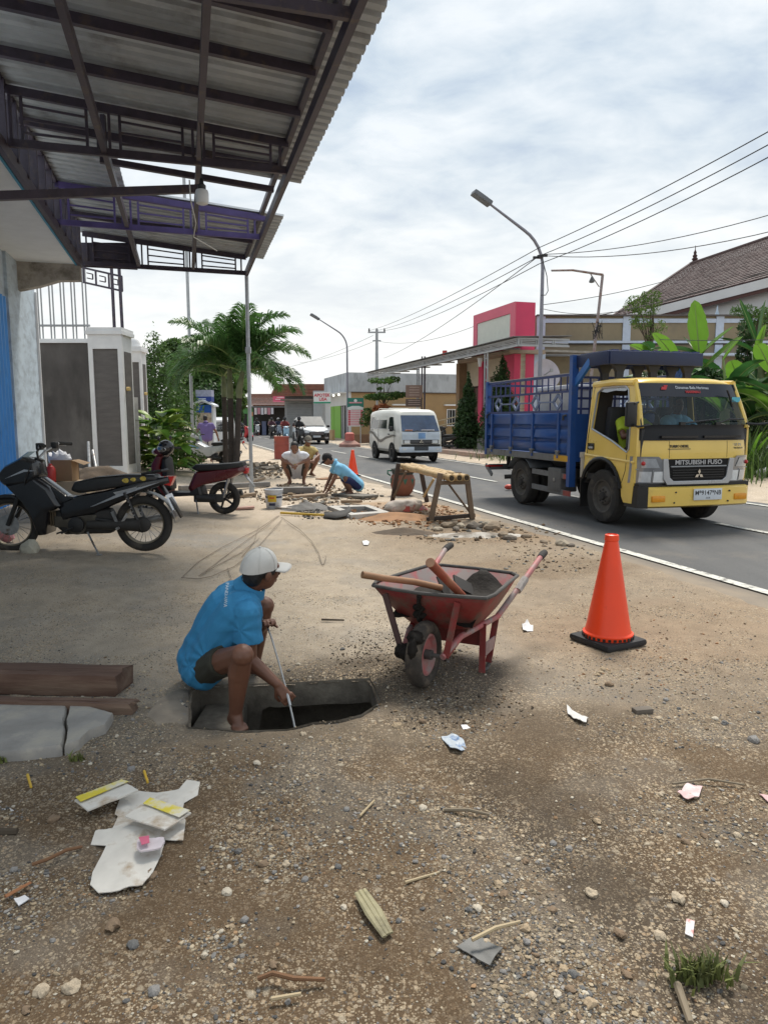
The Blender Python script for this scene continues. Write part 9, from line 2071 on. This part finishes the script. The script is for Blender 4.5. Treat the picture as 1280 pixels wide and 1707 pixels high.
WCARD = mat('white_foam_card',(.60,.57,.52),.8,var=.10,vscale=9,col2=(.36,.27,.18),c2scale=8,c2lo=.52,c2hi=.68)
def sheet(pts,label,cat,mt,name,th=.006,curl=.02,z=.012,seed=0,under=None):
 gpts = [P(a,b,z) for a,b in pts];o = thing(name,label,cat,sum(gpts,V3())/len(gpts));c = sum(gpts,V3())/len(gpts);dense = []
 for a,b in zip(gpts,gpts[1:]+gpts[:1]):
  for k in range(5):q = a.lerp(b,k/5);dense.append(q)
 def lift(q):return V3((0,0,curl*1.1*max(0,float(fbm(np.float64(q.x*16+seed),np.float64(q.y*16),seed,3))-.28)))
 m = MB();top = [q+lift(q) for q in dense];n = len(top)
 vt = [m.bm.verts.new(q+V3((0,0,th))) for q in top];vb = [m.bm.verts.new(q) for q in top]
 ins = [[m.bm.verts.new(q.lerp(c,f)+lift(q.lerp(c,f))+V3((0,0,th))) for q in dense] for f in (.35,.7)];ct = m.bm.verts.new(c+lift(c)+V3((0,0,th)))
 m.bridge(vb,vt);m.bridge(vt,ins[0]);m.bridge(ins[0],ins[1])
 for i in range(n):m.bm.faces.new((ins[1][i],ins[1][(i+1) % n],ct))
 m.build('sheet',mt,o,wd=True,ang=40);return o,top
YEL2 = mat('yellow_print',(.66,.54,.05),.7,var=.15,vscale=9,col2=(.60,.57,.48),c2scale=16,c2lo=.46,c2hi=.62)
sheet([(205,1322),(262,1324),(300,1318),(312,1304),(334,1306),(330,1328),(310,1332),(302,1364),(310,1372),(306,1404),(276,1402),(268,1430),(256,1458),(238,1480),(200,1488),(165,1491),(151,1480),(155,1460),(178,1416),(152,1412),(160,1390),(188,1384),(204,1350),(192,1362),(196,1348)],'large torn piece of dirty white card lying flat on the gravel','card',WCARD,'torn_card',.003,.022,.003)
def ycard(pts,ypts,label):
 o,top = sheet(pts,label,'card',WCARD,'yellow_card',.006,.01,.045,3)
 gp_ = [P(a,b,.045) for a,b in ypts];m = MB();c = sum(gp_,V3())/len(gp_)
 m.loft([[q+V3((0,0,.014)) for q in gp_],[q+V3((0,0,.0165)) for q in gp_]]);m.build('yellow_band',YEL2,o,wd=True,sf=False)
ycard([(126,1354),(205,1322),(232,1338),(148,1372)],[(128,1353),(204,1323),(216,1326),(136,1361)],'small white card with a yellow edge, left of the torn card')
ycard([(210,1382),(250,1352),(320,1376),(276,1406)],[(240,1364),(252,1354),(318,1376),(300,1388)],'white and yellow card lying on top of the torn card')
o,_ = sheet([(230,1421),(238,1418),(258,1416),(274,1414),(276,1424),(270,1434),(236,1440),(229,1434)],'small pink and white sachet on the torn white card','sachet',mat('sachet_white',(.58,.52,.55),.4,var=.1),'sachet',.006,.02,.035,5)
m = MB();gp_ = [P(a,b,.06) for a,b in ((233,1423),(250,1420),(251,1432),(238,1436))];m.loft([gp_,[q+V3((0,0,.002)) for q in gp_]]);m.build('pink_print',mat('pink_print',(.55,.12,.20),.5,var=.2),o,wd=True,sf=False)
def litter(pts,label,col,cat='litter',name='paper_scrap',curl=.02,col2=None,th=.003,z=.002):
 return sheet(pts,label,cat,mat('litter_'+label[:24].replace(' ','_'),col,.55,var=.12,vscale=20,col2=col2,c2scale=25),name,th,curl,z,len(label))
litter([(735,1234),(752,1228),(770,1236),(777,1252),(768,1261),(750,1256)],'crumpled blue and white wrapper on the gravel',(.40,.45,.50),'wrapper','wrapper',.06,(.06,.14,.30))
litter([(880,1228),(892,1228),(898,1240),(912,1240),(910,1246),(884,1250)],'small white paper scrap with a red corner on the gravel',(.65,.62,.62),col2=(.5,.1,.08))
litter([(944,1182),(955,1186),(980,1200),(976,1211),(960,1206),(946,1194)],'flattened translucent plastic cup on the dirt',(.55,.54,.52),'cup','flat_cup',.06)
litter([(1128,1326),(1146,1310),(1170,1314),(1164,1332),(1146,1337)],'pink and white torn wrapper at the right on the gravel',(.62,.42,.42),'wrapper','wrapper',.05,(.62,.58,.58))
litter([(1264,1328),(1290,1332),(1290,1350)],'pinkish paper corner at the right picture edge',(.55,.35,.35))
litter([(1143,1537),(1157,1541),(1154,1566),(1141,1560)],'small white paper scrap near the grass tuft',(.60,.62,.66))
litter([(869,1046),(878,1040),(888,1045),(888,1053),(872,1055)],'small crushed white cup lying between barrow and cone',(.68,.68,.68),'cup','crushed_cup',.07)
litter([(604,903),(610,901),(616,904),(614,909),(606,909)],'tiny white cup lid on the yard beyond the barrow',(.66,.66,.66),'lid','cup_lid',.03)
litter([(768,1212),(778,1211),(784,1215),(772,1219)],'tiny white paper bit above the blue wrapper',(.62,.62,.64))
litter([(24,1502),(42,1494),(50,1500),(32,1512)],'small white card bit at the lower left',(.64,.64,.66));litter([(4,1352),(18,1349),(24,1353),(12,1358)],'white torn scrap at the left picture edge',(.6,.58,.56))
litter([(760,1582),(795,1562),(838,1585),(816,1614),(790,1600)],'torn grey roofing felt piece lying on the dark earth',(.12,.12,.115),'felt piece','roofing_felt',.03)
def stick(a,b,r,mt,label,cat='stick',name='stick',z=.015,flat=1.0,mids=()):
 m = MB();pts = [P(*a,z)] + [P(*q,z+.01) for q in mids] + [P(*b,z)];m.tube(pts,[r]+[r*1.05]*len(mids)+[r*.8],7,flat=flat);tag(m.build(name,mt),label,cat)
BB2 = mat('dry_split_bamboo',(.30,.27,.16),.7,var=.25,vscale=12,col2=(.17,.15,.09),c2scale=8)
for i,(dx,r) in enumerate(((0,.011),(9,.009),(-6,.008))):
 pass
o = thing('split_bamboo','frayed piece of split dry bamboo lying on the gravel','bamboo piece',P(625,1530))
for i,(dx,dy) in enumerate(((0,0),(7,-2),(-6,4))):m = MB();m.tube([P(600+dx,1492+dy,.016),P(622+dx*1.2,1530+dy,.022),P(646+dx*.8,1566+dy,.016)],[.007,.012,.008],6,flat=.5);m.build('strip',BB2,o,wd=True)
stick((786,1588),(866,1557),.006,mat('pale_stick',(.42,.33,.20),.7),'pale straight stick lying on the grey felt piece',mids=((825,1573),),z=.04);stick((430,1640),(542,1641),.0065,mat('brown_bark_stick',(.17,.085,.04),.8),'curved brown stick near the bottom of the picture',mids=((455,1636),(490,1645)));stick((452,1674),(502,1665),.006,mats := MATS['pale_stick'],'short pale stick at the bottom of the picture')
stick((675,1478),(732,1461),.005,MATS['pale_stick'],'thin pale stick right of the split bamboo');stick((600,1366),(624,1340),.005,MATS['pale_stick'],'thin pale twig below the pit');stick((740,1356),(815,1364),.007,mat('grey_stick',(.20,.16,.11),.8),'grey twig lying in the middle of the gravel',mids=((780,1360),));stick((55,1448),(138,1418),.006,MATS['brown_bark_stick'],'dark curved root lying left of the torn card',mids=((80,1444),(112,1428)));stick((1128,1650),(1150,1715),.011,MATS['grey_stick'],'brown stalk beside the grass tuft at the lower right');stick((1120,1312),(1240,1314),.005,MATS['grey_stick'],'long thin twig at the right behind the pink wrapper',mids=((1180,1308),));stick((10,1502),(52,1478),.008,mat('orange_bark',(.28,.12,.05),.8),'orange-brown wood splinter at the lower left',flat=.5);stick((536,1036),(574,1037),.008,mat('dark_twig',(.06,.045,.03),.9),'short dark twig on the yard right of the crouching man');stick((0,1394),(30,1393),.016,MATS['dark_twig'],'dark charred stub at the left picture edge')
stick((47,1297),(53,1318),.006,mat('yellow_straw',(.60,.38,.04),.5),'yellow straw bit at the left by the slab');stick((241,1291),(247,1310),.006,MATS['yellow_straw'],'yellow straw bit above the torn card')
m = MB();m.box(P(1070,1189,.015),(.10,.05,.03),Matrix.Rotation(.2,3,'Z'),.008);tag(m.build('wood_chip',mat('grey_chip',(.13,.11,.09),.9,var=.2)),'flat grey-brown chip with a yellow tip right of the barrow','chip')
b = P(882,758);m = MB();m.ell((0,0,.06),(.10,.07,.06));q = m.build('red_wrapper',mat('red_white_wrapper',(.6,.08,.05),.5,var=.3,vscale=25),None);q.location = P(848,818,.02);tag(q,'small red wrapper on the asphalt behind the truck wheel','wrapper')
GT = mat('tuft_grass',(.13,.15,.045),.7,var=.25,vscale=9,sub=.25,island=.5)
c = P(1168,1632);grass('grass_tuft',(c.x,c.y),.09,.04,120,.08,GT,21,0,.5)
c = P(128,1268);grass('grass_sprigs',(c.x,c.y),.04,.02,22,.045,GT,22);c = P(4,1270);grass('grass_sprigs',(c.x,c.y),.04,.02,20,.04,GT,23)
def clods(region,n,smin,smax,pal,seed,flat=.6):
 g = np.random.default_rng(seed);px = g.uniform(region[0],region[2],n*3);py = g.uniform(region[1],region[3],n*3)
 u = (px-(region[0]+region[2])/2)/((region[2]-region[0])/2);v = (py-(region[1]+region[3])/2)/((region[3]-region[1])/2)
 pts = [P(a,b) for a,b,c,d in zip(px,py,u,v) if c*c+d*d < g.uniform(.25,1.1)][:n];X = np.array([p.x for p in pts]);Y = np.array([p.y for p in pts])
 d,_,_ = poly_dist(X,Y,HOLE);k = d > .02;X,Y = X[k],Y[k];n = len(X);sz = smin*(smax/smin)**(g.uniform(0,1,n)**2.2)
 bv,bf = ico();q = len(bv);p = bv[None]*g.uniform(.55,1.3,(n,q,1))*np.stack([g.uniform(.8,1.4,n),g.uniform(.6,1,n),g.uniform(.4,.8,n)*flat/.6],-1)[:,None,:]*sz[:,None,None]*.5
 a = g.uniform(0,6.28,n);ca,sa = np.cos(a)[:,None],np.sin(a)[:,None];V = np.stack([p[...,0]*ca-p[...,1]*sa+X[:,None],p[...,0]*sa+p[...,1]*ca+Y[:,None],p[...,2]+(gh_np(X,Y)+ground_bump(X,Y)+sz*.12)[:,None]],-1).reshape(-1,3)
 F = (bf[None]+(np.arange(n)*q)[:,None,None]).reshape(-1,3);c = np.array(pal)[g.integers(0,len(pal),n)]*g.uniform(.65,1.3,(n,1))
 tag(np_mesh('earth_clods',V,F,GRAVM,sf=False,cols=np.repeat(c,q,0)),kind='stuff')
BRN = [(.16,.11,.07),(.11,.08,.055),(.22,.16,.10),(.20,.19,.17)];ORG = [(.30,.16,.08),(.24,.12,.06),(.34,.24,.15)];MUD = [(.05,.038,.028),(.08,.06,.042),(.03,.025,.02),(.13,.10,.07)]
clods((395,806,640,846),900,.02,.13,BRN,1);clods((560,838,790,880),900,.015,.10,ORG,2);clods((540,1050,780,1135),1500,.004,.020,MUD,3);clods((640,866,950,912),350,.015,.09,BRN,4)
clods((390,770,520,800),500,.03,.14,BRN+[(.26,.24,.21)],5);clods((860,960,1270,1180),700,.005,.022,ORG+BRN,6);clods((640,1130,900,1230),700,.005,.022,MUD+BRN,7);clods((480,838,560,868),350,.02,.08,[(.09,.088,.085),(.06,.058,.055),(.14,.13,.12)],8)
clods((820,900,1010,960),300,.01,.05,BRN,9)
